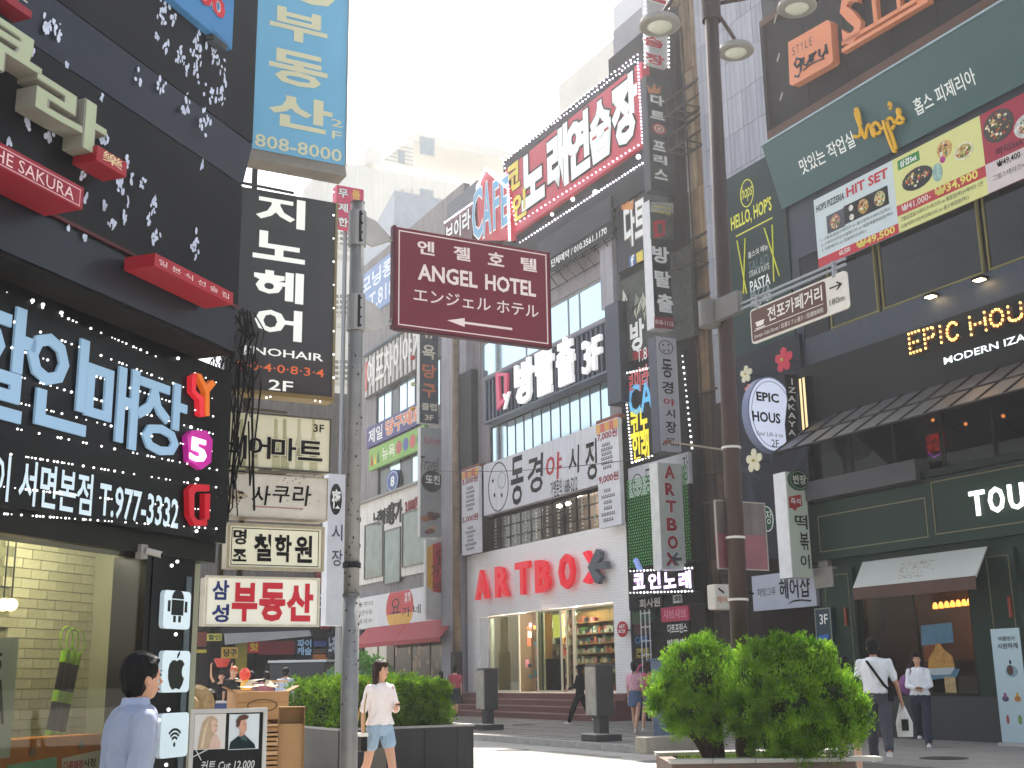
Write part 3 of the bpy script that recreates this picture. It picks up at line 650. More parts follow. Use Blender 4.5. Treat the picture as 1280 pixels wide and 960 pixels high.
for i, (p, q) in enumerate(((x0, xm-.02), (xm+.02, x1))):
    m = MB(); m.v = [(p, 0, za), (q, 0, za), (q, -.8, zb_), (p, -.8, zb_), (p, -.8, zb_-.18), (q, -.8, zb_-.18), (p, 0, za-.03), (q, 0, za-.03), (q, -.78, zb_-.03), (p, -.78, zb_-.03)]
    m.f = [(0,3,2,1), (3,4,5,2), (6,7,8,9), (0,6,9,3), (1,2,8,7)]; m.obj('canopy', rdm, s.o)
# its signs
s = signbox('slatted white sign with raised pale letters, upper left of the restaurant house', 'sign', W, (457, 446, 526, 465), .2, .2, M('#96938f', .5, var=.3), name='signboard')
s2 = s; x0, x1, z0, z1 = s.rect((457, 450, 528, 464)); z1 = s.L(457, 447)[1]; z0 = s.L(465, 494)[1]
bpy.data.objects.remove(s.panel); MB().box(x0, x1, 0, .18, z0, z1).obj('panel', M('#55504e', .6), s.o)
for k in range(14): MB().box(x0+.05+k*(x1-x0-.1)/14, x0+.05+(k+.62)*(x1-x0-.1)/14, -.03, -.001, z0+.06, z1-.06).obj('slat', M('#b9b5b0', .5), s.o)
MB().box(x0-.1, x1+.2, -.2, .2, z1+.01, z1+.08).obj('cover', M('#5d6a75', .5), s.o)
text_mb('예포차이야기', x0+.45, x1-.05, z0+.35, z1-.2, -.08, .04, .03).obj('lettering', M('#e0dcd8'), s.o); MB().box(x0+.12, x0+.38, -.06, -.032, z0+.35, z1-.3).obj('red_plate', M('#c96a5c'), s.o)
def wband(label, px0, px1, TLy, BLy, off, face, name='signboard', thick=.15):
    """sign on the street line: left edge at px0 from TLy to BLy, running right to column px1"""
    t = Th(name, label, 'sign', W, px0, BLy, off); x1 = t.L(px1, 500)[0]; z1 = t.L(px0, TLy)[1]; t.R = (0, x1, 0, z1)
    t.panel = MB().box(0, x1, 0, thick, 0, z1).obj('panel', face, t.o); return t
def rt(t, s_, fx0, fx1, fz0, fz1, mat, bold=.03, y=-.006, ext=0, out=None, name='lettering', shear=0):   # text by fractions of the panel
    x0, x1, z0, z1 = t.R; a, b, c, d = x0+(x1-x0)*fx0, x0+(x1-x0)*fx1, z0+(z1-z0)*fz0, z0+(z1-z0)*fz1
    if out: text_mb(s_, a, b, c, d, y+.004, ext, bold+.05, shear, 2, .05).obj('lettering_outline', out, t.o)
    return text_mb(s_, a, b, c, d, y, ext, bold, shear).obj(name, mat, t.o)
s = wband('purple sign with white and orange letters above the green one', 458, 530, 536, 561, .2, M('#453f78', .5)); rt(s, '제일', .04, .30, .15, .85, WHITE); rt(s, '당구재료', .36, .97, .15, .88, M('#e0825a'), .05, out=WHITE)
s = wband('green sign with a row of coloured balls under the purple one', 461, 530, 563, 589, .2, M('#7fae4c', .5)); rt(s, '뉴욕', .26, .50, .2, .8, M('#e8ecd0'))
x0, x1, z0, z1 = s.R
for k, c in enumerate(('#b02030', '#2c3c8c', '#c0343c', '#22342c')):
    MB().disc(x1*(.57+k*.12), z1*.5, x1*.048, z1*.3, -.008, -.001, 14).obj('ball_print', M(c, .4), s.o)
for k, c in enumerate(('#b03020', '#d8c040', '#2c5c2c')): MB().prism([(x1*(.04+k*.06), z1*.2), (x1*(.09+k*.06), z1*.2), (x1*(.05+k*.07), z1*.8)], -.008, -.001).obj('cue_print', M(c), s.o)
s = Th('window_emblem', 'blue oval emblem with a white ring hanging in the second floor window', 'sign', W, 490, 614, .05); s.disc('disc', (483, 590, 498, 613), 0, .03, M('#2b4f92', .5)); s.ring('ring', (484, 592, 497, 611), .03, -.01, -.001, WHITE); s.text('8', (488, 596, 493, 607), WHITE, y=-.01, bold=.05)
s = Th('channel_letters', 'small black raised letters on the white first floor above three windows', 'letter sign', W, 490, 650, .16)
s.text('느린마을', (466, 640, 487, 653), INK, y=0, ext=.05, bold=.05); s.text('홍가', (485, 629, 502, 652), INK, y=0, ext=.05, bold=.06)
s = Th('letter_plate', 'small red raised lettering right of the black raised letters', 'letter sign', W, 513, 636, .16); s.text('2.000원', (506, 625, 522, 636), M('#8a2a2c'), y=0, ext=.03, bold=.04)
s = wband('long grey restaurant sign with a red oval and menu above the awning', 438, 564, 750, 788, .22, M('#c6c6ca', .4, emit=.03))
x0, x1, z0, z1 = s.R
MB().disc(x1*.47, z1*.62, x1*.15, z1*.62, -.006, -.001, 22).obj('red_oval', M('#c02a30'), s.o) if False else None
a0 = s.L(483, 740)[0]; a1 = s.L(517, 740)[0]; cx = (a0+a1)/2; rx = (a1-a0)/2
pts = [(cx+rx*cos(q)*1.0, z1*.5 + z1*.75*sin(q)) for q in [2*pi*k/24 for k in range(24)]]
up = [(x, min(z1-.01, max(z1*.33, z))) for x, z in pts]; MB().prism([p for i, p in enumerate(up) if i == 0 or p != up[i-1]], -.006, -.001).obj('red_oval', M('#c02a30'), s.o)
lo = [(x, max(.01, min(z1*.33, z))) for x, z in pts]; MB().prism([p for i, p in enumerate(lo) if i == 0 or p != lo[i-1]], -.007, -.001).obj('yellow_oval', M('#d8a23a'), s.o)
f = lambda px: (s.L(px, 740)[0])/x1
rt(s, '요', f(489), f(501), .35, .8, INK, .0, -.012); rt(s, '가', f(503), f(513), .2, .5, INK, .0, -.012); rt(s, '네', f(517), f(526), .25, .52, INK, .0, -.012); rt(s, '정통\n본가', f(506), f(514), .62, .92, WHITE, .02, -.012)
for k, tx in enumerate(('돌구이', '얼큰우동', '생국수')): rt(s, tx, f(448), f(466), .70-k*.27, .86-k*.27, M('#7a7468'), .02)
rt(s, '802-7078', f(536), f(560), .15, .32, M('#5a5a60'), .02)
MB().box(s.L(532, 740)[0], s.L(533, 740)[0], -.012, 0, .05, z1-.05).obj('joint', M('#8a8a8c'), s.o)
s = signbox('pale blue roof sign with white letters left of the hotel sign', 'sign', W, (440, 372, 496, 372), .1, .1, M('#8ea4c4', .5))
x0 = s.L(449, 372)[0]; x1 = s.L(494, 350)[0]; z1 = s.L(449, 348)[1]; z0 = s.L(455, 400)[1]; bpy.data.objects.remove(s.panel); MB().box(x0, x1, 0, .1, z0, z1).obj('panel', M('#7f97c4', .5), s.o); s.R = (x0, x1, z0, z1)
rt(s, '모닝콩', .05, .95, .55, .92, M('#dfe6f2'), .05); rt(s, 'T.818', .3, .97, .1, .45, M('#dfe6f2'), .03)
# projecting signs of that house
def vsign(label, px_right, r, Yoff, face, side=WHITE, thick=.28, name='projecting_sign', fr=W):
    fr2 = proj(px_right, r[3], fr, Yoff); t = Th(name, label, 'sign', fr2, (r[0]+r[2])/2, r[3], 0); x0, x1, z0, z1 = t.rect(r); t.R = (x0, x1, z0, z1)
    t.panel = MB().box(x0, x1, 0, .01, z0, z1).obj('panel', face, t.o); MB().box(x0-.012, x1+.012, .012, thick, z0-.012, z1+.012).obj('case', side, t.o, bevel=.01)
    MB().tube([(x1, thick/2, z0+.3), (x1+.35, thick/2, z0+.3)], .02, 6).obj('bracket', M('#3a3a3c', .5), t.o); MB().tube([(x1, thick/2, z1-.3), (x1+.35, thick/2, z1-.3)], .02, 6).obj('bracket', M('#3a3a3c', .5), t.o)
    return t
s = vsign('navy vertical sign with cream and orange characters under the hotel sign', 552, (525, 400, 548, 530), 0, M('#24384c', .5), M('#c9c8c4', .4), .30)
cy = M('#d8d2bc'); orr = M('#d06a3c')
for ch, r, c in (('뉴', (528, 400, 544, 424), cy), ('욕', (528, 430, 544, 450), cy), ('당', (528, 454, 545, 474), orr), ('구', (528, 479, 545, 498), orr), ('클럽', (527, 503, 546, 514), cy), ('3F', (531, 518, 542, 526), cy)): s.text(ch, r, c, bold=.04)
s = vsign('grey vertical sign with a black disc and food pictures in the middle', 556, (526, 534, 556, 672), 0, M('#9b9c9c', .5), M('#c9c8c4', .4), .30)
s.disc('black_disc', (527, 587, 553, 616), -.006, 0, M('#1c1c20')); s.text('또친', (532, 593, 550, 606), WHITE, y=-.012, bold=.04); s.text('Travel', (526, 570, 548, 589), INK, bold=.0, shear=.3); s.text('Korean', (530, 545, 550, 556), M('#b0485c'), bold=0)
r_ = random.Random(8)
for k in range(7):
    px, py = 530+r_.uniform(0, 22), 640+r_.uniform(2, 26); q = r_.uniform(4, 6.5); s.disc('food_print', (px-q, py-q*.7, px+q, py+q*.7), -.004-.001*k, 0, M(r_.choice(['#7a3a2c', '#a86a48', '#8a4038', '#57322a', '#c9a890']), .5, var=.5, scale=14), 12)
s = vsign('white vertical sign with a red and yellow oval, lowest under the hotel sign', 562, (533, 674, 563, 774), 0, M('#c8c6c4', .5), M('#c9c8c4', .4), .25)
s.poly('yellow_field', [(534, 684), (541, 680), (541, 739), (534, 733)], -.006, 0, M('#d8a032')); s.poly('red_field', [(541, 680), (549, 678), (557, 680), (562, 685), (562, 735), (556, 740), (549, 741), (541, 739)], -.007, 0, M('#c0262e')); s.text('요', (544, 687, 560, 706), M('#5a1418'), y=-.012); s.text('가', (539, 706, 549, 722), INK, y=-.012); s.text('네', (541, 726, 551, 738), INK, y=-.012); s.text('국수', (551, 712, 560, 720), WHITE, y=-.012, bold=.03)
for k, (py, c) in enumerate(((447, '#c02038'), (480, '#e0d8a8'), (511, '#d8a030'))):
    s = Th('globe_lamp', '%s globe lamp on the edge of the navy vertical sign' % ('red', 'cream', 'amber')[k], 'lamp', W, 516, py, 1.1, 'coloured globe lamps beside the navy sign'); MB().ball((0, 0, 0), .11, 12, 8).obj('globe', M(c, .4), s.o, smooth=True); MB().tube([(0, 0, 0), (.3, 0, -.02)], .015, 5).obj('stem', BLACK, s.o)
s = Th('utility_pole', 'stained concrete utility pole between the restaurant house and the white brick shop', 'pole', W, 571, 880, .9, z=.13)
MB().tube([(0, 0, 0), (0, 0, s.L(571, 408)[1])], [.16, .13], 12).obj('pole', M('#8a7460', .8, var=.35, scale=3, streak=.4), s.o, smooth=True)
for k in range(12): MB().tube([(-.28 if k % 2 else .0, -.05, 3.2+k*.75), (.0 if k % 2 else .28, -.05, 3.2+k*.75)], .012, 5).obj('step_bolt', M('#2a2a2c', .5), s.o)
MB().box(-.2, .2, -.15, .15, .0, 2.3).obj('dark_wrap', M('#3f3c3e', .7), s.o)

# ------------------------------------------------------------------ white brick shop building
A = Th('white_brick_shop_building', 'five storey building with white brick shop front and huge karaoke roof sign', 'building', W, 585, 870, 0, z=0)
AL = lambda px, py, y=0: A.L(px, py, y)
xL = 0.0; xR = AL(784, 655)[0]; xE = AL(868, 500)[0]
zB = AL(783, 652)[1]; zG = AL(700, 866)[1]; zT = AL(800, 205)[1]
wbr = brickmat('white_brick', '#f4f0ee', '#efebe9', '#dcd8d6', .30, .085)
so_ = (AL(599, 800)[0], AL(768, 800)[0], zG, AL(767, 752)[1])
wall_holes(A, xL, xR, 0.13, zB, [so_], .35, wbr, 'brick_wall')
gp = M('#8d8488', .6, var=.2, scale=.8, streak=.25)
wA = (AL(612, 680)[0], AL(750, 650)[0], AL(617, 692)[1]+.02, AL(617, 655)[1]+.0); wA = (wA[0], wA[1], AL(750, 661)[1], AL(750, 610)[1])
wB = (AL(612, 560)[0], AL(762, 500)[0], AL(762, 528)[1], AL(762, 472)[1])
wC = (AL(600, 420)[0], AL(757, 380)[0], AL(757, 398)[1], AL(757, 343)[1])
z2, z3 = zB+.003, AL(785, 528)[1]
z4 = AL(762, 472)[1]+.05
wall_holes(A, xL, xR, z2, z3, [wA], .3, M('#3d2726', .6, var=.15), 'dark_red_wall')
wall_holes(A, xL, xR, z3+.003, zT, [(wB[0], wB[1], z3+.003, wB[3]), wC], .3, gp, 'grey_panel_wall')
MB().box(xL, xR, 2.6, 9, 0, zT-.2).obj('rear_rooms', M('#4a4440', .9), A.o)
window(A, wA[0], wA[1], wA[2], wA[3], 10, 3, M('#1e1a1a', .4), GLASS, .07, pane='pane')
MB().box(wA[0], wA[1], 1.8, 1.9, wA[2]-.4, wA[3]+.6).obj('room_wall', M('#5c5148', .8, var=.5, scale=1.2), A.o)
MB().box(wA[0], wA[1], .4, 1.8, wA[3]+.3, wA[3]+.35).obj('room_ceiling', M('#6a6058', .8), A.o)
for px, py in ((690, 632), (701, 629)):
    a = AL(px, py, .3); MB().ball((a[0], .6, a[1]), .10, 10, 6, (1.2, 1, .7)).obj('room_lamp', M('#fff4dc', .4, emit=6, var=0), A.o)
m = MB(); r_ = random.Random(4)
for k in range(10):
    x = wA[0]+(wA[1]-wA[0])*(k+.5)/10
    for j in range(9): z = wA[2]+.15+j*(wA[3]-wA[2]-.2)/9; m.box(x-.06, x+.06, .06, .07, z, z+.08*r_.random()+.03)
m.obj('window_lettering', M('#b9b2a4', .5, var=.4), A.o, kind='stuff')
window(A, wB[0], wB[1], z3+.02, wB[3], 13, 1, M('#4b4a4e', .4), SKYGL, .06)
window(A, wC[0], wC[1], wC[2], wC[3], 4, 1, M('#8d8d90', .4), SKYGL, .09, xs=[wC[0], AL(655, 400)[0], AL(708, 385)[0], AL(722, 380)[0], wC[1]])
# grey columns at the left edge
cg = M('#a09ca4', .7, var=.2, scale=1, streak=.3, bump=.1)
MB().box(AL(565, 500)[0], AL(580, 500)[0], -.5, 1, .13, AL(572, 378)[1]).obj('column', cg, A.o); MB().box(AL(584, 440)[0], AL(592, 440)[0], -.35, -.003, AL(590, 466)[1], zT-.1).obj('column', cg, A.o)
MB().box(AL(581, 440)[0], AL(597, 440)[0], -.30, -.003, zB+.1, AL(597, 462)[1]).obj('navy_column', M('#20232e', .5), A.o)
MB().box(AL(760, 350)[0], AL(776, 350)[0], -.30, -.003, AL(760, 390)[1], zT+.3).obj('column', cg, A.o)
# dark pier carrying the sign stack
MB().box(xR+.003, xE, -.05, 9, 3.4, zT+4.5).obj('sign_pier', M('#272327', .6, var=.3), A.o)
MB().box(xE-.9, xE, -.02, 9, 0.13, 3.39).obj('pier_base', M('#2b2422', .6, var=.3), A.o)
# entrance and steps
stp = M('#7d5550', .7, var=.15, scale=2, bump=.1)
for k in range(4):
    z = .13+(zG-.13)*k/4; MB().box(xL-.3, xR+.1, -1.45+k*.36, .34, z, .13+(zG-.13)*(k+1)/4-.002).obj('step', stp, A.o)
    MB().box(xL-.3, xR+.1, -1.47+k*.36, -1.45+k*.36, .13+(zG-.13)*(k+1)/4-.03, .13+(zG-.13)*(k+1)/4-.004).obj('step_nosing', M('#a58078', .6), A.o)
MB().box(so_[0], so_[1], .35, 6, zG-.03, zG).obj('shop_floor', M('#a79c8c', .4), A.o); MB().box(so_[0]-.2, so_[1]+.2, .36, 6, so_[3]+.15, so_[3]+.2).obj('shop_ceiling', M('#8a8278', .8), A.o)
MB().box(so_[0]-.3, so_[1]+.3, 2.4, 2.5, zG, so_[3]+.15).obj('shop_back_wall', M('#8c7a5f', .8, var=.3), A.o)
MB().box(so_[0]-.3, so_[0]-.2, .36, 2.4, zG, so_[3]+.15).obj('shop_side_wall', M('#8c7a5f', .8), A.o); MB().box(so_[1]+.2, so_[1]+.3, .36, 2.4, zG, so_[3]+.15).obj('shop_side_wall', M('#8c7a5f', .8), A.o)
fm = M('#ddd2ba', .4)
zt_ = so_[3]-.03
MB().box(so_[0], AL(609, 800)[0], .05, .3, zG, zt_).obj('plain_pilaster', M('#e6e2de', .6), A.o)
def door(px0, px1, y, ang=0, handle=True, nm='glass_door'):
    x0, x1 = AL(px0, 800)[0]+.02, AL(px1, 800)[0]-.02; b = .06; m = MB(); wd = x1-x0
    m.box(0, b, 0, .05, zG+.02, zt_); m.box(wd-b, wd, 0, .05, zG+.02, zt_); m.box(b, wd-b, .002, .048, zt_-b, zt_); m.box(b, wd-b, .002, .048, zG+.02, zG+.02+b)
    o = m.obj(nm, fm, A.o); o.location = (x0, y, 0); o.rotation_euler = (0, 0, ang)
    MB().box(b+.002, wd-b-.002, .02, .03, zG+.02+b, zt_-b).obj('pane', glass('door_glass', '#bcc6bc', .22), o)
    if handle: MB().tube([(b/2, -.05, zG+.8), (b/2, -.05, zG+1.6)], .015, 6).obj('handle', STEEL, o)
    return o
door(609, 646, .1); door(671, 677, .1, 0, False, 'door_jamb'); door(678, 704, -.25, radians(8)); door(704, 714, .1, 0, False, 'narrow_window'); door(714, 768, .12, 0, False, 'display_window')
# shelves and goods behind the display window
s = Th('shop_shelving', 'wooden shelving full of small goods behind the white brick shop window', 'shelf', W, 740, 860, -1.5, z=zG)
wdm = M('#b0824e', .6)
x0, x1 = s.L(708, 800)[0], s.L(772, 800)[0]; hs = [0, .3, .62, .95, 1.28, 1.6, 1.95, 2.35]
for h in hs: MB().box(x0, x1, 0, .35, h, h+.03).obj('shelf_board', wdm, s.o)
MB().box(x0, x1, .352, .38, 0, zt_-zG).obj('back_board', wdm, s.o)
r_ = random.Random(12)
cols = ['#a03038', '#d8d0c0', '#3c6a78', '#c89a4a', '#d890a0', '#e8e4dc', '#5a7a4a', '#384050', '#b8b0a8', '#c86a4a']
gms = [M(c, .5, var=.1) for c in cols]; lots = [MB() for _ in cols]
for h in hs[:-1]:
    x = x0+.03
    while x < x1-.12:
        wd = r_.uniform(.04, .14); lots[r_.randrange(len(cols))].box(x, x+wd, .06, .3, h+.032, h+.03+r_.uniform(.08, .25)); x += wd+r_.uniform(.005, .05)
g = empty('shop_goods', s.o.location, W.phi, 'small packaged goods crowding the wooden shelves of the white brick shop', 'goods', kind='stuff')
for l, mt in zip(lots, gms): l.obj('packages', mt, g, kind='stuff')
g2 = [MB() for _ in cols]; r_ = random.Random(13)
for _ in range(420):
    x = r_.uniform(AL(609, 800)[0], AL(704, 800)[0]); y = r_.uniform(1.6, 2.3); z = zG+r_.choice([.1, .5, .9, 1.3, 1.7, 2.0, 2.3]); g2[r_.randrange(len(cols))].box(x, x+r_.uniform(.05, .2), y, y+.1, z, z+r_.uniform(.08, .3))
g = empty('shop_goods', A.o.location, W.phi, 'dim displays of goods seen through the glass doors of the white brick shop', 'goods', kind='stuff')
for l, mt in zip(g2, gms): l.obj('packages', mt, g, kind='stuff')
MB().box(AL(650, 800)[0], AL(666, 800)[0], .9, 1.3, zG, zG+1.15).obj('counter', M('#1c1a1c', .5), A.o)
MB().box(AL(655, 800)[0], AL(668, 800)[0], 1.2, 1.25, zG+1.9, zG+2.7).obj('lit_poster', M('#e0d868', .4, emit=.8, var=.4, scale=3), A.o)
MB().box(AL(647, 800)[0], AL(654, 800)[0], .8, 1.2, zG, zt_).obj('wooden_post', M('#a5703c', .5), A.o)
for k, px in enumerate((607, 640, 670, 698, 720, 745, 762)):
    a = AL(px, 760, .1); MB().lathe([(.07, so_[3]+.12), (.07, so_[3]+.148)], 10, (a[0], .55)).obj('spotlight', M('#fff0d0', .4, emit=25, var=0), A.o)
# raised letters: red word, grey star arrow
s = Th('channel_letters', 'huge red raised letters on the white brick front', 'letter sign', W, 660, 748, .30)
for ch, r in (('A', (593, 714, 609, 748)), ('R', (618, 709, 634, 745)), ('T', (643, 704, 661, 742)), ('B', (668, 701, 686, 739)), ('O', (697, 694, 717, 735))):
    s.text(ch, r, M('#d21228', .4, emit=.16, var=.05), y=0, ext=.14, bold=.055, name='letter')
a = [s.L(*p) for p in ((728, 692), (733, 688), (756, 722), (757, 728), (744, 731), (728, 727))]
P = lambda *q: [s.L(x, y, 0) for x, y in q]
MB().prism(P((728, 691), (734, 688), (742, 706), (741, 714)), 0, .16).obj('letter', M('#d81e34', .4, emit=.22, var=.05), s.o); MB().prism(P((728, 727), (735, 730), (741, 719), (740, 707)), .002, .162).obj('letter', M('#d81e34', .4, emit=.22, var=.05), s.o)
gr = M('#5c636c', .4)
for k, q in enumerate(((( 735, 709), (746, 686), (751, 689), (751, 697), (741, 713)), ((737, 706), (758, 701), (759, 711), (737, 712)), ((735, 709), (741, 707), (752, 722), (748, 730), (744, 728)))): MB().prism(P(*q), -.02-.003*k, .14).obj('star_arm', gr, s.o)
s = Th('round_sign', 'small round red sign beside the display window on white brick', 'sign', W, 777, 796, .35); s.disc('disc', (771, 777, 784, 796), 0, .04, M('#b81c2c')); s.text('ART\nBOX', (773, 781, 782, 791), WHITE, bold=.03); MB().tube([(0, .04, .2), (0, .33, .2)], .02, 6).obj('arm', BLACK, s.o)
# moon and stars night market sign
s = Th('signboard', 'big grey white sign with moon and stars face and brushed letters', 'sign', W, 605, 645, .35)
x1 = s.L(757, 540)[0]; z1 = s.L(600, 583)[1]; s.R = (0, x1, 0, z1)
MB().box(0, x1, 0, .25, 0, z1).obj('panel', M('#d0ced4', .45, var=.08, streak=.12), s.o)
s.frame('edge', (604, 584, 758, 596), .0, 0, 0, WHITE) if False else None
s.ring('face_ring', (610, 582, 636, 636), .045, -.008, -.001, INK)
def star(s_, px, py, r, mat=INK, y=-.008):
    a = s_.L(px, py, y); s_pts = []
    for k in range(10):
        q = pi/2+k*pi/5; rr = r if k % 2 == 0 else r*.42; s_pts.append((a[0]+rr*cos(q), a[1]+rr*sin(q)))
    MB().prism(s_pts, y, -.001).obj('star_print', mat, s_.o)
star(s, 616, 601, .11); star(s, 618, 619, .11); star(s, 627, 619, .11)
a = s.L(625, 603); MB().prism([(a[0]+.17*cos(q), a[1]+.22*sin(q)) for q in [radians(-80+k*20) for k in range(9)]] + [(a[0]-.02+.10*cos(q), a[1]+.17*sin(q)) for q in [radians(80-k*20) for k in range(9)]], -.008, -.001).obj('moon_print', M('#c9c7cc', .45), s.o) 
s.ring('moon_line', (622, 592, 632, 609), .012, -.010, -.002, INK, n=18)
dp = M('#8a1a2a', .5)
for ch, r, c in (('동', (638, 573, 655, 629), INK), ('경', (659, 572, 680, 613), INK), ('야', (682, 570, 703, 597), M('#b0182c')), ('시', (710, 560, 725, 590), INK), ('장', (731, 552, 750, 597), INK)): s.text(ch, r, c, bold=.03, shear=.08, out=M('#cfcdd2', .5), og=.05)
s.text('가맹문의 1688-5212', (688, 602, 722, 614), INK, bold=.02)
for lab, r, pr in (('left', (577, 590, 599, 690), ('3,000원', '5,000원')), ('right', (745, 531, 777, 655), ('7,000원', '9,000원'))):
    s = signbox('narrow white price board with striped canopy print, %s of the moon sign' % lab, 'sign', W, r, .48, .14, M('#d4d2d8', .45), name='price_board')
    x0, x1, z0, z1 = s.R; wd = x1-x0
    for k in range(5): MB().box(x0+wd*k/5+.01, x0+wd*(k+1)/5-.01, -.008, -.001, z1-.32, z1-.03).obj('stripe_print', M('#c86a5a' if k % 2 else '#d8a052'), s.o)
    mid = .46 if lab == 'left' else .5
    for p, t0 in zip(pr, (.91, mid)): text_mb(p, x0+.06, x1-.06, z0+(z1-z0)*(t0-.09), z0+(z1-z0)*t0, -.006, 0, .05).obj('lettering', dp, s.o)
    m = MB(); r_ = random.Random(3)
    for t0, t1 in ((.80, mid+.04), (mid-.13, .04)):
        n = 6
        for k in range(n):
            z = z0+(z1-z0)*(t0+(t1-t0)*(k+.5)/n); hw = r_.uniform(.15, .3)*wd; x = -hw
            while x < hw: m.box(x, x+.07, -.006, -.001, z-.05, z-.01); m.box(x, x+.05, -.006, -.001, z+.005, z+.05); x += .10
    m.obj('menu_print', M('#3c3448', .6), s.o, kind='stuff')
    MB().box(x0-.03, x1+.03, .02, .3, z1, z1+.12).obj('cap', M('#7a3c2c', .5), s.o)
# navy slatted sign
s = Th('signboard', 'navy slatted sign with white letters and a pink doorway mark', 'sign', W, 612, 547, .45)
x1 = s.L(762, 430)[0]; z1 = s.L(605, 478)[1]; z0 = s.L(612, 520)[1]; z0 = s.L(762, 462)[1]; x0 = s.L(606, 500)[0]
MB().box(x0, x1, .06, .4, z0, z1).obj('panel', M('#15161c', .5), s.o); MB().box(x0-.03, x1+.03, -.06, .42, z0-.07, z0-.003).obj('edge_rail', M('#5a6474', .4), s.o); MB().box(x0-.03, x1+.03, -.06, .42, z1+.003, z1+.05).obj('edge_rail', M('#5a6474', .4), s.o)
sl = MB().box(0, .11, -.02, .058, z0, z1).mesh('slat', M('#4a5468', .4, .3)); n = 30
for k in range(n):
    o = bpy.data.objects.new('slat', sl); COL.objects.link(o); o.parent = s.o; o.location = (x0+(x1-x0)*(k+.2)/n, 0, 0)
MB().box(s.L(760, 430)[0], s.L(777, 430)[0], -.08, .4, z0-1.2, z1+.5).obj('corner_fin', M('#3a4150', .4, .3), s.o)
wl = M('#eeeeee', .4, emit=.15, var=0)
for ch, r in (('방', (642, 455, 666, 499)), ('탈', (668, 440, 691, 488)), ('출', (694, 427, 717, 476)), ('3F', (726, 428, 751, 459))): s.text(ch, r, wl, y=-.20, ext=.12, bold=.06 if ch != '3F' else .03, name='letter')
pk = M('#c84a6c', .4, emit=.1)
MB().prism(P2 := [s.L(*p, -.16) for p in ((619, 466), (634, 466), (633, 470), (623, 470), (625, 506), (621, 513))], -.16, -.06).obj('doorway_mark', pk, s.o)
MB().prism([s.L(*p, -.16) for p in ((630, 466), (634, 466), (633, 497), (621, 513), (622, 506), (630, 495))], -.158, -.062).obj('doorway_mark', pk, s.o)
s.text('y', (628, 493, 637, 508), wl, y=-.2, bold=.05, ext=.08, name='letter')
# roof band and karaoke board
dkp = M('#2c2a33', .6, var=.25)
s = Th('roof_sign', 'giant crimson roof sign with outlined white letters edged by lamps', 'sign', W, 640, 285, .55)
x0 = s.L(632, 240)[0]; x1 = s.L(804, 130)[0]; zt2 = s.L(800, 78)[1]; zb2 = s.L(803, 181)[1]
MB().box(x0, x1, 0, .3, zb2, zt2).obj('panel', M('#b03444', .45, emit=.06, var=.15), s.o)
MB().box(x0-.2, x1+.25, .02, .5, zt2+.003, s.L(800, 62)[1]).obj('top_rail', dkp, s.o)
for ch, r in (('노', (651, 199, 681, 245)), ('래', (683, 172, 711, 229)), ('연', (707, 156, 738, 209)), ('습', (736, 136, 765, 190)), ('장', (763, 110, 799, 168))): s.text(ch, r, M('#d8dcda', .45, emit=.1), y=-.03, bold=.088, out=M('#1c1418', .5), og=.05, outd=.012)
for ch, r in (('코', (633, 211, 650, 232)), ('인', (640, 246, 658, 268))): s.text(ch, r, M('#c8b43c', .45, emit=.1), y=-.03, bold=.06, out=M('#1c1418', .5), og=.04, outd=.012)
def edge(p, q, n, j=0): return [(p[0]+(q[0]-p[0])*k/n+random.uniform(-j, j), p[1]+(q[1]-p[1])*k/n+random.uniform(-j, j)) for k in range(n+1)]
s.dots('lamps', edge((628, 203), (797, 74), 44, .6) + edge((628, 198), (797, 68), 36, .6) + edge((797, 74), (803, 178), 24) + edge((803, 178), (645, 280), 30) + edge((630, 205), (645, 280), 14), .03, -.08, M('#f4eaff', .4, emit=1.6, var=0))
s = Th('roof_band', 'dark roof band with a line of small lamps under the crimson sign', 'sign band', W, 700, 320, .38)
za = s.L(803, 184)[1]; zc = s.L(803, 238)[1]; x0 = s.L(600, 240)[0]
x1 = s.L(804, 130)[0]; MB().box(x0, x1, 0, .36, zc, za).obj('band', dkp, s.o); 
s.dots('lamps', edge((650, 303), (803, 204), 42), .035, -.05, M('#f4eaff', .4, emit=1.6, var=0)); s.dots('big_lamps', [(716, 249), (798, 196), (744, 240), (690, 268)], .08, -.06, LED)
s = Th('reservation_sign', 'slatted dark strip sign with a white phone line below the roof band', 'sign', W, 700, 340, .55)
x0 = s.L(672, 330)[0]; x1 = s.L(764, 290)[0]; z1 = s.L(757, 248)[1]; z0 = s.L(764, 293)[1]
MB().box(x0, x1, .05, .12, z0, z1).obj('panel', M('#2e2c34', .6), s.o)
for k in range(12): MB().box(x0, x1, 0, .049, z0+.5+k*(z1-z0-.5)/12, z0+.5+(k+.6)*(z1-z0-.5)/12).obj('slat', M('#4a4854', .5), s.o)
s.text('단체예약 / 010.3561.1170', (704, 324, 757, 300), WHITE, y=-.01) if False else text_mb('단체예약 / 010.3561.1170', x0+1.0, x1-.25, z0+.10, z0+.40, -.01, 0, .03).obj('lettering', WHITE, s.o)
m = MB()
for k in range(9): x = x0+(x1-x0)*k/8; m.tube([(x, .1, z0), (x, .5, z0-.45)], .02, 5); m.tube([(x, .1, z0+.3), (x, .5, z0+.1)], .02, 5)
m.tube([(x0, .12, z0-.1), (x1, .12, z0-.1)], .02, 5); m.tube([(x0, .45, z0-.42), (x1, .45, z0-.42)], .02, 5); m.obj('steel_truss', M('#202024', .5), s.o, kind='stuff')
s = Th('gable_sign', 'red house shaped sign with blue outlined cafe letters left of the roof sign', 'sign', W, 612, 300, .75)
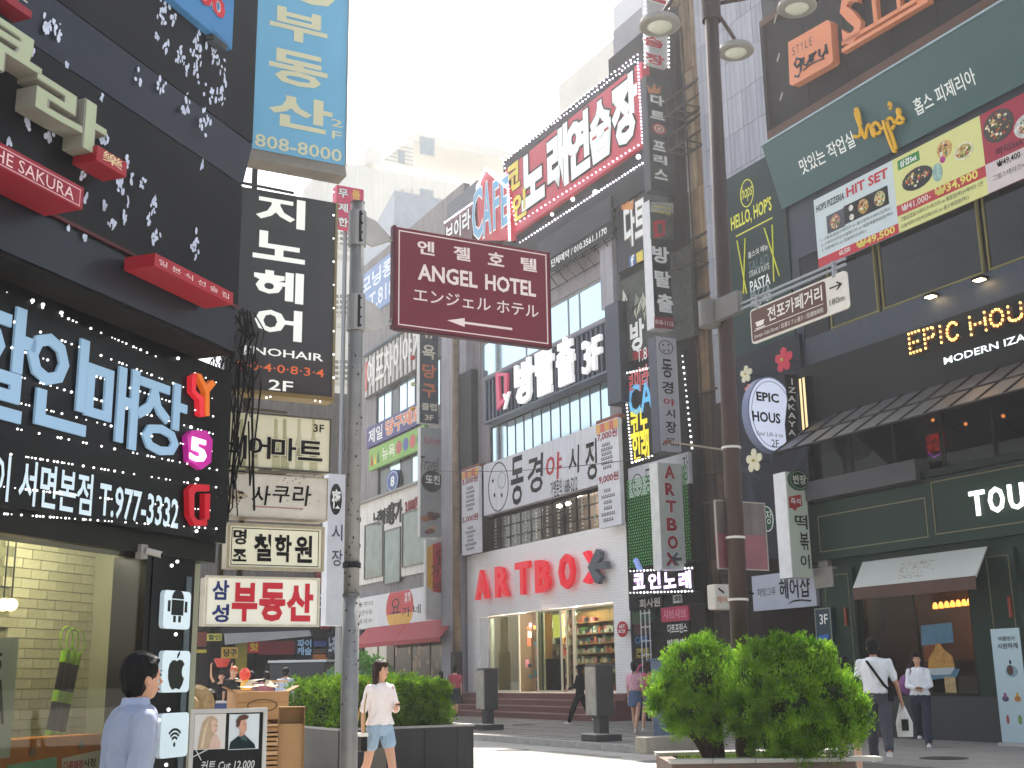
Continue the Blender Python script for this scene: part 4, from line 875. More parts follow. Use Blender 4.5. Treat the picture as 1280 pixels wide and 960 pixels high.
s.poly('panel', [(596, 235), (607, 211), (635, 236), (637, 300), (598, 300)], 0, .3, M('#b4343e', .5, emit=.05))
for ch, r in (('C', (590, 240, 603, 294)), ('A', (603, 232, 614, 289)), ('F', (616, 229, 624, 282)), ('E', (626, 226, 636, 277))): s.text(ch, r, M('#6fa9cf', .5), y=-.02, bold=.02, out=WHITE, og=.04)
s.dots('lamps', edge((607, 211), (635, 236), 12) + edge((635, 236), (637, 300), 18) + edge((607, 211), (596, 235), 8), .05, -.06, M('#f4eaff', .4, emit=1.6, var=0))
s = Th('roof_sign', 'small dark red roof sign with white letters behind the hotel sign', 'sign', W, 575, 300, .6)
x0, x1 = s.L(556, 280)[0], s.L(590, 280)[0]; z1 = s.L(588, 255)[1]; z0 = s.L(588, 300)[1]; MB().box(x0, x1, 0, .3, z0, z1).obj('panel', M('#5c1c28', .5), s.o); text_mb('보이라', x0+.1, x1-.1, z0+.5, z1-.15, -.02, 0, .05).obj('lettering', WHITE, s.o)
MB().box(x0, x1+.3, .1, .4, z1+.01, z1+.9).obj('grey_cap', M('#5c6068', .5), s.o)
s.dots('lamps', edge((556, 278), (590, 254), 14), .035, -.05, M('#f4eaff', .4, emit=1.6, var=0))
# boards on the pier
def pier_board(label, r, face, off=.25):
    return signbox(label, 'sign', W, r, off, .12, face, rim=0, case=None)
def wboard(label, px0, py_t0, px1, py_b1, off, face, name='signboard', thick=.12):
    t = Th(name, label, 'sign', W, (px0+px1)/2, py_b1, off); a = t.L(px0, py_t0); b = t.L(px1, py_b1); t.R = (a[0], b[0], b[1], a[1])
    t.panel = MB().box(a[0], b[0], 0, thick, b[1], a[1]).obj('panel', face, t.o); return t
s = wboard('dark tilted board with a crown, white letters and two app marks', 768, 243, 838, 306, .3, M('#38333c', .5, var=.2)); s.text('다트', (779, 258, 808, 298), WHITE, bold=.05, out=M('#7a7060'), og=.04)
s.poly('crown_print', [(777, 262), (775, 250), (781, 256), (784, 245), (787, 255), (792, 248), (791, 262)], -.008, 0, M('#d08a50'))
s.poly('blue_mark', [(786, 321), (794, 317), (795, 330), (787, 334)], -.008, 0, M('#3a5c9c')); s.text('f', (788, 320, 793, 331), WHITE, y=-.014, bold=.06); s.poly('yellow_mark', [(795, 317), (803, 312), (804, 325), (796, 329)], -.008, 0, M('#d8c04a'))
s = wboard('camouflage board with white letter behind the vertical white edged sign', 775, 352, 868, 418, .22, M('#4a5048', .6, var=.7, scale=5)); s.text('방', (787, 404, 806, 434), WHITE, y=-.014, bold=.06); s.poly('red_line', [(791, 440), (812, 434), (812, 446), (792, 450)], -.008, 0, M('#8a1a2a')); s.text('T.81', (796, 438, 812, 447), WHITE, y=-.012)
r_ = random.Random(6)
for k in range(16): px = 778+r_.uniform(0, 26); s.poly('camouflage_print', [(px, 358+r_.uniform(0, 34)), (px+r_.uniform(3, 8), 362+r_.uniform(0, 34)), (px+r_.uniform(-3, 5), 372+r_.uniform(0, 30))], -.003-.0006*k, 0, M(r_.choice(['#a9ab98', '#788070', '#c5c4b4', '#2c322c'])))
s = wboard('black board with neon outlined coloured words on the pier', 779, 468, 860, 550, .22, M('#17151a', .5))
s.text('보이라', (783, 466, 811, 484), M('#a8303c', .5, emit=.2), y=-.01, bold=.03, out=M('#e0b8b8'), og=.03); s.text('CA', (785, 483, 817, 511), M('#5aa4d0', .5, emit=.2), y=-.01, bold=.03)
s.text('코노', (787, 515, 811, 542), M('#e0cc2c', .5, emit=.25), y=-.01, bold=.06); s.text('인래', (790, 545, 812, 573), M('#e0cc2c', .5, emit=.25), y=-.01, bold=.06)
s.dots('lamps', edge((780, 467), (812, 460), 8) + edge((780, 468), (790, 578), 26) + edge((791, 578), (815, 570), 6) + edge((853, 445), (865, 560), 16), .033, -.06, LED)
s = wboard('grey white board with a small moon face ring below the neon words', 785, 586, 862, 604, .22, M('#b0b0b6', .5)); s.ring('face_ring', (789, 594, 804, 620), .03, -.008, -.001, INK, n=20); star(s, 793, 603, .06); star(s, 794, 612, .06); star(s, 799, 611, .06); s.text('동', (806, 587, 814, 616), INK); s.text('장', (853, 570, 861, 600), INK)
s = wboard('perforated black board with rows of green lamps on the pier', 783, 640, 866, 700, .22, M('#15181a', .5))
m = MB(); x0, x1, z0, z1 = s.R; zt3 = z1+1.2
MB().box(x0, x1, .005, .1, z1, zt3).obj('panel', M('#15181a', .5), s.o)
nx, nz = 26, 30
for i in range(nx):
    for j in range(nz):
        m.box(x0+.08+(x1-x0-.12)*i/nx+(.04 if j % 2 else 0), x0+.13+(x1-x0-.12)*i/nx+(.04 if j % 2 else 0), -.012, -.001, z0+.05+(zt3-z0-.25)*j/nz, z0+.10+(zt3-z0-.25)*j/nz)
m.obj('green_lamps', M('#3c8a3c', .5, emit=.15, var=.5, scale=3), s.o, kind='stuff')
MB().tube([s.L(798, 700)[0:1]+(-.1,)+s.L(798, 700)[1:], s.L(806, 716)[0:1]+(-.12,)+s.L(806, 716)[1:], s.L(818, 718)[0:1]+(-.1,)+s.L(818, 718)[1:]], .09, 8).obj('neon_ribbon', M('#7d8fc8', .4, emit=.2), s.o)
s = wboard('lit board with shimmering pale letters above the dark entrance', 786, 715, 867, 738, .45, M('#14131a', .5), thick=.3)
for ch, r in (('코', (791, 718, 806, 735)), ('인', (810, 717, 826, 735)), ('노', (829, 716, 845, 734)), ('래', (848, 715, 864, 735))): s.text(ch, r, M('#d8d4f0', .5, emit=1.2, var=.5, scale=8), y=-.012, bold=.05, out=M('#8a5a90', .5, emit=.4), og=.04)
s.dots('lamps', edge((788, 714), (865, 710), 18) + edge((788, 741), (865, 739), 18), .03, -.04, LED)
# projecting signs of the pier
gw = M('#b4b6b4', .45, var=.06)
s = vsign('white vertical sign with red outlined letters and lamps, topmost of the pier', 842, (806, -60, 836, 82), 0, M('#b9b8b8', .5), M('#c8c8ca', .4), .3)
for ch, r in (('연', (806, -34, 833, 6)), ('습', (804, 42, 829, 62)), ('장', (806, 64, 831, 84))): s.text(ch, r, M('#b82838'), y=-.012, bold=.06, out=WHITE, og=.05)
for r in (): pass
s.dots('lamps', edge((806, 0), (806, 84), 16) + edge((836, 0), (836, 84), 16), .033, -.05, LED)
s = vsign('charcoal vertical sign with crown, white letters and red target', 851, (808, 94, 846, 243), 0, M('#33323a', .5, var=.15), M('#44434c', .5), .35)
s.poly('crown_print', [(811, 116), (809, 106), (814, 112), (818, 104), (821, 112), (826, 107), (825, 117)], -.008, 0, M('#c07848'))
for ch, r in (('다', (813, 117, 830, 134)), ('트', (813, 137, 831, 151)), ('프', (816, 175, 832, 190)), ('리', (817, 192, 834, 207)), ('스', (818, 210, 835, 226))): s.text(ch, r, WHITE, y=-.012, bold=.05, out=M('#7c7870'), og=.05)
for q, c in ((9, '#a83038'), (6.5, '#d8c8b8'), (4.5, '#a83038'), (2.5, '#e8dcc8')): s.disc('target_print', (824-q, 161-q, 824+q, 161+q), -.006-.002*(10-q), 0, M(c))
s = vsign('black vertical sign with white cased edge, red doorway mark and number', 855, (812, 250, 842, 412), .1, M('#1b1a1f', .45), M('#d0d0d2', .35), .42)
s.poly('camouflage_field', [(813, 266), (842, 268), (842, 300), (813, 298)], -.003, 0, M('#50544c', .5, var=.8, scale=7)); s.poly('pale_field', [(813, 252), (842, 254), (842, 267), (813, 265)], -.003, 0, M('#9c9c90', .5, var=.4, scale=7))
s.text('방탈출카페', (817, 256, 838, 262), M('#d8c838'), y=-.008, bold=.04); s.text('서면점', (815, 262, 838, 269), M('#d8c838'), y=-.008, bold=.04)
for q in ([(817, 276), (832, 275), (832, 279), (821, 280), (823, 294), (818, 298)], [(828, 275), (832, 275), (831, 294), (819, 298), (822, 293), (828, 291)]): s.poly('doorway_mark', q, -.012, 0, M('#b81c34'))
for ch, r in (('방', (815, 306, 837, 331)), ('탈', (818, 337, 839, 361)), ('출', (821, 366, 842, 392))): s.text(ch, r, WHITE, y=-.012, bold=.06)
s.poly('number_field', [(818, 396), (842, 397), (843, 411), (818, 410)], -.008, 0, M('#7c1428')); s.text('818-1112', (819, 399, 842, 408), M('#e0b8bc'), y=-.014, bold=.04)
s = vsign('grey vertical sign with moon face ring and black brushed letters', 862, (820, 420, 852, 566), .1, M('#b4b3bd', .5, var=.08), M('#4a4c5c', .5), .42)
s.ring('face_ring', (823, 424, 842, 444), .022, -.008, -.001, INK, n=20); star(s, 829, 431, .045); star(s, 830, 438, .045); star(s, 836, 438, .045); star(s, 836, 431, .045)
for ch, r, c in (('동', (827, 448, 841, 473), INK), ('경', (827, 476, 842, 493), INK), ('야', (829, 497, 844, 508), M('#b0182c')), ('시', (832, 511, 844, 523), INK), ('장', (832, 526, 846, 542), INK)): s.text(ch, r, c, y=-.008, bold=.03)
s.scrib('small_print', (826, 545, 851, 561), 2, INK)
s = vsign('pale vertical sign with six dark red roman letters and a star', 868, (822, 578, 858, 712), .1, M('#b2b8b4', .45, emit=.02), M('#d2d2cf', .35), .42)
for ch, r in (('A', (830, 581, 844, 599)), ('R', (831, 603, 844, 620)), ('T', (832, 625, 846, 641)), ('B', (833, 647, 847, 664)), ('O', (834, 669, 848, 687))): s.text(ch, r, M('#a0182c'), bold=.07, out=M('#dcd8d8'), og=.04)
s.poly('red_stroke', [(833, 692), (836, 690), (846, 706), (844, 708)], -.006, 0, M('#8a1a30')); s.poly('red_stroke', [(833, 706), (836, 708), (843, 698), (840, 695)], -.007, 0, M('#8a1a30'))
for q in ([(840, 698), (846, 690), (848, 692), (842, 700)], [(841, 697), (852, 697), (852, 701), (841, 701)], [(840, 700), (848, 708), (849, 706), (843, 699)]): s.poly('grey_stroke', q, -.009, 0, M('#4a5054'))
# entrance under the pier
e = Th('entrance', 'dark karaoke entrance full of small signs under the pier', 'entrance', W, 826, 900, .05, z=.13)
x0, x1 = e.L(787, 800)[0], e.L(850, 800)[0]; zt4 = e.L(826, 742)[1]
MB().box(x0, x1, .05, .2, 0, zt4).obj('wall', M('#1d1b1e', .6), e.o)
def plate(r, face, txt=None, tc=WHITE, y=-.03, b=.04, nm='plate'):
    a, b_, c, d = e.rect(r, y); o = MB().box(a, b_, y, .048, c, d).obj(nm, face, e.o)
    if txt:
        w_, h_ = b_-a, d-c; text_mb(txt, a+w_*.08, b_-w_*.08, c+h_*.15, d-h_*.15, y-.006, 0, b).obj('lettering', tc, e.o)
plate((797, 747, 828, 760), M('#201e22'), '회사원', M('#c8c4c0')); plate((841, 744, 852, 753), M('#c8c8c8'), '회', INK); plate((826, 760, 861, 775), M('#b83858'), '샤브샤브', M('#d88ca0'), nm='banner')
plate((790, 765, 815, 778), M('#183820', .5, emit=.1, var=.8, scale=8)); plate((832, 778, 862, 793), M('#1c1a20'), '다트프린스', M('#d8d4d0')); plate((832, 797, 860, 812), M('#1c1a20'), '방탈출', M('#d8d4d0'))
plate((792, 780, 812, 792), M('#4c2420'), None); plate((792, 794, 812, 806), M('#14283c'), 'CAFE', M('#3a6a9c')); plate((793, 808, 813, 825), M('#1c1a1c'), '코인\n노래', M('#b8a43c')); plate((794, 826, 811, 850), M('#201820'), 'O', M('#b8406c'))
m = MB(); 
for i in range(3): a = e.L(817+i*5.5, 780); m.tube([(a[0], -.35, .1), (a[0], -.35, 3.2)], .02, 5)
for j in range(8): a, b_ = e.L(817, 780), e.L(829, 780); m.tube([(a[0], -.35, .3+j*.4), (b_[0], -.35, .3+j*.4)], .016, 5)
rk = Th('wire_rack', 'tall white wire rack standing in the karaoke entrance', 'rack', W, 822, 900, .5, z=.13); o = m.obj('wires', M('#c8c8c8', .4), rk.o); o.location = (-.0-(rk.u-e.u), .35, 0)
# ------------------------------------------------------------------ rusty clad gap and tiled building between the pier and the right building
C = Th('rusty_clad_building', 'tall narrow rusty sheet clad building between the sign pier and the green board', 'building', W, 868, 880, -.25, z=0)
cxr = C.L(960, 500)[0]; ct = C.L(880, -60)[1]
MB().box(-.3, cxr, .03, 8, 0, ct).obj('wall', M('#3a3330', .8, var=.4), C.o)
shm = [M('#a08a70', .75, var=.35, scale=1.5, streak=.5, bump=.2), M('#8e7758', .75, var=.4, scale=2, streak=.5, bump=.2), M('#a39c96', .7, var=.3, scale=1.5, streak=.4), M('#7d6248', .8, var=.4, scale=2, streak=.5, bump=.2), M('#5a4636', .8, var=.4, scale=2, streak=.5), M('#463831', .8, var=.35, scale=2, streak=.5)]
r_ = random.Random(21); z = .1; step = []
edges_x = [-.25, .42, .8, 1.15, 1.6, 2.1]
while z < ct-1:
    h = r_.choice([1.5, 2.0, 2.4])
    for i in range(5):
        q = r_.random(); zz = z+r_.uniform(-.05, .05)
        if z < 9: mt = shm[4 if q < .35 else 5]
        elif z < 12.5: mt = shm[3 if q < .5 else 4]
        else: mt = shm[(0, 1, 2, 0, 1)[i] if q < .7 else 3]  # upper sheets get lighter colours: the light up there is painted in
        MB().box(edges_x[i]+.012, edges_x[i+1]-.012, -.03-r_.random()*.07, .03, z+.015, z+h-.015).obj('clad_sheet', mt, C.o)
    z += h
for k in range(4):
    x = edges_x[k]+.1; MB().tube([(x, -.12, 3), (x, -.12, ct-2)], .022, 6).obj('conduit', M('#3a332e', .6), C.o)
for k, zz in enumerate((5.2, 8.4, 11.3, 13.2, 17.0, 18.2)):
    m = MB(); 
    for y in (-.12, -.75): m.box(-.2, 2.0, y-.03, y+.03, zz, zz+.06); m.box(-.2, 2.0, y-.02, y+.02, zz+.5, zz+.54)
    for j in range(6): x = -.2+j*.44; m.box(x-.02, x+.02, -.75, -.12, zz+.01, zz+.05); m.box(x-.02, x+.02, -.77, -.73, zz, zz+.54)
    m.obj('steel_gantry', M('#4d4036', .6, var=.3), C.o) if k in (4, 5, 3) else None
    MB().box(-.2, 2.05, -.14, -.06, zz+1.0, zz+1.06).obj('rail', M('#4a3d34', .7), C.o)
MB().tube([(.55, -.2, 12.5), (.55, -.2, 16.5)], .04, 6).obj('pale_pipe', M('#c9c4b8', .5), C.o); MB().tube([(.72, -.2, 12.5), (.72, -.2, 16.5)], .04, 6).obj('pale_pipe', M('#c9c4b8', .5), C.o)
T = Th('tiled_building', 'pale grey building faced with big square panels above the green board', 'building', W, 905, 600, -.1, z=9)
MB().box(-.2, 6.5, .03, 6, 0, 24).obj('wall', M('#8b8b93', .7), T.o)
tm = [M('#a7a8b4', .45, var=.1, scale=1, streak=.25), M('#9fa1ae', .45, var=.1, scale=1, streak=.3)]
pm1 = [MB().box(0, .64, -.012, .03, 0, 1.13).mesh('facing_panel', q) for q in tm]
for i in range(9):
    for j in range(13):
        o = bpy.data.objects.new('facing_panel', r_.choice(pm1)); COL.objects.link(o); o.parent = T.o; o.location = (-.1+i*.655, r_.uniform(-.003, .003), 2+j*1.145)
MB().tube([(1.55, -.06, 13), (1.55, -.06, 17)], .03, 6).obj('downpipe', M('#3c3c40', .5), T.o)

# ------------------------------------------------------------------ building on the right
navy = M('#3a4250', .55, var=.12, scale=.8, streak=.12); green = M('#2b4238', .5, var=.15, scale=1); 
R = Th('cafe_building', 'dark navy and green building on the right with pizzeria, bar and bakery floors', 'building', RB, 1035, 900, 0, z=0)
RL = R.L; XE = RL(1400, 600)[0]; X0 = RL(925, 600)[0]; XG = 0.0
zG1 = RL(1035, 600)[1] ; z_tous_top = RL(1280, 500)[1]
# levels measured at the column px 1040
def zat(py, px=1040): return RL(px, py)[1]
zb0 = zat(655, 1036); z1f = RL(1240, 577)[1]
za_, zb_2 = zat(517, 1036), zat(440, 1036)
z2w0, z2w1 = RL(1170, 590)[1], RL(1036, 517)[1]
w2r = (RL(1012, 600)[0], XE, RL(1040, 643)[1]+.15, RL(1036, 519)[1])
z3 = RL(1037, 413)[1]; z3t = RL(1057, 324)[1]+.5
w3r = (RL(1004, 400)[0], XE, z3, z3t)
wd0 = (RL(1079, 800)[0], RL(1200, 800)[0]+.35, .95, RL(1100, 735)[1])
zhop0, zhop1 = RL(1015, 237)[1], RL(1000, 165)[1]
# shells
wall_holes(R, X0, XE, w2r[2]-.02, zhop0, [w2r, w3r], .4, navy, 'wall')
wall_holes(R, XG, XE, .13, w2r[2]-.023, [wd0, (RL(1250, 800)[0]+.5, XE-1, .3, 3)], .4, green, 'green_front')
MB().box(RL(962, 150)[0], XE, .0, 7, zhop0+.003, 30).obj('upper_wall', M('#4a4648', .7, var=.2), R.o)
MB().box(X0, XE, 4.5, 7, 0.13, zhop0-.01).obj('rear_rooms', M('#2a2422', .9), R.o)
MB().box(X0, XE, .41, 4.45, w2r[2]-.28, w2r[2]-.04).obj('floor_slab', M('#30292a', .8), R.o); MB().box(X0, XE, .41, 4.45, w3r[2]-.5, w3r[2]-.2).obj('floor_slab', M('#30292a', .8), R.o)
MB().box(X0, XE, .41, 4.45, zhop0-.35, zhop0-.02).obj('floor_slab', M('#30292a', .8), R.o)
MB().box(X0-.02, X0+.02, .4, 7, .1, zhop0).obj('side_wall', M('#3c3a40', .8), R.o)
MB().box(X0+.05, XG-.003, .35, .6, .13, w2r[2]-.03).obj('recess_wall', M('#2a1e1c', .8, var=.4, scale=3), R.o)
# base of the green front
MB().box(XG, XE, -.05, -.003, .13, .95).obj('plinth', M('#4a4c4c', .7, var=.2), R.o)
for r in ((1032, 700), ):
    pass
tr = M('#7d765a', .5)
def thinframe(t_, x0, x1, z0, z1, y=-.06, th=.018, mt=tr, nm='gilt_line'):
    m = MB(); m.box(x0, x1, y, y+.02, z1-th, z1); m.box(x0, x1, y, y+.02, z0, z0+th); m.box(x0, x0+th, y, y+.02, z0+th, z1-th); m.box(x1-th, x1, y, y+.02, z0+th, z1-th); return m.obj(nm, mt, t_.o)
zc0, zc1 = zat(712, 1040), zat(636, 1040)
zf1, zf0 = RL(1165, 623)[1], RL(1040, 690)[1]
MB().box(XG-.03, XE, -.18, -.003, RL(1040, 700)[1], RL(1165, 607)[1]+.05).obj('fascia', green, R.o)
thinframe(R, RL(1031, 660)[0], RL(1166, 640)[0], zf0, RL(1031, 646)[1], -.19)
thinframe(R, RL(1176, 640)[0], XE-.2, RL(1186, 668)[1], RL(1180, 602)[1], -.21)
MB().box(RL(1163, 600)[0], XE, -.30, -.181, RL(1163, 592)[1]-.12, RL(1163, 592)[1]+.02).obj('cornice', M('#24332c', .5), R.o)
MB().box(RL(1163, 600)[0], XE, -.24, -.182, RL(1166, 604)[1], RL(1166, 604)[1]+.06).obj('moulding', M('#2b3b34', .5), R.o)
MB().box(RL(1015, 620)[0], RL(1164, 600)[0], -.42, -.002, RL(1040, 625)[1]+.0, RL(1040, 625)[1]+.42).obj('grey_canopy_edge', M('#54545a', .6), R.o)
# pilasters with thin gilt frames and red wall lamps
for px0, px1 in ((1037, 1077), (1243, 1285)):
    x0, x1 = RL(px0, 800)[0], RL(px1, 800)[0]; MB().box(x0, x1, -.12, -.004, .96, RL(1045, 712)[1]).obj('pilaster', green, R.o); thinframe(R, x0+.12, x1-.12, 1.1, RL(1045, 712)[1]-.12, -.135, .012)
for px in (1058, 1264):
    s = Th('wall_lamp', 'small copper wall light on the green pilaster %s of the bakery window' % ('left' if px == 1058 else 'right'), 'lamp', RB, px, 782 if px == 1058 else 772, .17, 'copper wall lights of the bakery'); MB().tube([(0, 0, 0), (0, 0, .38)], .035, 8).obj('tube', M('#8a3c2c', .4, .3), s.o)
# bakery window
window(R, wd0[0], wd0[1], wd0[2], wd0[3], 2, 1, M('#20241f', .4), glass('dark_glass', '#b9b0a4', .05), .07, y=.06, name='bakery_window')
s = Th('bakery_room', 'dim brown bakery room behind the window', 'room', RB, 1150, 880, -.42, kind='structure', z=.13)
MB().box(-3, 4.5, 2.2, 2.3, 0, 4.2).obj('back_wall', M('#7c5c44', .8, var=.35, scale=1.2), s.o); MB().box(-3, 4.5, 0, 2.2, .0, .05).obj('floor', M('#5a4436', .6), s.o); MB().box(-3, 4.5, 0, 2.2, 4.1, 4.2).obj('ceiling', M('#3c322c', .8), s.o)
MB().box(-.5, 1.8, .8, 1.4, .05, 1.5).obj('counter', M('#3a2a22', .6), s.o); MB().box(-2.2, -.9, 1.2, 1.6, .05, 2.2).obj('cabinet', M('#8a6a50', .6), s.o)
m = MB()
for k in range(7): 
    s1 = Th('pendant_lamp', 'amber pendant lamp in the bakery window row, %s' % ('leftmost', 'second from the left', 'third from the left', 'in the middle', 'third from the right', 'second from the right', 'rightmost')[k], 'lamp', RB, 1169+k*7.2, 758-k*.8, -.9, 'amber pendant lamps in a row inside the bakery'); MB().lathe([(.05, -.05), (.05, .02), (.02, .08)], 10).obj('shade', M('#ff9a4a', .4, emit=6, var=0), s1.o); MB().tube([(0, 0, .08), (0, 0, .7)], .006, 5).obj('cord', BLACK, s1.o)
s1 = Th('pendant_lamp', 'single tall amber lamp right of the row in the bakery window', 'lamp', RB, 1228, 765, -.9); MB().lathe([(.05, -.12), (.08, .1)], 10).obj('shade', M('#ffb060', .4, emit=4, var=0), s1.o); MB().tube([(0, 0, .1), (0, 0, .7)], .006, 5).obj('cord', BLACK, s1.o)
s = Th('window_poster', 'blue poster with a yellow food mound on the bakery window', 'poster', RB, 1170, 848, -.04)
s.poly('blue_field', [(1151, 782), (1190, 778), (1192, 803), (1152, 807)], 0, .005, M('#4d7690', .5, var=.3, scale=6)); s.poly('blue_field', [(1157, 838), (1200, 836), (1196, 846), (1162, 850)], 0, .004, M('#4d7690', .5, var=.3, scale=6))
s.poly('food_print', [(1160, 838), (1161, 823), (1168, 812), (1170, 804), (1174, 804), (1180, 812), (1190, 820), (1193, 832), (1190, 838)], -.006, -.001, M('#b98a3c', .5, var=.6, scale=14)); s.poly('dish_print', [(1159, 836), (1194, 834), (1188, 843), (1166, 844)], -.010, -.007, M('#a9b4b8', .5))
s = Th('window_poster', 'small yellow printed paper low on the bakery window', 'poster', RB, 1187, 867, -.04); s.box('paper', (1180, 846, 1196, 868), 0, .004, M('#b39a6c', .5, var=.5, scale=10))
# awning
s = Th('awning', 'white slanted awning with faint lettering over the bakery window', 'awning', RB, 1150, 742, .13)
a, b = s.L(1078, 700)[0], s.L(1236, 700)[0]; zt = s.L(1083, 702)[1]; zlo = s.L(1066, 735, -.9)[1]; a2, b2 = s.L(1066, 735, -.9)[0], s.L(1219, 720, -.9)[0]
b2 = s.L(1219, 719, -.9)[0]
m = MB(); m.v = [(a, 0, zt), (b, 0, zt), (b2, -.9, zlo), (a2, -.9, zlo), (a, 0, zt-.03), (b, 0, zt-.03), (b2, -.87, zlo-.03), (a2, -.87, zlo-.03)]
m.f = [(0,3,2,1), (4,5,6,7), (0,4,7,3), (1,2,6,5)]; m.obj('canopy', M('#c4c4bc', .6, var=.08, emit=.0), s.o)
MB().box(a2, b2, -.905, -.89, zlo-.24, zlo-.002).obj('valance', M('#5c4238', .7, var=.2), s.o)
m = MB(); r_ = random.Random(9)
for _ in range(70):
    u = r_.uniform(.35, .62); v = r_.uniform(.25, .85); x = a+(b-a)*u+(a2-a)*v; y = -.9*v; z = zt+(zlo-zt)*v+.006; m.box(x, x+.06, y, y+.012, z, z+.004)
m.obj('faint_lettering', M('#8a7a5a', .7), s.o, kind='stuff')
# lit white word on the fascia
s = Th('channel_letters', 'glowing white roman letters on the dark green fascia, cut by the right edge', 'letter sign', RB, 1245, 640, .26)
for ch, r in (('T', (1210, 615, 1232, 643)), ('O', (1233, 610, 1256, 639)), ('U', (1258, 606, 1281, 635)), ('S', (1284, 601, 1302, 631))): s.text(ch, r, M('#f6f6f2', .4, emit=.6, var=0), y=0, ext=.04, bold=.03, name='letter')
# second floor: dark bay windows, glass canopy, bar name
window(R, w2r[0], w2r[1], w2r[2], w2r[3]-.4, 6, 1, M('#241c1e', .5), glass('bar_glass', '#7c7470', .05), .09, y=.1, name='bar_window')
MB().box(X0+.1, XE, 2.2, 2.3, w2r[2]-.02, w2r[3]).obj('bar_wall', M('#4a2f24', .8, var=.5), R.o)
MB().box(w2r[0], XE, -.10, -.003, w2r[3]-.4, w2r[3]+1.25).obj('bar_sign_board', M('#2a2c2e', .6), R.o)
s = Th('neon_sign', 'small red and violet neon sign glowing behind the bar window', 'neon sign', RB, 1170, 572, -.16)
s.text('OPEN\n영업중', (1157, 545, 1183, 561), M('#ff2810', .4, emit=3.5, var=0), bold=.0, name='red_neon'); MB().tube([s.L(1160, 566)[:1]+(0,)+s.L(1160, 566)[1:], s.L(1168, 572)[:1]+(0,)+s.L(1168, 572)[1:], s.L(1175, 566)[:1]+(0,)+s.L(1175, 566)[1:]], .02, 6).obj('violet_neon', M('#a050d0', .4, emit=3, var=0), s.o)
for px, py in ((1166, 525), (1207, 530), (1254, 520)): s = Th('spot_lamp', 'tiny amber ceiling spot of the bar, at the %s' % {1166: 'left', 1207: 'middle', 1254: 'right'}[px], 'lamp', RB, px, py, -.9, 'amber ceiling spots of the bar'); MB().ball((0, 0, 0), .04, 8, 5).obj('bulb', M('#ffb060', .4, emit=6, var=0), s.o)
s = Th('glass_canopy', 'sloping glass canopy with dark bars over the bar windows', 'canopy', RB, 1010, 560, .12)
zt = s.L(1036, 517)[1]-.05; x0 = s.L(1036, 520)[0]-.2; x1 = XE-R.u*0
x1 = s.L(1390, 400)[0]; zl_ = s.L(1005, 557, -1.5)[1]; m = MB(); 
gmt = glass('canopy_glass', '#8a8c92', .38, .35); bars = M('#17181b', .5)
n = 12
for k in range(n+1):
    x = x0+(x1-x0)*k/n; MB().tube([(x, 0, zt), (x, -1.5, zl_)], .03, 4).obj('bar', bars, s.o)
    if k < n:
        mm = MB(); xx = x0+(x1-x0)*(k+1)/n
        for q in (0, 1): z_a = zt+(zl_-zt)*(q*.5+.01); z_b = zt+(zl_-zt)*(q*.5+.49); mm = MB(); mm.v = [(x+.03, -1.5*(q*.5+.01), z_a), (xx-.03, -1.5*(q*.5+.01), z_a), (xx-.03, -1.5*(q*.5+.49), z_b), (x+.03, -1.5*(q*.5+.49), z_b)]; mm.v += [(p[0], p[1], p[2]-.012) for p in mm.v]; mm.f = [(0,3,2,1), (4,5,6,7), (0,1,5,4), (1,2,6,5), (2,3,7,6), (3,0,4,7)]; mm.obj('pane', gmt, s.o)
for q in (.5, 1.0): MB().tube([(x0, -1.5*q, zt+(zl_-zt)*q), (x1, -1.5*q, zt+(zl_-zt)*q)], .03, 4).obj('rail', bars, s.o)
def letters_bulb(ch, r):
    s.text(ch, r, M('#2a2420', .5), y=0, ext=.1, bold=.05, name='letter')
    x0, x1, z0, z1 = s.rect(r); return x0, x1, z0, z1
s = Th('bulb_letters', 'amber bulb studded roman letters on the dark band, cut by the right edge', 'letter sign', RB, 1210, 440, .30)
bulbs = MB(); txt = [('E', (1138, 418, 1153, 438)), ('P', (1157, 413, 1171, 432)), ('I', (1175, 409, 1181, 428)), ('C', (1185, 406, 1201, 423)), ('H', (1214, 397, 1235, 413)), ('O', (1239, 390, 1257, 405)), ('U', (1262, 384, 1280, 398)), ('S', (1284, 377, 1300, 391))]
ST = {'E': [((0,0),(0,1)), ((0,0),(1,0)), ((0,.5),(.8,.5)), ((0,1),(1,1))], 'P': [((0,0),(0,1)), ((0,1),(.8,1)), ((.95,.95),(.95,.6)), ((0,.5),(.8,.5))], 'I': [((.5,0),(.5,1))], 'H': [((0,0),(0,1)), ((1,0),(1,1)), ((0,.5),(1,.5))]}
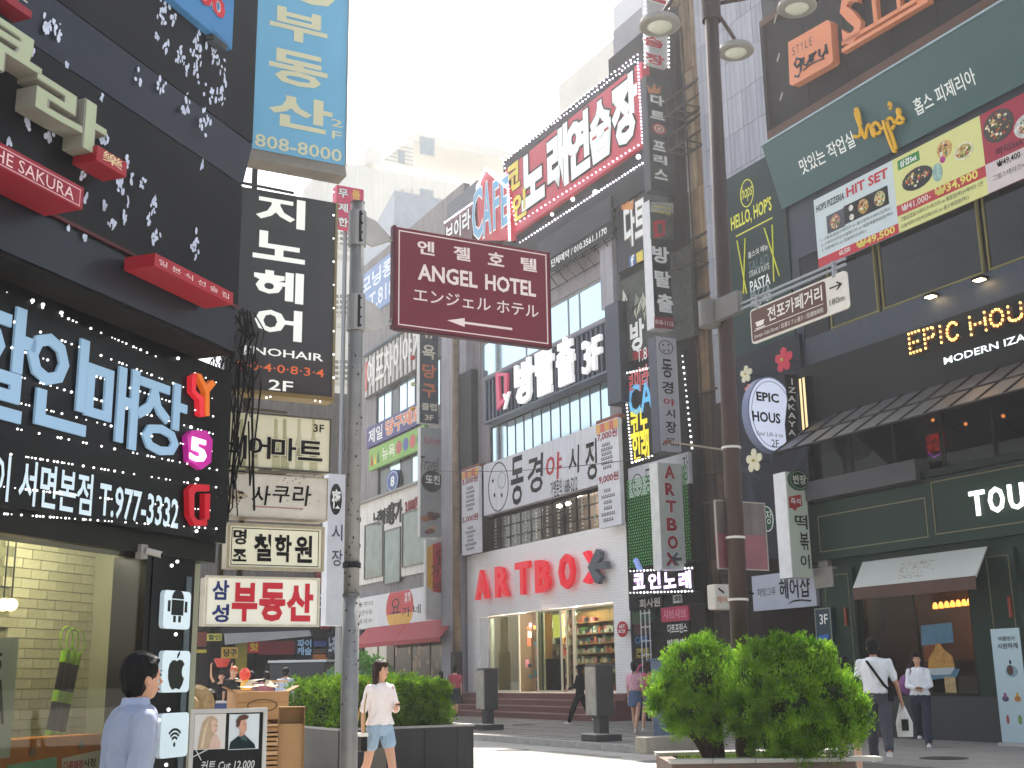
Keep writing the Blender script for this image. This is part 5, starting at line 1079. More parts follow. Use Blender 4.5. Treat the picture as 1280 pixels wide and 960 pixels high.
for ch, r in txt:
    x0, x1, z0, z1 = s.rect(r); w_, h_ = x1-x0, z1-z0; pts = []
    if ch in ST: segs = ST[ch]
    elif ch == 'U': segs = [((0,.25),(0,1)), ((1,.25),(1,1))]+[((.5-.5*cos(a), .25-.25*sin(a)), (.5-.5*cos(a+.5), .25-.25*sin(a+.5))) for a in (0, .52, 1.05, 1.57, 2.1, 2.6)]
    else:
        n0, n1 = (.7, 5.6) if ch == 'C' else (0, 6.28)
        segs = [((.5+.5*cos(n0+(n1-n0)*k/12), .5+.5*sin(n0+(n1-n0)*k/12)), (.5+.5*cos(n0+(n1-n0)*(k+1)/12), .5+.5*sin(n0+(n1-n0)*(k+1)/12))) for k in range(12)]
    mb = MB()
    for a, b in segs:
        p, q = Vector((x0+w_*a[0], 0, z0+h_*a[1])), Vector((x0+w_*b[0], 0, z0+h_*b[1])); L_ = (q-p).length; mb.tube([p, q], .055, 6)
        nn = max(1, round(L_/.105))
        for k in range(nn+1): c = p.lerp(q, k/nn); bulbs.ball((c.x, -.05, c.z), .026, 6, 4)
    mb.obj('letter', M('#5c3c1c', .5), s.o, kind='stuff')
bulbs.obj('bulbs', M('#ffc060', .4, emit=1.5, var=0), s.o, kind='stuff')
s = Th('channel_letters', 'small lit white roman letters under the amber bulb letters', 'letter sign', RB, 1240, 450, .3); x0 = s.L(1180, 453)[0]; z0, z1 = s.L(1180, 456)[1], s.L(1180, 447)[1]; x1 = s.L(1330, 400)[0]
text_mb('MODERN IZAKAYA', x0, x1, z0, z1, 0, .0, .02).obj('lettering', M('#dfe8ea', .4, emit=.5, var=0), s.o)
# third floor windows in yellow frames
ys = [w3r[0]+.1, RL(1035, 400)[0], RL(1102, 400)[0], RL(1235, 360)[0], XE]
for a, b in zip(ys[1:-1], ys[2:]):
    window(R, a+.05, b-.08, w3r[2]+.02, w3r[3], 1, 1, M('#6c6230', .5), glass('cafe_glass', '#7d8884', .08), .04, y=.05, name='cafe_window')
MB().box(w3r[0], ys[1], .02, .2, w3r[2], w3r[3]).obj('dark_panel', M('#23262c', .5), R.o)
MB().box(w3r[0], XE, 2.4, 2.5, w3r[2]-.1, w3r[3]).obj('cafe_wall', M('#3c4440', .8, var=.5), R.o)
for px, py in ((1164, 372), (1225, 351)):
    s = Th('spotlight', '%s small black wall spot lamp glowing on the navy wall' % ('left' if px == 1164 else 'right'), 'lamp', RB, px, py, .15, 'small spots on the navy wall'); MB().box(-.12, .12, -.1, .12, .02, .08).obj('housing', BLACK, s.o); MB().box(-.09, .09, -.09, .06, .005, .018).obj('lamp', M('#ffd9a0', .4, emit=12, var=0), s.o)
# food banner
s = Th('banner', 'long food menu banner with white, yellow and red panels under the green pizzeria band', 'banner', RB, 1023, 332, .12)
zt, zb = s.L(1018, 250)[1], s.L(1024, 335)[1]; zt = s.L(1020, 249)[1]
u = lambda px, py=260: s.L(px, py)[0]
seg = [(u(1020, 290), u(1120, 250), M('#b9c4c8', .6, var=.05)), (u(1120, 250), u(1232, 210), M('#c8c884', .6, var=.05)), (u(1232, 210), u(1390, 150), M('#93283c', .6, var=.05))]
for k, (a, b, mt) in enumerate(seg): MB().box(a, b, 0, .03, zb, zt).obj('panel', mt, s.o)
W1, H_ = seg[0][1]-seg[0][0], zt-zb
def bt_(k, t_, f0, f1, g0, g1, mt, b=.03, y=-.008, sh=0): a, b_, _ = seg[k]; return text_mb(t_, a+(b_-a)*f0, a+(b_-a)*f1, zb+H_*g0, zb+H_*g1, y, 0, b, sh).obj('lettering', mt, s.o)
def bx_(k, f0, f1, g0, g1, mt, nm='colour_field', y=-.004): a, b_, _ = seg[k]; return MB().box(a+(b_-a)*f0, a+(b_-a)*f1, y, -.0005, zb+H_*g0, zb+H_*g1).obj(nm, mt, s.o)
RD = M('#b01c30', .5); GD = M('#d8c860', .5)
bt_(0, 'HOPS PIZZERIA', .03, .40, .80, .90, M('#2c3c3c')); bt_(0, 'HIT SET', .43, .94, .80, .94, RD, .05)
bx_(0, .15, .38, .42, .68, M('#4a4c54')); bx_(0, .38, .92, .44, .70, M('#2a2a2c'))
for f_, g_, c in ((.26, .55, '#a87a6c'), (.47, .50, '#d8d4c8'), (.47, .63, '#d8d4c8'), (.62, .57, '#b88a3c'), (.82, .57, '#c8c088')): a, b_, _ = seg[0]; MB().disc(a+(b_-a)*f_, zb+H_*g_, .16 if f_ > .5 or f_ < .3 else .07, .17 if f_ > .5 or f_ < .3 else .07, -.010, -.005, 14).obj('food_print', M(c, .5, var=.6, scale=12), s.o)
def rows(k, f0, f1, g0, g1, n, mt, seed):
    m = MB(); r_ = random.Random(seed); a, b_, _ = seg[k]
    for j in range(n):
        z = zb+H_*(g1-(g1-g0)*(j+.5)/n); x = a+(b_-a)*f0; h = H_*(g1-g0)/n*.28
        while x < a+(b_-a)*f1:
            w_ = r_.uniform(.03, .06); m.box(x, x+w_, -.006, -.001, z+.1*h, z+h); m.box(x+w_*.4, x+w_*.7, -.006, -.001, z-h, z); x += w_+.015
            if r_.random() < .12: x += .06
    m.obj('menu_print', mt, s.o, kind='stuff')
[bt_(0, t_, .06, f_, g_, g_+.055, M('#33363c'), .0) for t_, f_, g_ in (('1. 그릴삼겹살스테이크 or 홉스함박스테이크(택1)', .93, .345), ('2. 스파이시치킨크림파스타 or 매콤해물볶음밥(택1)', .95, .27), ('3. 자몽에이드 or 청귤에이드(택1)', .62, .195))]; bx_(0, .0, 1, .0, .13, RD); bt_(0, '₩49,500', .5, .96, .01, .13, GD, .04, -.012); bt_(0, '60,500', .28, .42, .03, .11, M('#d8d8d4'), .02, -.012)
bx_(1, .06, .32, .82, .95, M('#2c7a3c')); bt_(1, '삼겹Set', .09, .29, .84, .93, WHITE, .03, -.012)
a, b_, _ = seg[1]
for f_, g_, rx, rz, c in ((.27, .60, .42, .24, '#3a3c40'), (.27, .60, .36, .19, '#7c3c30'), (.29, .66, .16, .10, '#d8d8b8'), (.60, .80, .20, .19, '#c9a060'), (.80, .66, .24, .18, '#d8d4b8'), (.80, .66, .2, .14, '#a8a058'), (.50, .55, .13, .2, '#8fb0a8'), (.57, .68, .07, .07, '#a82c7c')): MB().disc(a+(b_-a)*f_, zb+H_*g_, rx, rz, -.006-.003*abs(hash(c)) % 3*.001-.004*random.random(), -.001, 16).obj('food_print', M(c, .5, var=.5, scale=12), s.o)
bx_(1, 0, 1, .22, .36, M('#a82c34')); bt_(1, '₩41,000-', .06, .40, .24, .34, M('#d8c8c4'), .02, -.012); bt_(1, '₩34,900', .45, .92, .23, .36, GD, .04, -.012); bt_(1, '그릴삼겹살스테이크+파스타 or 볶음밥(택1)+에이드 1잔', .03, .96, .12, .19, M('#33363c'), .0); bt_(1, '오늘의파스타/버섯파스타 or 홉스볶음밥(택1)', .03, .80, .03, .095, M('#33363c'), .0)
a, b_, _ = seg[2]
for f_, g_, rx, rz, c in ((.15, .76, .36, .33, '#4a4440'), (.15, .76, .31, .28, '#b0a898'), (.14, .8, .12, .12, '#5c7a38'), (.22, .72, .1, .1, '#c87a4c'), (.38, .60, .30, .24, '#c8c8c4'), (.38, .60, .2, .16, '#a8583c')): MB().disc(a+(b_-a)*f_, zb+H_*g_, rx, rz, -.006-.004*random.random(), -.001, 18).obj('food_print', M(c, .5, var=.6, scale=12), s.o)
bt_(2, '파티Set', .1, .33, .40, .50, M('#4a1a2c'), .03); bx_(2, 0, 1, 0, .36, M('#c4b8b8')); bt_(2, '₩49,400', .1, .3, .25, .34, INK, .02, -.012); bt_(2, '그릴스테이크+함박스테이크+파스타+에이드 2잔', .05, .95, .12, .19, M('#33363c'), .0)
r_ = random.Random(91)                        # toppings printed on the dishes
for k, f_, g_, rx, rz, n_ in ((0, .26, .55, .15, .15, 22), (0, .62, .57, .14, .15, 22), (0, .82, .57, .14, .15, 20), (1, .27, .61, .33, .17, 46), (1, .60, .80, .15, .14, 22), (1, .80, .66, .17, .12, 24), (2, .15, .76, .29, .26, 60), (2, .38, .60, .2, .15, 34)):
    a, b_, _ = seg[k]; cx, cz = a+(b_-a)*f_, zb+H_*g_
    for c in ('#5c3020', '#c8a868', '#4c6c2c', '#d8d0b8', '#a8402c'):
        m = MB()
        for _ in range(n_//5+1): q, d = r_.uniform(0, 6.28), r_.random()**.5; m.disc(cx+rx*d*cos(q), cz+rz*d*sin(q), r_.uniform(.015, .045), r_.uniform(.012, .035), -.016-.002*r_.random(), -.014, 7)
        m.obj('topping_print', M(c, .5), s.o, kind='stuff')
# green pizzeria band
gband = M('#3c5c60', .5, var=.08, scale=.6)
s = Th('signboard', 'long dark green pizzeria band with yellow script and white letters', 'sign', RB, 970, 250, .1)
x0 = s.L(975, 220)[0]; x1 = s.L(1390, 20)[0]; z1 = s.L(966, 192)[1]; z0 = s.L(985, 258)[1]
m = MB(); m.v = [(x0, -.02, z0), (x1, -.02, z0), (x1, -.5, z1), (x0, -.5, z1), (x0, .0, z0), (x1, 0, z0), (x1, 0, z1), (x0, 0, z1)]; m.f = [(0,1,2,3), (4,7,6,5), (0,4,5,1), (3,2,6,7), (1,5,6,2), (0,3,7,4)]; m.obj('panel', gband, s.o)
MB().box(x0-.02, x1, -.54, -.0, z1+.003, z1+.05).obj('cap_rail', M('#8fa0a4', .4, .4), s.o)
def slanted(mb, t0=-.02, t1=-.5): 
    mb.v = [(x, y + t0+(t1-t0)*(z-z0)/(z1-z0), z) for x, y, z in mb.v]; return mb
def lean_text(t_, r, mt, ext=0, bold=.02, y=-.012, sh=0, fn=None):
    yy = -.3; a, b_, c, d = s.rect(r, yy); slanted(text_mb(t_, a, b_, c, d, y, ext, bold, sh)).obj('lettering', mt, s.o)
lean_text('맛있는 작업실', (997, 177, 1062, 216), M('#dfe6e4')) if False else None
def lean_line(t_, px0, py0b, py0t, px1, mt, bold=.02, ext=0, y=-.012, sh=0):
    yy = -.28; a, c = s.L(px0, py0b, yy); _, d = s.L(px0, py0t, yy); b_ = s.L(px1, 150, yy)[0]; slanted(text_mb(t_, a, b_, c, d, y-ext, ext, bold, sh)).obj('lettering', mt, s.o)
lean_line('맛있는 작업실', 999, 218, 200, 1063, M('#dfe6e4')); lean_line('홉스 피제리아', 1141, 144, 124, 1222, M('#dfe6e4'))
# script word from strokes
def stroke(pts, r, mt, nm='script_letter'):
    P3 = [];  yy = -.34
    for p in pts: a = s.L(p[0], p[1], yy); P3.append(Vector((a[0], -.1-.02-.48*(a[1]-z0)/(z1-z0), a[1])))
    out = [];  n = len(P3)
    for i in range(n-1):
        p0, p1, p2, p3 = P3[max(i-1, 0)], P3[i], P3[i+1], P3[min(i+2, n-1)]
        for k in range(4): q = k/4; out.append(.5*((2*p1)+(-p0+p2)*q+(2*p0-5*p1+4*p2-p3)*q*q+(-p0+3*p1-3*p2+p3)*q**3))
    out.append(P3[-1]); MB().tube(out, r, 7).obj(nm, mt, s.o)
ye = M('#d8a820', .4)
stroke([(1066, 170), (1073, 169), (1077, 152), (1077, 138), (1074, 142), (1076, 160), (1079, 172), (1083, 160), (1087, 156), (1088, 168), (1091, 168)], .04, ye)
stroke([(1091, 168), (1090, 158), (1094, 153), (1098, 158), (1096, 165), (1092, 166)], .04, ye); stroke([(1098, 160), (1102, 158), (1103, 150)], .035, ye)
stroke([(1103, 150), (1104, 168), (1107, 185), (1110, 184), (1109, 168), (1107, 152), (1112, 147), (1115, 153), (1111, 160)], .04, ye); stroke([(1113, 133), (1114, 129), (1116, 132), (1113, 137)], .03, ye); stroke([(1118, 150), (1124, 139), (1121, 137), (1122, 144), (1126, 149), (1121, 153), (1116, 152)], .04, ye)
# brown boarding shop sign at the top
bro = M('#2a2226', .6, var=.2, scale=1.2)
s = Th('signboard', 'huge dark brown sign board with pale orange shop letters, cut by the top right corner', 'sign', RB, 968, 180, .2)
x0 = s.L(962, 100)[0]; x1 = s.L(1400, 0)[0]; z1 = s.L(955, 28)[1]; z0 = s.L(967, 180)[1]
for k in range(7): MB().box(x0+.02+(x1-x0-.04)*k/7, x0+.02+(x1-x0-.04)*(k+1)/7-.012, .0, .2, z0+.33, z1-.18).obj('board', bro, s.o)
fmb = M('#5a3a2c', .6, var=.2)
MB().box(x0-.1, x1, -.12, .2, z0, z0+.32).obj('lower_rail', fmb, s.o); MB().box(x0-.1, x1, -.12, .2, z1-.17, z1).obj('upper_rail', fmb, s.o); MB().box(x0-.1, x0+.01, -.118, .2, z0+.321, z1-.171).obj('end_rail', M('#241a18', .6), s.o)
for k in range(5): MB().tube([(x0+.35, -.02, z0+1.0+k*1.05), (x0+.6, -.16, z0+1.05+k*1.05)], .02, 5).obj('spot_arm', M('#b9b4b0', .4), s.o)
pe = M('#d0825c', .5, var=.06)
s.poly('square_plate', [(985, 53), (1034, 25), (1038, 28), (1041, 76), (1038, 80), (990, 107), (987, 105)], -.22, 0, pe); dkb = M('#2c3444', .5)
def line_(pts, r, mt, y=-.235, nm='script_letter'):
    P3 = [Vector((s.L(p[0], p[1], y)[0], y, s.L(p[0], p[1], y)[1])) for p in pts]; MB().tube(P3, r, 6).obj(nm, mt, s.o)
s.text('STYLE', (990, 49, 1016, 66), dkb, y=-.23) if False else None
for i, ch in enumerate('STYLE'): s.text(ch, (990+i*5.3, 60-i*3.1, 994+i*5.3, 68-i*3.1), dkb, y=-.225, bold=0)
line_([(1001, 74), (996, 73), (993, 80), (996, 84), (1001, 79), (1001, 74), (1001, 88), (998, 96), (994, 95)], .03, dkb); line_([(1004, 72), (1004, 80), (1008, 82), (1012, 74), (1012, 69), (1013, 78)], .03, dkb); line_([(1015, 67), (1016, 77), (1016, 70), (1020, 64)], .03, dkb); line_([(1024, 62), (1024, 69), (1028, 71), (1032, 63), (1032, 56), (1034, 67)], .03, dkb); line_([(1004, 88), (1012, 81), (1022, 76), (1030, 73)], .018, dkb)
for ch, r in (('S', (1048, -2, 1078, 45)), ('T', (1080, -22, 1104, 24)), ('Y', (1108, -40, 1134, 8)), ('L', (1140, -52, 1160, -4))): s.text(ch, r, pe, y=-.16, ext=.14, bold=.05, name='letter')
for k in (0, 1):
    pts = [(1052, 52+k*9), (1160, -12+k*9), (1160, -7+k*9), (1052, 57+k*9)]; s.poly('underline', pts, -.16, 0, pe)
# green panel with neon style menu
s = Th('signboard', 'dark green wall panel with yellow script and white menu words left of the navy building', 'sign', RB, 940, 440, .05)
x0 = s.L(893, 300)[0]; x1 = s.L(985, 300)[0]; z1 = s.L(963, 192)[1]; z0 = s.L(940, 442)[1]
MB().box(x0, x1, 0, .15, z0, z1).obj('panel', M('#1f3a38', .5, var=.1), s.o); yl = M('#c8c83c', .5, emit=.05)
s.ring('script_ring', (924, 229, 943, 254), .025, -.008, -.001, yl, n=20); s.text('hops', (926, 234, 941, 248), yl, shear=.3, bold=-.0)
s.text('HELLO, HOP\'S', (920, 262, 965, 290), yl, bold=.04) if False else None
za, zb3 = s.L(920, 289)[1], s.L(920, 268)[1]; text_mb("HELLO, HOP'S", s.L(914, 280)[0], s.L(965, 260)[0], za, zb3, -.008, 0, .03).obj('lettering', yl, s.o)
a = s.L(920, 295); b = s.L(966, 275); MB().box(a[0], b[0], -.008, -.001, a[1]-.03, a[1]).obj('underline', yl, s.o)
for p, q in (((922, 301), (934, 367)), ((932, 298), (930, 367)), ((956, 285), (975, 345)), ((966, 281), (968, 352))):
    a, b = s.L(*p), s.L(*q); MB().tube([(a[0], -.02, a[1]), (b[0], -.02, b[1])], .018, 5).obj('glass_outline', yl, s.o)
for k, (t_, c, h) in enumerate((('홉스의 메뉴', '#c8ccc8', .24), ('SALAD', '#4c6460', .40), ("STEAK & PLATE", '#b9bfbc', .22), ('PASTA', '#dfe4e2', .42), ('PIZZA', '#7c8c8c', .40), ('RICE VER', '#c8ccc8', .25), ('DRINK', '#dfe4e2', .36))):
    zz = s.L(943, 312+k*12.5)[1]; text_mb(t_, s.L(936-k*.0, 330)[0], s.L(961, 320)[0], zz-h*.7, zz, -.008, 0, .02).obj('lettering', M(c, .5), s.o)
# navy tropical leaf wallpaper and flowers, oval sign
s = Th('leaf_panel', 'dark navy panel painted with faint palm leaves behind the round bar sign', 'wall panel', RB, 960, 700, .10)
x0, x1 = s.L(922, 600)[0], s.L(1012, 600)[0]; z0, z1 = s.L(950, 700)[1], s.L(950, 435)[1]
MB().box(x0, x1, 0, .09, z0, z1).obj('panel', M('#1c2234', .5, var=.15), s.o); r_ = random.Random(31)
lm = M('#39415a', .6)
for k in range(9):
    cx, cz, an = r_.uniform(x0+.2, x1-.3), r_.uniform(z0+.3, z1-.5), r_.uniform(.3, 2.8); m = MB()
    for j in range(11):
        q = j/10; bx, bz = cx+cos(an)*q*.8, cz+sin(an)*q*.8; L_ = .32*(1-abs(q-.45))
        for sg in (-1, 1): b2 = an+sg*.8; m.prism([(bx-.012, bz), (bx+cos(b2)*L_, bz+sin(b2)*L_), (bx+.012, bz+.02)], -.004-.0006*k, -.001)
    m.obj('palm_leaf', lm, s.o)
def flower(px, py, rr, h, lab):
    f_ = Th('flower_ornament', lab, 'ornament', RB, px, py, .55)
    pmesh = MB(); 
    for k in range(5):
        a = 2*pi*k/5+.3; c_, s_ = cos(a), sin(a); pts = []
        for q in range(10):
            b = 2*pi*q/10; u_, v_ = .55*rr+.5*rr*cos(b), .32*rr*sin(b)*(1.1+.3*cos(b)); pts.append((u_*c_-v_*s_, u_*s_+v_*c_))
        MB().prism(pts, -.03-.006*k, -.012-.006*k+.004).obj('petal', M(h, .5, var=.12, scale=6), f_.o)
    MB().ball((0, -.08, 0), rr*.14, 8, 5).obj('centre', M('#c8b060', .5), f_.o); MB().tube([(0, -.02, 0), (0, .45, 0)], .012, 5).obj('stem', BLACK, f_.o)
flower(981, 450, .29, '#b8203c', 'large crimson flower ornament above the round bar sign'); flower(934, 468, .21, '#c9c4a8', 'cream flower ornament beside the brown pole, topmost'); flower(937, 487, .13, '#c86a5c', 'small coral flower ornament on the rim of the round bar sign'); flower(944, 576, .28, '#cfc9ac', 'cream flower ornament hanging below the round bar sign'); flower(936, 508, .1, '#cfc9ac', 'tiny cream flower ornament left of the round bar sign')
fr2 = proj(1012, 560, RB, .1)
s = Th('round_sign', 'round pale lit bar sign with a black script strip hanging from the corner', 'sign', fr2, 962, 568, 0)
s.disc('rim', (932, 467, 999, 568), .0, .22, M('#6a7290', .5), 36); s.disc('face', (934, 469, 997, 566), -.012, -.001, M('#c6cce0', .4, emit=.2, var=.03), 36); s.ring('line_ring', (937, 473, 994, 562), .012, -.018, -.013, M('#3c4460'), n=36)
nb = M('#22242e'); s.text('EPIC', (945, 489, 974, 504), nb, y=-.02, bold=.055); s.text('HOUS', (940, 513, 976, 530), nb, y=-.02, bold=.055); s.text('Your Life is so', (945, 538, 979, 547), nb, y=-.02, shear=.2, bold=-.005); s.text('2F', (964, 549, 974, 559), nb, y=-.02, bold=.0)
s.poly('black_strip', [(981, 468), (997, 468), (995, 500), (998, 545), (984, 552), (982, 530), (985, 500)], -.05, -.019, M('#1c1a20', .5))
for k, ch in enumerate('IZAKAYA'): s.text(ch, (985 if k else 989, 473+k*10.6, 995 if k else 991, 481+k*10.6), M('#c8c8cc'), y=-.056, bold=.02)
MB().tube([s.L(975, 570, .1)[:1]+(.1,)+s.L(975, 570, .1)[1:], (1.0, .1, 1.6)], .02, 6).obj('bracket', BLACK, s.o)
s = Th('wall_lantern', 'tall warm lit wall lantern with dark bars right of the round bar sign', 'lantern', RB, 1004, 545, .30)
a = s.rect((998, 474, 1012, 544)); MB().box(a[0], a[1], 0, .25, a[2], a[3]).obj('lit_glass', M('#e0c090', .4, emit=.45, var=.1), s.o)
for x in (a[0]-.02, (a[0]+a[1])/2-.015, a[1]-.01): MB().box(x, x+.03, -.015, .26, a[2]-.02, a[3]+.03).obj('bar', BLACK, s.o)
s = Th('small_awning', 'little dark barred awning under the wall lantern', 'awning', RB, 1004, 557, .1)
for k in range(7): MB().tube([(-.5+k*.2, 0, .35), (-.6+k*.22, -.6, 0)], .015, 4).obj('bar', BLACK, s.o)
MB().tube([(-.6, -.6, 0), (.75, -.6, 0)], .02, 4).obj('rail', BLACK, s.o)
# vertical rice cake sign
s = vsign('pale green vertical sign with a green and a red badge and brushed letters', 1028, (982, 590, 1016, 722), .1, M('#a9b3a6', .45, emit=.04, var=.05), M('#d4d4d6', .35), .42, fr=RB)
s.disc('green_badge', (985, 586, 1013, 614), -.05, -.001, M('#1c4c34', .5), 20); s.ring('badge_ring', (987, 588, 1011, 612), .012, -.056, -.051, M('#8fb090'), n=22); s.text('반장', (991, 593, 1008, 606), M('#dfe4d8'), y=-.058, bold=.04); s.poly('red_badge', [(986, 621), (1001, 618), (1003, 632), (996, 635), (994, 639), (991, 635), (987, 635)], -.012, -.001, M('#a8202c')); s.text('즉석', (988, 622, 1001, 631), WHITE, y=-.018, bold=.02)
for ch, r in (('떡', (993, 643, 1010, 662)), ('볶', (999, 665, 1012, 688)), ('이', (1000, 693, 1013, 711))): s.text(ch, r, INK, y=-.008, bold=.03)
s = Th('side_box', 'grey meter box behind the pale green vertical sign', 'box', RB, 1028, 735, .15); MB().box(-.25, .35, 0, .25, 0, .45).obj('box', M('#8a8680', .6), s.o, bevel=.01); MB().box(-.1, .2, .02, .2, .46, 1.6).obj('conduit', M('#8a8680', .6), s.o)
s = Th('round_badge', 'green round badge sign half hidden by the brown pole sign', 'sign', BF(960, 24.5), 962, 665, 0); s.disc('disc', (950, 632, 968, 665), 0, .1, M('#1c5c3c')); s.ring('ring', (950, 632, 968, 665), .02, -.01, -.001, WHITE, n=22); s.text('장', (957, 638, 965, 655), WHITE, y=-.01)
s = Th('signboard', 'pale blue hair shop sign with brushed letters and a swoosh behind the pole', 'sign', RB, 980, 763, .12)
a = s.L(940, 730)[0], s.L(1019, 730)[0], s.L(944, 764)[1], s.L(944, 720)[1]; MB().box(a[0], a[1], 0, .1, a[2], a[3]).obj('panel', M('#9ca0ae', .5, var=.08), s.o)
s.text('헤어샵', (973, 724, 1013, 746), INK, bold=.02, y=-.01); s.text('차밍그루', (946, 736, 970, 744), M('#4c4c54'), y=-.01, bold=0)
m = MB(); pts = [(984, 755), (992, 750), (1002, 749), (1014, 750), (1013, 752), (1002, 751), (992, 752)]; m.prism([s.L(p[0], p[1], -.01) for p in pts], -.01, -.001); m.obj('swoosh', INK, s.o)
s = Th('signboard', 'small teal upright sign with white floor number left of the bakery', 'sign', RB, 1030, 812, .25); a = s.rect((1018, 761, 1042, 815)); MB().box(a[0], a[1], 0, .1, a[2], a[3]).obj('panel', M('#1f3c4c', .5), s.o); thinframe(s, a[0], a[1], a[2], a[3], -.01, .02, M('#8a8c84')); s.text('3F', (1024, 768, 1035, 780), WHITE, y=-.012, bold=.02)
s.poly('blue_print', [(1022, 795), (1036, 792), (1035, 800), (1023, 801)], -.012, -.001, M('#2c5cac'))
s = Th('signboard', 'small white rounded hair shop box sign left of the brown pole', 'sign', BF(905, 22.5), 905, 761, 0)
a = s.rect((893, 730, 919, 762)); MB().box(a[0], a[1], 0, .25, a[2], a[3]).obj('box', M('#b9b4ac', .45), s.o, bevel=.03); s.text('헤어샵', (896, 745, 916, 754), M('#b0643c'), y=-.006, bold=.02); s.box('orange_print', (912, 733, 917, 739), -.008, -.001, M('#a0562c')); s.poly('scissors_print', [(898, 734), (906, 740), (905, 742), (898, 737)], -.008, -.001, M('#3c3c44')); MB().tube([(a[1]-.05, .12, .3), (a[1]+.55, .12, .3)], .02, 6).obj('bracket', BLACK, s.o)

# ------------------------------------------------------------------ brown lamp pole with its signs
PY = 15.8
P_ = Th('lamp_post', 'tall brown street lamp post with three dish lamps rising behind the bushes', 'lamp post', BF(934, PY), 934, 990, 0, z=0)
pb = M('#4c3b38', .5, .2, var=.15, scale=3)
top = P_.L(898, 10)
zt = top[1]
MB().tube([(0, 0, 0), (0, 0, zt)], [.125, .098], 16).obj('shaft', pb, P_.o, smooth=True); MB().lathe([(.14, zt-.25), (.14, zt+.25)], 16).obj('head_collar', pb, P_.o)
P_.o.rotation_euler[1] = radians(.95)
for zz in (3.15, 4.35, 2.35): MB().lathe([(.131, zz), (.131, zz+.03)], 16).obj('band', M('#c9c4bc', .4, .5), P_.o)
for k, (px, py, yo) in enumerate(((812, 30, -.5), (984, 4, -.7), (908, 60, .8))):
    d = P_.L(px, py, yo); d = (d[0], yo, d[1]); lm = MB(); lamp = MB().lathe([(.05, .16), (.10, .13), (.26, .07), (.29, .0), (.27, -.02), (.05, -.02)][::-1], 22).obj('dish', M('#8c8a84', .5, .3, var=.15), P_.o, smooth=False); lamp.location = d
    g = MB().lathe([(.02, -.08), (.11, -.065), (.17, -.022)], 18).obj('glass', M('#b9bdb0', .2), lamp)
    MB().tube([(0, 0, zt+.02), (d[0]*.5, d[1]*.5, zt+.10), (d[0]*.95, d[1]*.95, d[2]+.2), (d[0], d[1], d[2]+.13)], .032, 8).obj('arm', pb, P_.o)
# pole plate sign behind
s = Th('pole_plate', 'weathered grey and pink plate sign strapped to the brown pole', 'sign', BF(934, PY+.16), 927, 712, 0)
a = s.rect((894, 626, 960, 712)); 
mg = M('#6f6460', .6, var=.3, scale=2, streak=.3); MB().box(a[0], a[1], 0, .05, a[2]+.45, a[3]).obj('plate', mg, s.o); MB().box(a[0], a[1], 0.001, .05, a[2], a[2]+.449).obj('pink_plate', M('#86545c', .6, var=.35, scale=2), s.o); thinframe(s, a[0]-.015, a[1]+.015, a[2]-.015, a[3]+.015, -.008, .015, M('#9a948c'))
# cafe street direction board: runs along the street
cfr = Fr(*at_depth(913, PY-.02), -62)
s = Th('direction_sign', 'brown pedestrian direction board with cup pictogram, arrow and white letters on the brown pole', 'sign', cfr, 1000, 429, 0)
x0, x1 = s.L(938, 400)[0], s.L(1058, 350)[0]; z0 = s.L(942, 430)[1]; z1 = s.L(940, 387)[1]
def rrect(x0, x1, z0, z1, q):
    pts = []
    for cx, cz, a in ((x1-q, z1-q, 0), (x0+q, z1-q, 90), (x0+q, z0+q, 180), (x1-q, z0+q, 270)): pts += [(cx+q*cos(radians(a+b)), cz+q*sin(radians(a+b))) for b in (0, 30, 60, 90)]
    return pts
MB().prism(rrect(x0, x1, z0, z1, .05), 0, .03).obj('board', M('#d4cfc6', .45), s.o); xm = x0+(x1-x0)*.80
MB().prism(rrect(x0+.025, xm, z0+.025, z1-.025, .035), -.006, -.001).obj('brown_field', M('#5e3a2e', .45), s.o); H3 = z1-z0; wf = lambda f: x0+(x1-x0)*f
wm = M('#ded8d0', .5)
text_mb('전포카페거리', wf(.20), wf(.77), z0+H3*.44, z1-H3*.14, -.012, 0, .03).obj('lettering', wm, s.o); text_mb('Jeonpo Cafe Street / 田浦カフェ通り / 田浦咖啡街', wf(.04), wf(.77), z0+H3*.10, z0+H3*.26, -.012, 0, .0).obj('small_lettering', wm, s.o)
MB().box(wf(.04), wf(.77), -.012, -.007, z0+H3*.34, z0+H3*.355).obj('rule', wm, s.o); MB().prism([(wf(.06), z0+H3*.58), (wf(.16), z0+H3*.58), (wf(.145), z0+H3*.44), (wf(.075), z0+H3*.44)], -.012, -.007).obj('cup_pictogram', wm, s.o)
MB().prism([(wf(.05), z0+H3*.40), (wf(.17), z0+H3*.40), (wf(.15), z0+H3*.37), (wf(.07), z0+H3*.37)], -.012, -.007).obj('saucer_pictogram', wm, s.o)
ak = M('#2a2220', .5); zc = z0+H3*.68; MB().prism([(wf(.84), zc-.008), (wf(.93), zc-.008), (wf(.90), zc-.05), (wf(.915), zc-.05), (wf(.96), zc), (wf(.915), zc+.05), (wf(.90), zc+.05), (wf(.93), zc+.008), (wf(.84), zc+.008)], -.006, -.001).obj('arrow', ak, s.o); text_mb('180m', wf(.83), wf(.97), z0+H3*.22, z0+H3*.38, -.006, 0, .0).obj('lettering', ak, s.o)
zb4 = z1+.06
for k, dz in enumerate((.0, .07)): MB().box(x0-.25, x1, .0, .03, zb4+dz, zb4+dz+.03).obj('rail', STEEL, s.o)
for x in (x0+.15, x1-.2): MB().box(x-.02, x+.02, -.01, .04, z1-.03, zb4+.11).obj('hanger', STEEL, s.o)
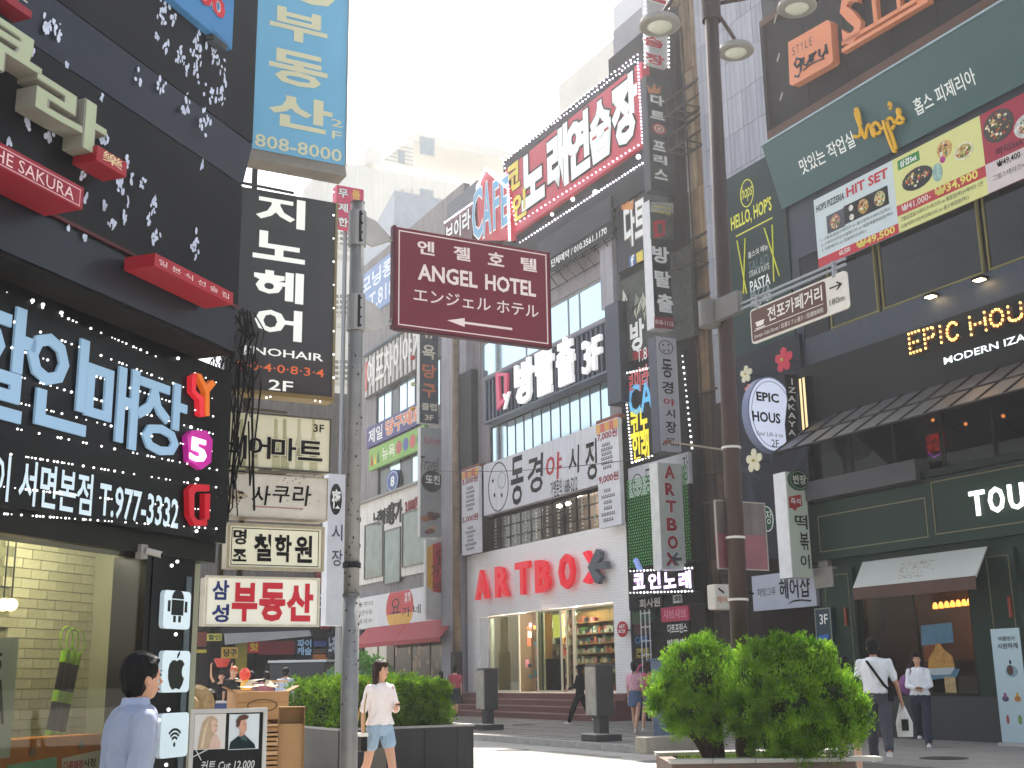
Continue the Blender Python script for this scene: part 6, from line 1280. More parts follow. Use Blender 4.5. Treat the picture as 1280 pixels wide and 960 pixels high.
c = MB().lathe([(.15, 0), (.15, .36)], 18).obj('clamp', M('#6c6967', .5, .3), s.o); a = s.L(912, 398); c.location = (-s.u+.0, 0, a[1])
MB().box(-s.u+.1, x0-.2, -.03, .06, a[1]+.03, a[1]+.33).obj('bracket', M('#6c6967', .5, .3), s.o)
# ------------------------------------------------------------------ people
def caps(mb, a, b, ra, rb, n=10, sq=1.0):
    a, b = Vector(a), Vector(b); mb.ball(tuple(a), ra, n, 6); mb.ball(tuple(b), rb, n, 6); mb.tube([a, b], [ra, rb], n)
def rings(mb, prof, n=16):                 # [(cx, cy, z, rx, ry)]
    i0 = len(mb.v)
    for cx, cy, z, rx, ry in prof:
        for j in range(n): q = 2*pi*j/n; mb.v.append((cx+rx*cos(q), cy+ry*sin(q), z))
    for k in range(len(prof)-1):
        for j in range(n): a = i0+k*n+j; b = i0+k*n+(j+1) % n; mb.f.append((a, b, b+n, a+n))
    mb.f.append(tuple(i0+j for j in reversed(range(n)))); mb.f.append(tuple(i0+(len(prof)-1)*n+j for j in range(n)))
from mathutils import noise as mnoise
def fuse(mb, name, mat, parent, vox=.01, smooth=3, fold=0.0, fs=(9, 9, 5)):
    me = mb.mesh(name, mat, True); o = bpy.data.objects.new(name, me); COL.objects.link(o)
    r = o.modifiers.new('r', 'REMESH'); r.mode = 'VOXEL'; r.voxel_size = vox; r.use_smooth_shade = True
    s = o.modifiers.new('s', 'SMOOTH'); s.factor = .5; s.iterations = smooth
    dg = bpy.context.evaluated_depsgraph_get(); dg.update()
    m2 = bpy.data.meshes.new_from_object(o.evaluated_get(dg)); m2.name = name
    o.modifiers.clear(); o.data = m2; bpy.data.meshes.remove(me)
    if not m2.materials: m2.materials.append(mat)
    if fold:
        off = Vector((random.uniform(0, 50), 3, 7)); nn = [v.normal.copy() for v in m2.vertices]
        for v, n_ in zip(m2.vertices, nn):
            c = v.co; q = mnoise.noise(Vector((c.x*fs[0], c.y*fs[1], c.z*fs[2]))+off); v.co = c+n_*(fold*(1-abs(q)*3.2))
    o.parent = parent; return o
SKIN = '#c99a80'
def person(label, loc, face, H=1.65, legs=((10, 5), (-15, 20)), arms=None, top='#dddddd', sleeve=.6, topz=(.92, 1.40), flare=.0, bottom='#334455', blen=1.0, skirt=False,
           shoe='#dddddd', hair='#181212', hairlen=0.0, head_turn=0.0, lean=0.0, skin=SKIN, vox=.011, female=True, hat=None, group=None, sheer=None, tail=False):
    """face: heading in degrees; 0 looks along +Y (away), 180 towards the camera. local +y is ahead, +x the person's right"""
    k = H/1.65; root = empty('person', loc, radians(face), label, 'person', group)
    root.scale = (k, k, k); sm = M(skin, .5, var=.05)
    sw = .155 if female else .185; hw = .085
    def lp(p):                                        # lean the trunk about the hips
        x, y, z = p
        if z > .9: q = radians(lean); dz = z-.9; return (x, y+sin(q)*dz, .9+cos(q)*dz)
        return p
    b = MB()
    hip = {}; knee = {}; ank = {}
    for i, s in enumerate((-1, 1)):
        th, kn = radians(legs[i][0]), radians(legs[i][1]); h = Vector((s*hw, 0, .87)); kp = h+Vector((0, sin(th)*.41, -cos(th)*.41)); t2 = th-kn; a = kp+Vector((0, sin(t2)*.40, -cos(t2)*.40))
        hip[s], knee[s], ank[s] = h, kp, a
    dz = min(a.z for a in ank.values())-.065             # put the lower foot on the ground
    for d in (hip, knee, ank):
        for s in d: d[s] = d[s]-Vector((0, 0, dz))
    off = -dz
    def bp(p): q = lp(p); return (q[0], q[1], q[2]+off)
    for s in (-1, 1):
        caps(b, hip[s], knee[s], .078 if female else .085, .050); caps(b, knee[s], knee[s]*.55+ank[s]*.45+Vector((0, -.012, 0)), .050, .052); caps(b, knee[s]*.55+ank[s]*.45+Vector((0, -.012, 0)), ank[s], .050, .032)
        caps(b, ank[s], ank[s]+Vector((0, .11, -.035)), .033, .022)
    T_ = [(.86, .145, .095), (.93, .15, .10), (1.03, .125, .088), (1.12, .128, .092), (1.22, .145, .10), (1.30, .15, .10), (1.37, .13, .085), (1.41, .07, .06)] if female else \
         [(.86, .145, .10), (.95, .15, .105), (1.05, .148, .105), (1.15, .155, .11), (1.25, .172, .115), (1.33, .178, .11), (1.39, .14, .09), (1.42, .07, .06)]
    def prof(g, z0=.8, z1=1.5, fl=0):
        out = []
        for z, rx, ry in T_:
            if z0 <= z <= z1: q = bp((0, 0, z)); f = 1+fl*max(0, (1.25-z)/.35); out.append((q[0], q[1], q[2], (rx+g)*f, (ry+g)*f))
        return out
    rings(b, prof(0))
    caps(b, bp((0, -.005, 1.38)), bp((0, .012, 1.47)), .052, .047)
    # head
    hc = Vector(bp((0, .022, 1.555))); ht = radians(head_turn)
    hb = MB()
    hb.ball((0, -.012, .02), .088, 16, 10, (.88, 1.06, 1.08)); hb.ball((0, .018, -.045), .062, 14, 8, (.9, .98, 1.05)); hb.ball((0, .045, -.082), .024, 10, 6, (1.2, .9, .9))
    hb.tube([(0, .083, .018), (0, .107, -.022), (0, .084, -.03)], [.007, .012, .009], 8); hb.ball((0, .075, -.052), .017, 8, 5, (1.3, .6, .6))
    for s in (-1, 1): hb.ball((s*.080, -.008, -.01), .022, 8, 6, (.35, .8, 1.3)); hb.ball((s*.03, .068, .03), .018, 8, 5, (1.4, .5, .5))
    R_ = Matrix.Rotation(ht, 3, 'Z')
    i0 = len(b.v); b.v += [tuple(R_ @ Vector(v)+hc) for v in hb.v]; b.f += [tuple(i+i0 for i in f) for f in hb.f]
    # arms and hands
    arms = arms or [((-.03, -.02, -.27), (.0, .06, -.24)), ((.03, -.02, -.27), (0, .06, -.24))]
    sh = {}; el = {}; wr = {}
    for i, s in enumerate((-1, 1)):
        S = Vector(bp((s*sw, 0, 1.345))); E_ = S+Vector(arms[i][0]); Wr = E_+Vector(arms[i][1]); sh[s], el[s], wr[s] = S, E_, Wr
        caps(b, S, E_, .050 if not female else .042, .036 if not female else .030); caps(b, E_, Wr, .036 if not female else .031, .023)
        d = (Wr-E_).normalized(); side = d.cross(Vector((s, .2, 0))).normalized(); up_ = side.cross(d).normalized()
        caps(b, Wr, Wr+d*.07, .022, .024); c = Wr+d*.075
        b.ball(tuple(Wr+d*.055), .034, 10, 6, (.8, .9, 1))
        curl = -up_*s
        for q, (o_, L_) in enumerate(((-.027, .050), (-.009, .060), (.009, .056), (.026, .044))):
            p0 = c+side*o_; p1 = p0+d*L_*.55+curl*.008; p2 = p1+d*L_*.35+curl*.024; caps(b, p0, p1, .0095, .009, 6); caps(b, p1, p2, .009, .0075, 6)
        p0 = Wr+d*.03-side*.026; p1 = p0-side*.022+d*.025+curl*.01; caps(b, p0, p1, .011, .010, 6); caps(b, p1, p1+d*.026+curl*.01, .010, .008, 6)
    body = fuse(b, 'body', sm, root, vox, 2)
    # eyes, brows, mouth
    for s in (-1, 1):
        for nm, c_, r_, sq, mt in (('eye', (s*.031, .078, .018), .009, (1.5, .4, .6), M('#1a1414', .3, var=0)), ('eyebrow', (s*.031, .081, .038), .012, (1.4, .3, .22), M('#241a16', .6, var=0))):
            e = MB().ball(c_, r_, 8, 5, sq).obj(nm, mt, body); e.location = hc; e.rotation_euler = (0, 0, ht)
    e = MB().ball((0, .084, -.055), .017, 8, 5, (1.2, .3, .35)).obj('mouth', M('#9a4a48', .5, var=0), body); e.location = hc; e.rotation_euler = (0, 0, ht)
    # hair
    h = MB()
    h.ball((0, -.026, .040), .098, 16, 10, (.90, 1.04, 1.0)); h.ball((0, -.050, -.02), .080, 12, 8, (.98, .75, 1.05)); h.ball((0, .045, .088), .046, 10, 6, (1.45, .8, .55))
    for s in (-1, 1): h.ball((s*.062, .0, .045), .044, 10, 6, (.6, 1.1, 1.1))
    if hairlen:
        for s in (-1, 1):
            caps(h, (s*.07, -.01, .04), (s*.075, -.012, -.04), .028, .026, 8); caps(h, (s*.072, -.012, -.04), (s*.062, -.03, -.12-hairlen*.6), .026, .018, 8)
        caps(h, (0, -.065, 0), (0, -.075, -.10-hairlen), .062, .036, 10); caps(h, (-.04, -.06, 0), (-.05, -.07, -.08-hairlen*.9), .045, .02, 8); caps(h, (.04, -.06, 0), (.05, -.07, -.08-hairlen*.9), .045, .02, 8)
    if tail: h.ball((0, -.11, .03), .035, 8, 6); caps(h, (0, -.13, .02), (0, -.15, -.16), .03, .012, 8)
    ho = fuse(h, 'hair', M(hair, .62, var=.3, scale=22, spec=.25), root, .009, 2, .006, (26, 26, 5)); ho.location = hc; ho.rotation_euler = (0, 0, ht)
    # shirt
    if top:
        t = MB(); rings(t, prof(.016, topz[0], topz[1], flare))
        for s in (-1, 1):
            e = sh[s].lerp(el[s], min(1, sleeve)) ; r0 = .058 if not female else .050; caps(t, sh[s], e, r0, (r0-.008)+flare*.06)
            if sleeve > 1: caps(t, el[s], el[s].lerp(wr[s], sleeve-1), .042, .034)
        caps(t, bp((-.09, 0, 1.36)), bp((.09, 0, 1.36)), .05, .05)
        fuse(t, 'top', M(top, .8, var=.10, scale=6), root, vox, 2, .008, (11, 11, 6))
    # trousers, skirt
    g = MB()
    z0 = bp((0, 0, .99))
    w = .165 if female else .166
    if skirt:
        q = bp((0, 0, 1.0)); zz = hip[1].z - .41*blen; rings(g, [((knee[1].x+knee[-1].x)/2*0, (hip[1].y+knee[1].y*.3+knee[-1].y*.3), zz, .19, .15), (0, 0, (zz+q[2])/2, .175, .125), (0, q[1], q[2], .142, .104)])
    else:
        q = bp((0, 0, .98)); rings(g, [(0, 0, .80+off, .125, .10), (0, 0, .86+off, w, .118), (0, q[1]*.5, .92+off, .160, .118), (0, q[1], q[2], .140, .106)])
        for s in (-1, 1):
            if blen < 1: caps(g, hip[s], hip[s].lerp(knee[s], blen), .094, .088)
            else:
                caps(g, hip[s], knee[s], .094, .076); caps(g, knee[s], knee[s].lerp(ank[s], min(1, blen-1+.03)), .076, .060)
    fuse(g, 'skirt' if skirt else ('trousers' if blen >= 1 else 'shorts'), M(bottom, .8, var=.15, scale=8), root, vox, 2, .007, (10, 10, 7))
    for s in (-1, 1):
        a = ank[s]; f = MB(); f.ball((a.x, a.y+.01, a.z-.022), .045, 10, 6, (.85, 1.1, .75)); f.ball((a.x, a.y+.085, a.z-.036), .042, 10, 6, (.95, 1.6, .55)); f.box(a.x-.037, a.x+.037, a.y-.045, a.y+.14, a.z-.064, a.z-.05)
        fuse(f, 'shoe', M(shoe, .5, var=.05), root, .008, 1)
    return root, dict(sh=sh, el=el, wr=wr, hc=hc, hip=hip, knee=knee, bp=bp, root=root, k=k)
def carry(name, label, cat, info, build):            # a thing held or worn: top level, standing where its carrier stands
    r = info['root']; e = empty(name, r.location, r.rotation_euler[2], label, cat); e.scale = r.scale; build(e, info); return e
def gp_(px, py, z=0.0): p = ground(px, py, z); return (p.x, p.y, z)
PZ = .132
# woman with the phone
r, I = person('woman in white blouse and pale denim shorts walking past the hedge with a phone', gp_(474, 1004), -142, 1.66, ((20, 6), (-20, 14)), [((-.07, .0, -.26), (.12, .20, .05)), ((.05, -.05, -.26), (.03, .05, -.23))], top='#e6dedd', sleeve=.9, topz=(.92, 1.42), flare=.12, bottom='#93abc0', blen=.42, shoe='#cfc9c4', hair='#3a241c', hairlen=.20, head_turn=18, vox=.008)
carry('phone', 'dark phone held by the woman in the white blouse', 'phone', I, lambda e, i: MB().box(i['wr'][-1].x-.00, i['wr'][-1].x+.075, i['wr'][-1].y+.09, i['wr'][-1].y+.14, i['wr'][-1].z+.02, i['wr'][-1].z+.033).obj('phone_body', M('#2a2226', .3), e))
def bag_(e, i):
    m = MB(); m.box(.24, .32, -.12, .12, .60, .77); m.obj('bag_body', M('#14141a', .4), e, bevel=.015); MB().box(.235, .325, -.13, .13, .77, .81).obj('flap', M('#dedad2', .4), e, bevel=.01); MB().tube([(.28, -.11, .79), (.25, -.05, 1.1), (.15, -.02, 1.41), (.25, .05, 1.1), (.28, .11, .79)], .008, 6).obj('strap', M('#a88a50', .4, .6), e)
carry('shoulder_bag', 'small black and white shoulder bag with gilt strap of the woman in shorts', 'bag', I, bag_)
# man at the left
x, y = at_depth(160, 6.15)
r, I = person('man in grey blue shirt seen from behind beside the phone shop', (x, y, -.06), -58, 1.60, ((6, 3), (-8, 8)), [((-.05, -.02, -.28), (.02, .06, -.24)), ((.05, -.03, -.28), (.0, .08, -.24))], top='#8c94a8', sleeve=1.95, topz=(.86, 1.45), bottom='#2a3040', shoe='#222222', hair='#0c0a0b', head_turn=10, lean=5, female=False, vox=.009, skin='#b98a70')
def collar(e, i):
    q = i['bp']((0, 0, 1.425)); m = MB()
    n = 20
    for k in range(n):
        a, b = 2*pi*k/n+.3, 2*pi*(k+1)/n+.3
        if k == n-1: continue
        j = len(m.v); 
        for an in (a, b):
            c, s = cos(an+pi/2), sin(an+pi/2)
            for rr, zz in ((.066, .035), (.078, -.012), (.060, .033), (.070, -.012)): m.v.append((q[0]+rr*c, q[1]+rr*s, q[2]+zz))
        m.f += [(j, j+4, j+5, j+1), (j+2, j+3, j+7, j+6), (j, j+2, j+6, j+4)]
    return m.obj('collar', M('#959eb8', .75), e)
collar(r, I); fo = MB()
# right hand group
def tee_bag(e, i):
    m = MB(); p = [i['bp'](v) for v in ((-.115, .02, 1.40), (-.09, -.115, 1.36), (0, -.138, 1.22), (.10, -.13, 1.06), (.165, -.02, .99), (.14, .08, 1.0), (0, .13, 1.2), (-.11, .08, 1.38), (-.115, .02, 1.40))]
    m.tube(p, .018, 6).obj('strap', M('#14141a', .6), e); MB().box(.15, .22, -.1, .08, .80, 1.0).obj('pouch', M('#17171c', .6), e, bevel=.02)
r, I = person('man in white tee and grey trousers with black strap across his back', gp_(1103, 955, PZ), -14, 1.80, ((22, 8), (-24, 22)), [((-.06, .02, -.27), (-.02, .10, -.22)), ((.08, -.02, -.27), (.05, .10, -.22))], top='#dcdcde', sleeve=.75, topz=(.9, 1.42), bottom='#4a4b54', blen=1.85, shoe='#c9c9c4', hair='#141011', female=False, vox=.010, lean=3, skin='#b5846a')
carry('shoulder_strap_bag', 'black sling bag worn across the back of the man in the white tee', 'bag', I, tee_bag)
def plastic(e, i):
    w_ = i['wr'][1]; m = MB(); rings(m, [(w_.x+.02, w_.y+.08, w_.z-.48, .10, .05), (w_.x+.02, w_.y+.08, w_.z-.3, .11, .06), (w_.x+.01, w_.y+.06, w_.z-.12, .05, .03), (w_.x, w_.y+.05, w_.z-.04, .02, .02)], 10); m.obj('bag_body', M('#d6d4cc', .5, var=.2, scale=10), e); MB().box(w_.x-.02, w_.x+.07, w_.y+.015, w_.y+.02, w_.z-.4, w_.z-.25).obj('dark_print', M('#2c3030', .5), e)
carry('plastic_bag', 'white plastic bag with dark print held by the man in the white tee', 'bag', I, plastic)
r, I = person('woman in white long sleeved shirt and torn dark jeans walking towards the camera', gp_(1156, 933, PZ), 160, 1.66, ((24, 6), (-20, 30)), [((-.04, .04, -.25), (.13, .14, -.05)), ((.04, .04, -.25), (-.13, .14, -.05))], top='#e2e2e6', sleeve=1.85, topz=(.93, 1.42), flare=.06, bottom='#343a4c', blen=1.95, shoe='#dadada', hair='#1a1012', hairlen=.12, vox=.010)
def bp_(e, i): m = MB(); m.ball((-.0, 0, 0), .16, 12, 8, (.9, .6, 1.15)); o = fuse(m, 'bag_body', M('#7c4a7c', .6, var=.3, scale=8), e, .012, 1); o.location = (.21, -.06, 1.06); MB().tube([(.2, -.04, 1.2), (.14, .03, 1.42), (.12, .08, 1.3), (.19, .0, 1.05)], .012, 6).obj('strap', M('#5a345c', .6), e)
carry('shoulder_bag', 'purple shoulder bag of the woman in torn jeans', 'bag', I, bp_)
carry('phone', 'dark phone held low by the woman in torn jeans', 'phone', I, lambda e, i: MB().box(-.05, .05, i['wr'][1].y+.05, i['wr'][1].y+.12, i['wr'][1].z+.0, i['wr'][1].z+.02).obj('phone_body', M('#1a1a1e', .3), e))
person('woman with dark ponytail in pink tee and blue skirt walking away', gp_(796, 917, PZ), -22, 1.62, ((16, 4), (-20, 12)), top='#d09aa8', sleeve=.8, topz=(.98, 1.42), bottom='#4a5c7c', blen=.55, skirt=True, shoe='#c9c0b4', hair='#161012', tail=True, hairlen=.0)
r, I = person('woman in magenta top and denim shorts walking away, half hidden by the bush', gp_(812, 915, PZ), -16, 1.64, ((-18, 14), (18, 4)), top='#b84a70', sleeve=.8, topz=(.98, 1.42), bottom='#5c6c8c', blen=.4, shoe='#e0e0e0', hair='#3a2018', hairlen=.12)
carry('tote_bag', 'white cloth tote bag between the two women walking away', 'bag', I, lambda e, i: (rings(m := MB(), [(-.26, 0, .62, .05, .15), (-.26, 0, .8, .06, .16), (-.24, 0, 1.02, .02, .11)], 10), m.obj('bag_body', M('#cfcdd6', .7), e), MB().tube([(-.24, -.08, 1.0), (-.17, 0, 1.4), (-.24, .08, 1.0)], .01, 5).obj('handle', M('#cfcdd6', .7), e)))
r, I = person('woman in black outfit and white sneakers walking left past the steps', gp_(726, 905, PZ), 68, 1.66, ((26, 6), (-22, 26)), [((-.03, .08, -.25), (.0, .2, -.08)), ((.03, .05, -.25), (0, .18, -.05))], top='#22232b', sleeve=1.9, topz=(.9, 1.42), bottom='#1c1d24', blen=1.9, shoe='#d8d8d8', hair='#141012', hairlen=.14)
person('man in rose tee with black cross strap and dark shorts beyond the hedge', gp_(569, 896, PZ), -10, 1.72, ((10, 4), (-12, 8)), top='#b0485c', sleeve=.75, bottom='#2a3348', blen=.95, shoe='#1c1c20', hair='#141012', female=False, vox=.012)
person('woman in dark clothes with long black hair beyond the hedge by the red shopfront', gp_(551, 896, PZ), 60, 1.55, ((8, 4), (-8, 6)), top='#26262c', sleeve=1.5, bottom='#26262c', blen=1.9, shoe='#222222', hair='#100c0e', hairlen=.3, vox=.012)
person('walker in blue jeans and grey top hidden behind the big bush', (3.62, 17.3, 0), -10, 1.66, ((14, 5), (-14, 16)), top='#6a7280', sleeve=.9, bottom='#3c4a62', blen=1.9, shoe='#d0d0d0', hair='#141012', vox=.013)
person('bare legged walker half hidden between the big bush and the man in the white tee', (4.62, 17.4, .0), -10, 1.62, ((10, 4), (-14, 12)), top='#303440', sleeve=.8, bottom='#4a4248', blen=.45, shoe='#b99a80', hair='#141012', vox=.013)
# the far street on the left
far = [('man in pale blue shirt standing by a white door far down the left street', 357, 34, '#b9c6dc', 1.8, '#2c3242', 0, False, 0), ('man in black tee and orange cap behind the far food stall', 292, 30, '#26262a', .7, '#26262a', 180, False, 1), ('person in black vest with raised arms behind the far food stall', 277, 30.5, '#1c1c20', .3, '#222222', 185, True, 2),
       ('woman with long dark hair and brown dress in the far street', 314, 32, '#8c6a64', .6, '#6a4a4a', 10, True, 0), ('woman in dusty rose dress with dark hair in the far street', 333, 33, '#a0606c', .7, '#a0606c', 20, True, 0)]
for lab, px, Y, tc, sl, bc, fc, fem, sp in far:
    x, y = at_depth(px, Y)
    arms = [((-.1, .05, .20), (-.0, .05, .22)), ((.1, .05, .20), (0, .05, .22))] if sp == 2 else None
    r, I = person(lab, (x, y, .05), fc, 1.62 if fem else 1.72, ((4, 2), (-4, 2)), arms, top=tc, sleeve=sl, bottom=bc, shoe='#222222', hair='#c0603a' if sp == 1 else '#161012', hairlen=.25 if fem and not sp else 0, female=fem, vox=.016)
    if sp == 2: carry('food_basket', 'red basket lifted overhead at the far food stall', 'basket', I, lambda e, i: (MB().lathe([(.12, 1.78), (.2, 1.95), (.2, 2.0)], 14).obj('basket', M('#b03a30', .6), e)))
# paper collector in the straw hat
x, y = at_depth(262, 13.6)
r, I = person('cardboard collector in black bending over behind the salon board', (x, y, -.25), 15, 1.58, ((5, 3), (-6, 5)), top='#1b1b20', sleeve=.9, bottom='#2a2a30', shoe='#333333', hair='#2a1c18', lean=12, female=False)
hb = empty('straw_hat', (x-.08, y-.34, 1.17), 0, 'round woven straw hat hanging behind the cardboard collector', 'hat'); hb.rotation_euler = (radians(78), 0, radians(-10))
MB().lathe([(.245, 0), (.20, .03), (.11, .05), (.10, .12), (.05, .15)], 24).obj('brim', M('#a88e68', .85, var=.35, scale=22, bump=.4), hb, smooth=False); MB().tube([(0, .24, .02), (0, 0, .155), (0, -.24, .02)], .008, 5).obj('cord', M('#5a4430', .7), hb)
# ------------------------------------------------------------------ street furniture and planting
def leafmat(h1, h2, trans=.35):
    m = bpy.data.materials.new('foliage_' + h1.strip('#')); m.use_nodes = True; n = m.node_tree; n.nodes.clear()
    o = n.nodes.new('ShaderNodeOutputMaterial'); g = n.nodes.new('ShaderNodeObjectInfo'); tc = n.nodes.new('ShaderNodeTexCoord'); no = n.nodes.new('ShaderNodeTexNoise'); no.inputs['Scale'].default_value = 5
    n.links.new(tc.outputs['Object'], no.inputs['Vector']); cr = n.nodes.new('ShaderNodeValToRGB'); cr.color_ramp.elements[0].position = .35; cr.color_ramp.elements[1].position = .65
    cr.color_ramp.elements[0].color = lin(h1)+(1,); cr.color_ramp.elements[1].color = lin(h2)+(1,); n.links.new(no.outputs[0], cr.inputs[0])
    d = n.nodes.new('ShaderNodeBsdfDiffuse'); t = n.nodes.new('ShaderNodeBsdfTranslucent'); mx = n.nodes.new('ShaderNodeMixShader'); mx.inputs[0].default_value = trans
    n.links.new(cr.outputs[0], d.inputs[0]); n.links.new(cr.outputs[0], t.inputs[0]); n.links.new(d.outputs[0], mx.inputs[1]); n.links.new(t.outputs[0], mx.inputs[2]); n.links.new(mx.outputs[0], o.inputs[0]); return m
def leaves(name, pts, L, Wd, mat, parent, rnd, up=.0):
    v, f = [], []
    for p, nrm in pts:
        a = rnd.uniform(0, 2*pi); l = L*rnd.uniform(.6, 1.25); w_ = Wd*rnd.uniform(.7, 1.2)
        d = Vector((rnd.gauss(0, 1), rnd.gauss(0, 1), rnd.gauss(0, 1)))*.7 + nrm*1.0 + Vector((0, 0, up)); d.normalize()
        s = d.cross(Vector((rnd.gauss(0, 1), rnd.gauss(0, 1), rnd.gauss(0, 1)))).normalized(); i = len(v); p = Vector(p)
        v += [tuple(p-s*w_*.2), tuple(p+d*l*.5-s*w_*.5), tuple(p+d*l), tuple(p+d*l*.5+s*w_*.5)]; f.append((i, i+1, i+2, i+3))
    me = bpy.data.meshes.new(name); me.from_pydata(v, [], f); me.materials.append(mat); o = bpy.data.objects.new(name, me); COL.objects.link(o); o.parent = parent; return o
# hedge and its planter
cpx, cY = 424, 18.3
HF = Fr(*at_depth(cpx, cY), 28)
pl_ = empty('planter', HF.o, HF.phi, 'low dark metal planter box holding the clipped hedge', 'planter')
xh = HF.hit(592, 930)[0]; Dp = 2.7; hp = .74
pm_ = M('#3b3a3d', .5, .2, var=.2, scale=1.5, streak=.25)
m = MB(); m.box(0, xh, 0, .04, 0, hp-.03); m.box(0, .04, .041, Dp, 0, hp-.03); m.box(xh-.04, xh, .041, Dp, 0, hp-.03); m.box(.041, xh-.041, Dp-.04, Dp, 0, hp-.03); m.obj('wall', pm_, pl_)
for k, (a, b, c, d) in enumerate(((-.015, xh+.015, -.015, .07), (-.015, xh+.015, Dp-.07, Dp+.015), (-.015, .07, .072, Dp-.072), (xh-.07, xh+.015, .072, Dp-.072))): MB().box(a, b, c, d, hp-.029, hp+.004).obj('rim', M('#8a8986', .5, .3, var=.2), pl_)
for k in range(4): x = xh*(k+.5)/4; MB().box(x-.004, x+.004, -.004, -.001, .03, hp-.04).obj('seam', M('#1f1f22', .5), pl_)
MB().box(.05, xh-.05, .05, Dp-.05, hp-.15, hp-.06).obj('soil', M('#3a2c22', .95, var=.4, scale=12), pl_)
MB().box(.4, .75, -.03, -.001, 0, .45).obj('notice_plate', M('#6a6458', .6), pl_)
hd = empty('hedge', HF.pos(0, hp, 0), HF.phi, 'long clipped green hedge with sunlit top in the dark metal planter', 'hedge')
rnd = random.Random(77); x1 = HF.hit(566, 880)[0]; hh = HF.hit(500, 851)[1]-hp; pts = []
lm_ = leafmat('#3c5a16', '#6c8e2a', .34)
def hedge_pt():
    f_ = rnd.random()
    if f_ < .42: p = Vector((rnd.uniform(.06, x1), .14, rnd.uniform(.0, hh))); n_ = Vector((0, -1, .1))
    elif f_ < .75: p = Vector((rnd.uniform(.06, x1), rnd.uniform(.1, Dp-.15), hh)); n_ = Vector((0, 0, 1))
    elif f_ < .87: p = Vector((.08, rnd.uniform(.1, Dp-.15), rnd.uniform(0, hh))); n_ = Vector((-1, 0, .1))
    else: p = Vector((x1, rnd.uniform(.1, Dp-.15), rnd.uniform(0, hh))); n_ = Vector((1, 0, .1))
    # rounded ends and uneven surface
    r = .22; p.x = min(max(p.x, .05), x1)
    if p.z > hh-r and (p.x > x1-r): q = rnd.uniform(0, pi/2); p.x = x1-r+r*cos(q); p.z = hh-r+r*sin(q); n_ = Vector((cos(q), 0, sin(q)))
    b = .05*sin(p.x*7+1)*sin(p.y*6)+.04*sin(p.x*17+p.z*11)+rnd.gauss(0, .03)-rnd.random()**3*.12
    return p+n_.normalized()*b, n_
leaves('crown', [hedge_pt() for _ in range(26000)], .05, .032, lm_, hd, rnd, .4)
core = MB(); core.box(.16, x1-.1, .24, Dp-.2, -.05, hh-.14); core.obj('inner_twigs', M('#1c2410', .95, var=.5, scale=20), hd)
m = MB()
for k in range(22): x = rnd.uniform(.2, x1-.2); m.tube([(x, .3, -.1), (x+rnd.uniform(-.1, .1), .25, .3), (x+rnd.uniform(-.2, .2), .18, hh-.1)], .008, 4)
m.obj('stem', M('#4a3a28', .9), hd, kind='stuff')
# clipped bushes on the right
def bush(label, px, Y, blobs, n, z0, trunk, seed, group='globe bushes in the right planter'):
    x, y = at_depth(px, Y); b = empty('bush', (x, y, z0), 0, label, 'bush'); rnd = random.Random(seed); pts = []
    tot = sum(q[3]**2 for q in blobs)
    clumps = []
    for bx, by, bz, r in blobs:
        for _ in range(int(46*r*r/.16)+12):
            d = Vector((rnd.gauss(0, 1), rnd.gauss(0, 1), rnd.gauss(0, 1))).normalized(); clumps.append((Vector((bx, by, bz))+Vector((d.x*r, d.y*r, d.z*r*1.0))*rnd.uniform(.62, 1.08), rnd.uniform(.07, .15), d))
    for _ in range(n):
        c, r, d0 = rnd.choice(clumps); d = Vector((rnd.gauss(0, 1), rnd.gauss(0, 1), rnd.gauss(0, 1.2))).normalized(); p = c+d*r*rnd.random()**.4; pts.append((p, (d0*.6+Vector((0, 0, .9))+d*.4).normalized()))
    leaves('crown', pts, .052, .017, leafmat('#385e12', '#82ac30', .42), b, rnd, .5)
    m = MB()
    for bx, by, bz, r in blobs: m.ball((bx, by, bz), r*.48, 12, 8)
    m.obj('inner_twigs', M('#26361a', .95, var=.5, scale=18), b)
    for p0, p1, r0 in trunk: MB().tube([p0, ((p0[0]+p1[0])/2+.02, p0[1], (p0[2]+p1[2])/2), p1], [r0, r0*.8, r0*.55], 8).obj('trunk', M('#3c2e26', .9, var=.4, scale=14, bump=.4), b)
    return b
# local metres: 1 m is about 100 photo pixels there
bush('smaller bright green bush left of the brown pole, spreading low to the left', 876, 15.4, [(-.42, 0, 1.28, .22), (-.2, 0, 1.58, .24), (.05, .1, 1.68, .20), (.24, .1, 1.58, .22), (0, 0, 1.35, .33), (.2, .1, 1.2, .30), (-.3, 0, 1.06, .22), (-.12, 0, 1.0, .25), (.08, .05, .85, .22), (-.3, 0, .84, .12), (-.52, 0, 1.1, .12)], 34000, .0, [((.12, 0, 0), (-.05, 0, 1.1), .10), ((.18, 0, 0), (.15, 0, 1.1), .08), ((.1, 0, .3), (-.3, 0, .95), .05)], 5)
bush('large round green bush right of the brown pole', 985, 15.0, [(-.45, 0, 1.33, .34), (-.1, 0, 1.48, .34), (.25, 0, 1.45, .34), (.5, 0, 1.2, .34), (.6, 0, .85, .30), (0, 0, 1.0, .52), (-.5, 0, 1.02, .30), (.3, 0, .7, .38), (-.25, 0, .65, .28), (.05, 0, .5, .26), (.66, 0, 1.1, .22), (-.35, .05, 1.60, .18), (.1, 0, 1.74, .14), (.4, 0, 1.62, .16), (-.1, .1, 1.72, .12)], 64000, .0, [((.0, 0, 0), (-.1, 0, 1.0), .10), ((.1, 0, 0), (.3, 0, .9), .08)], 9)
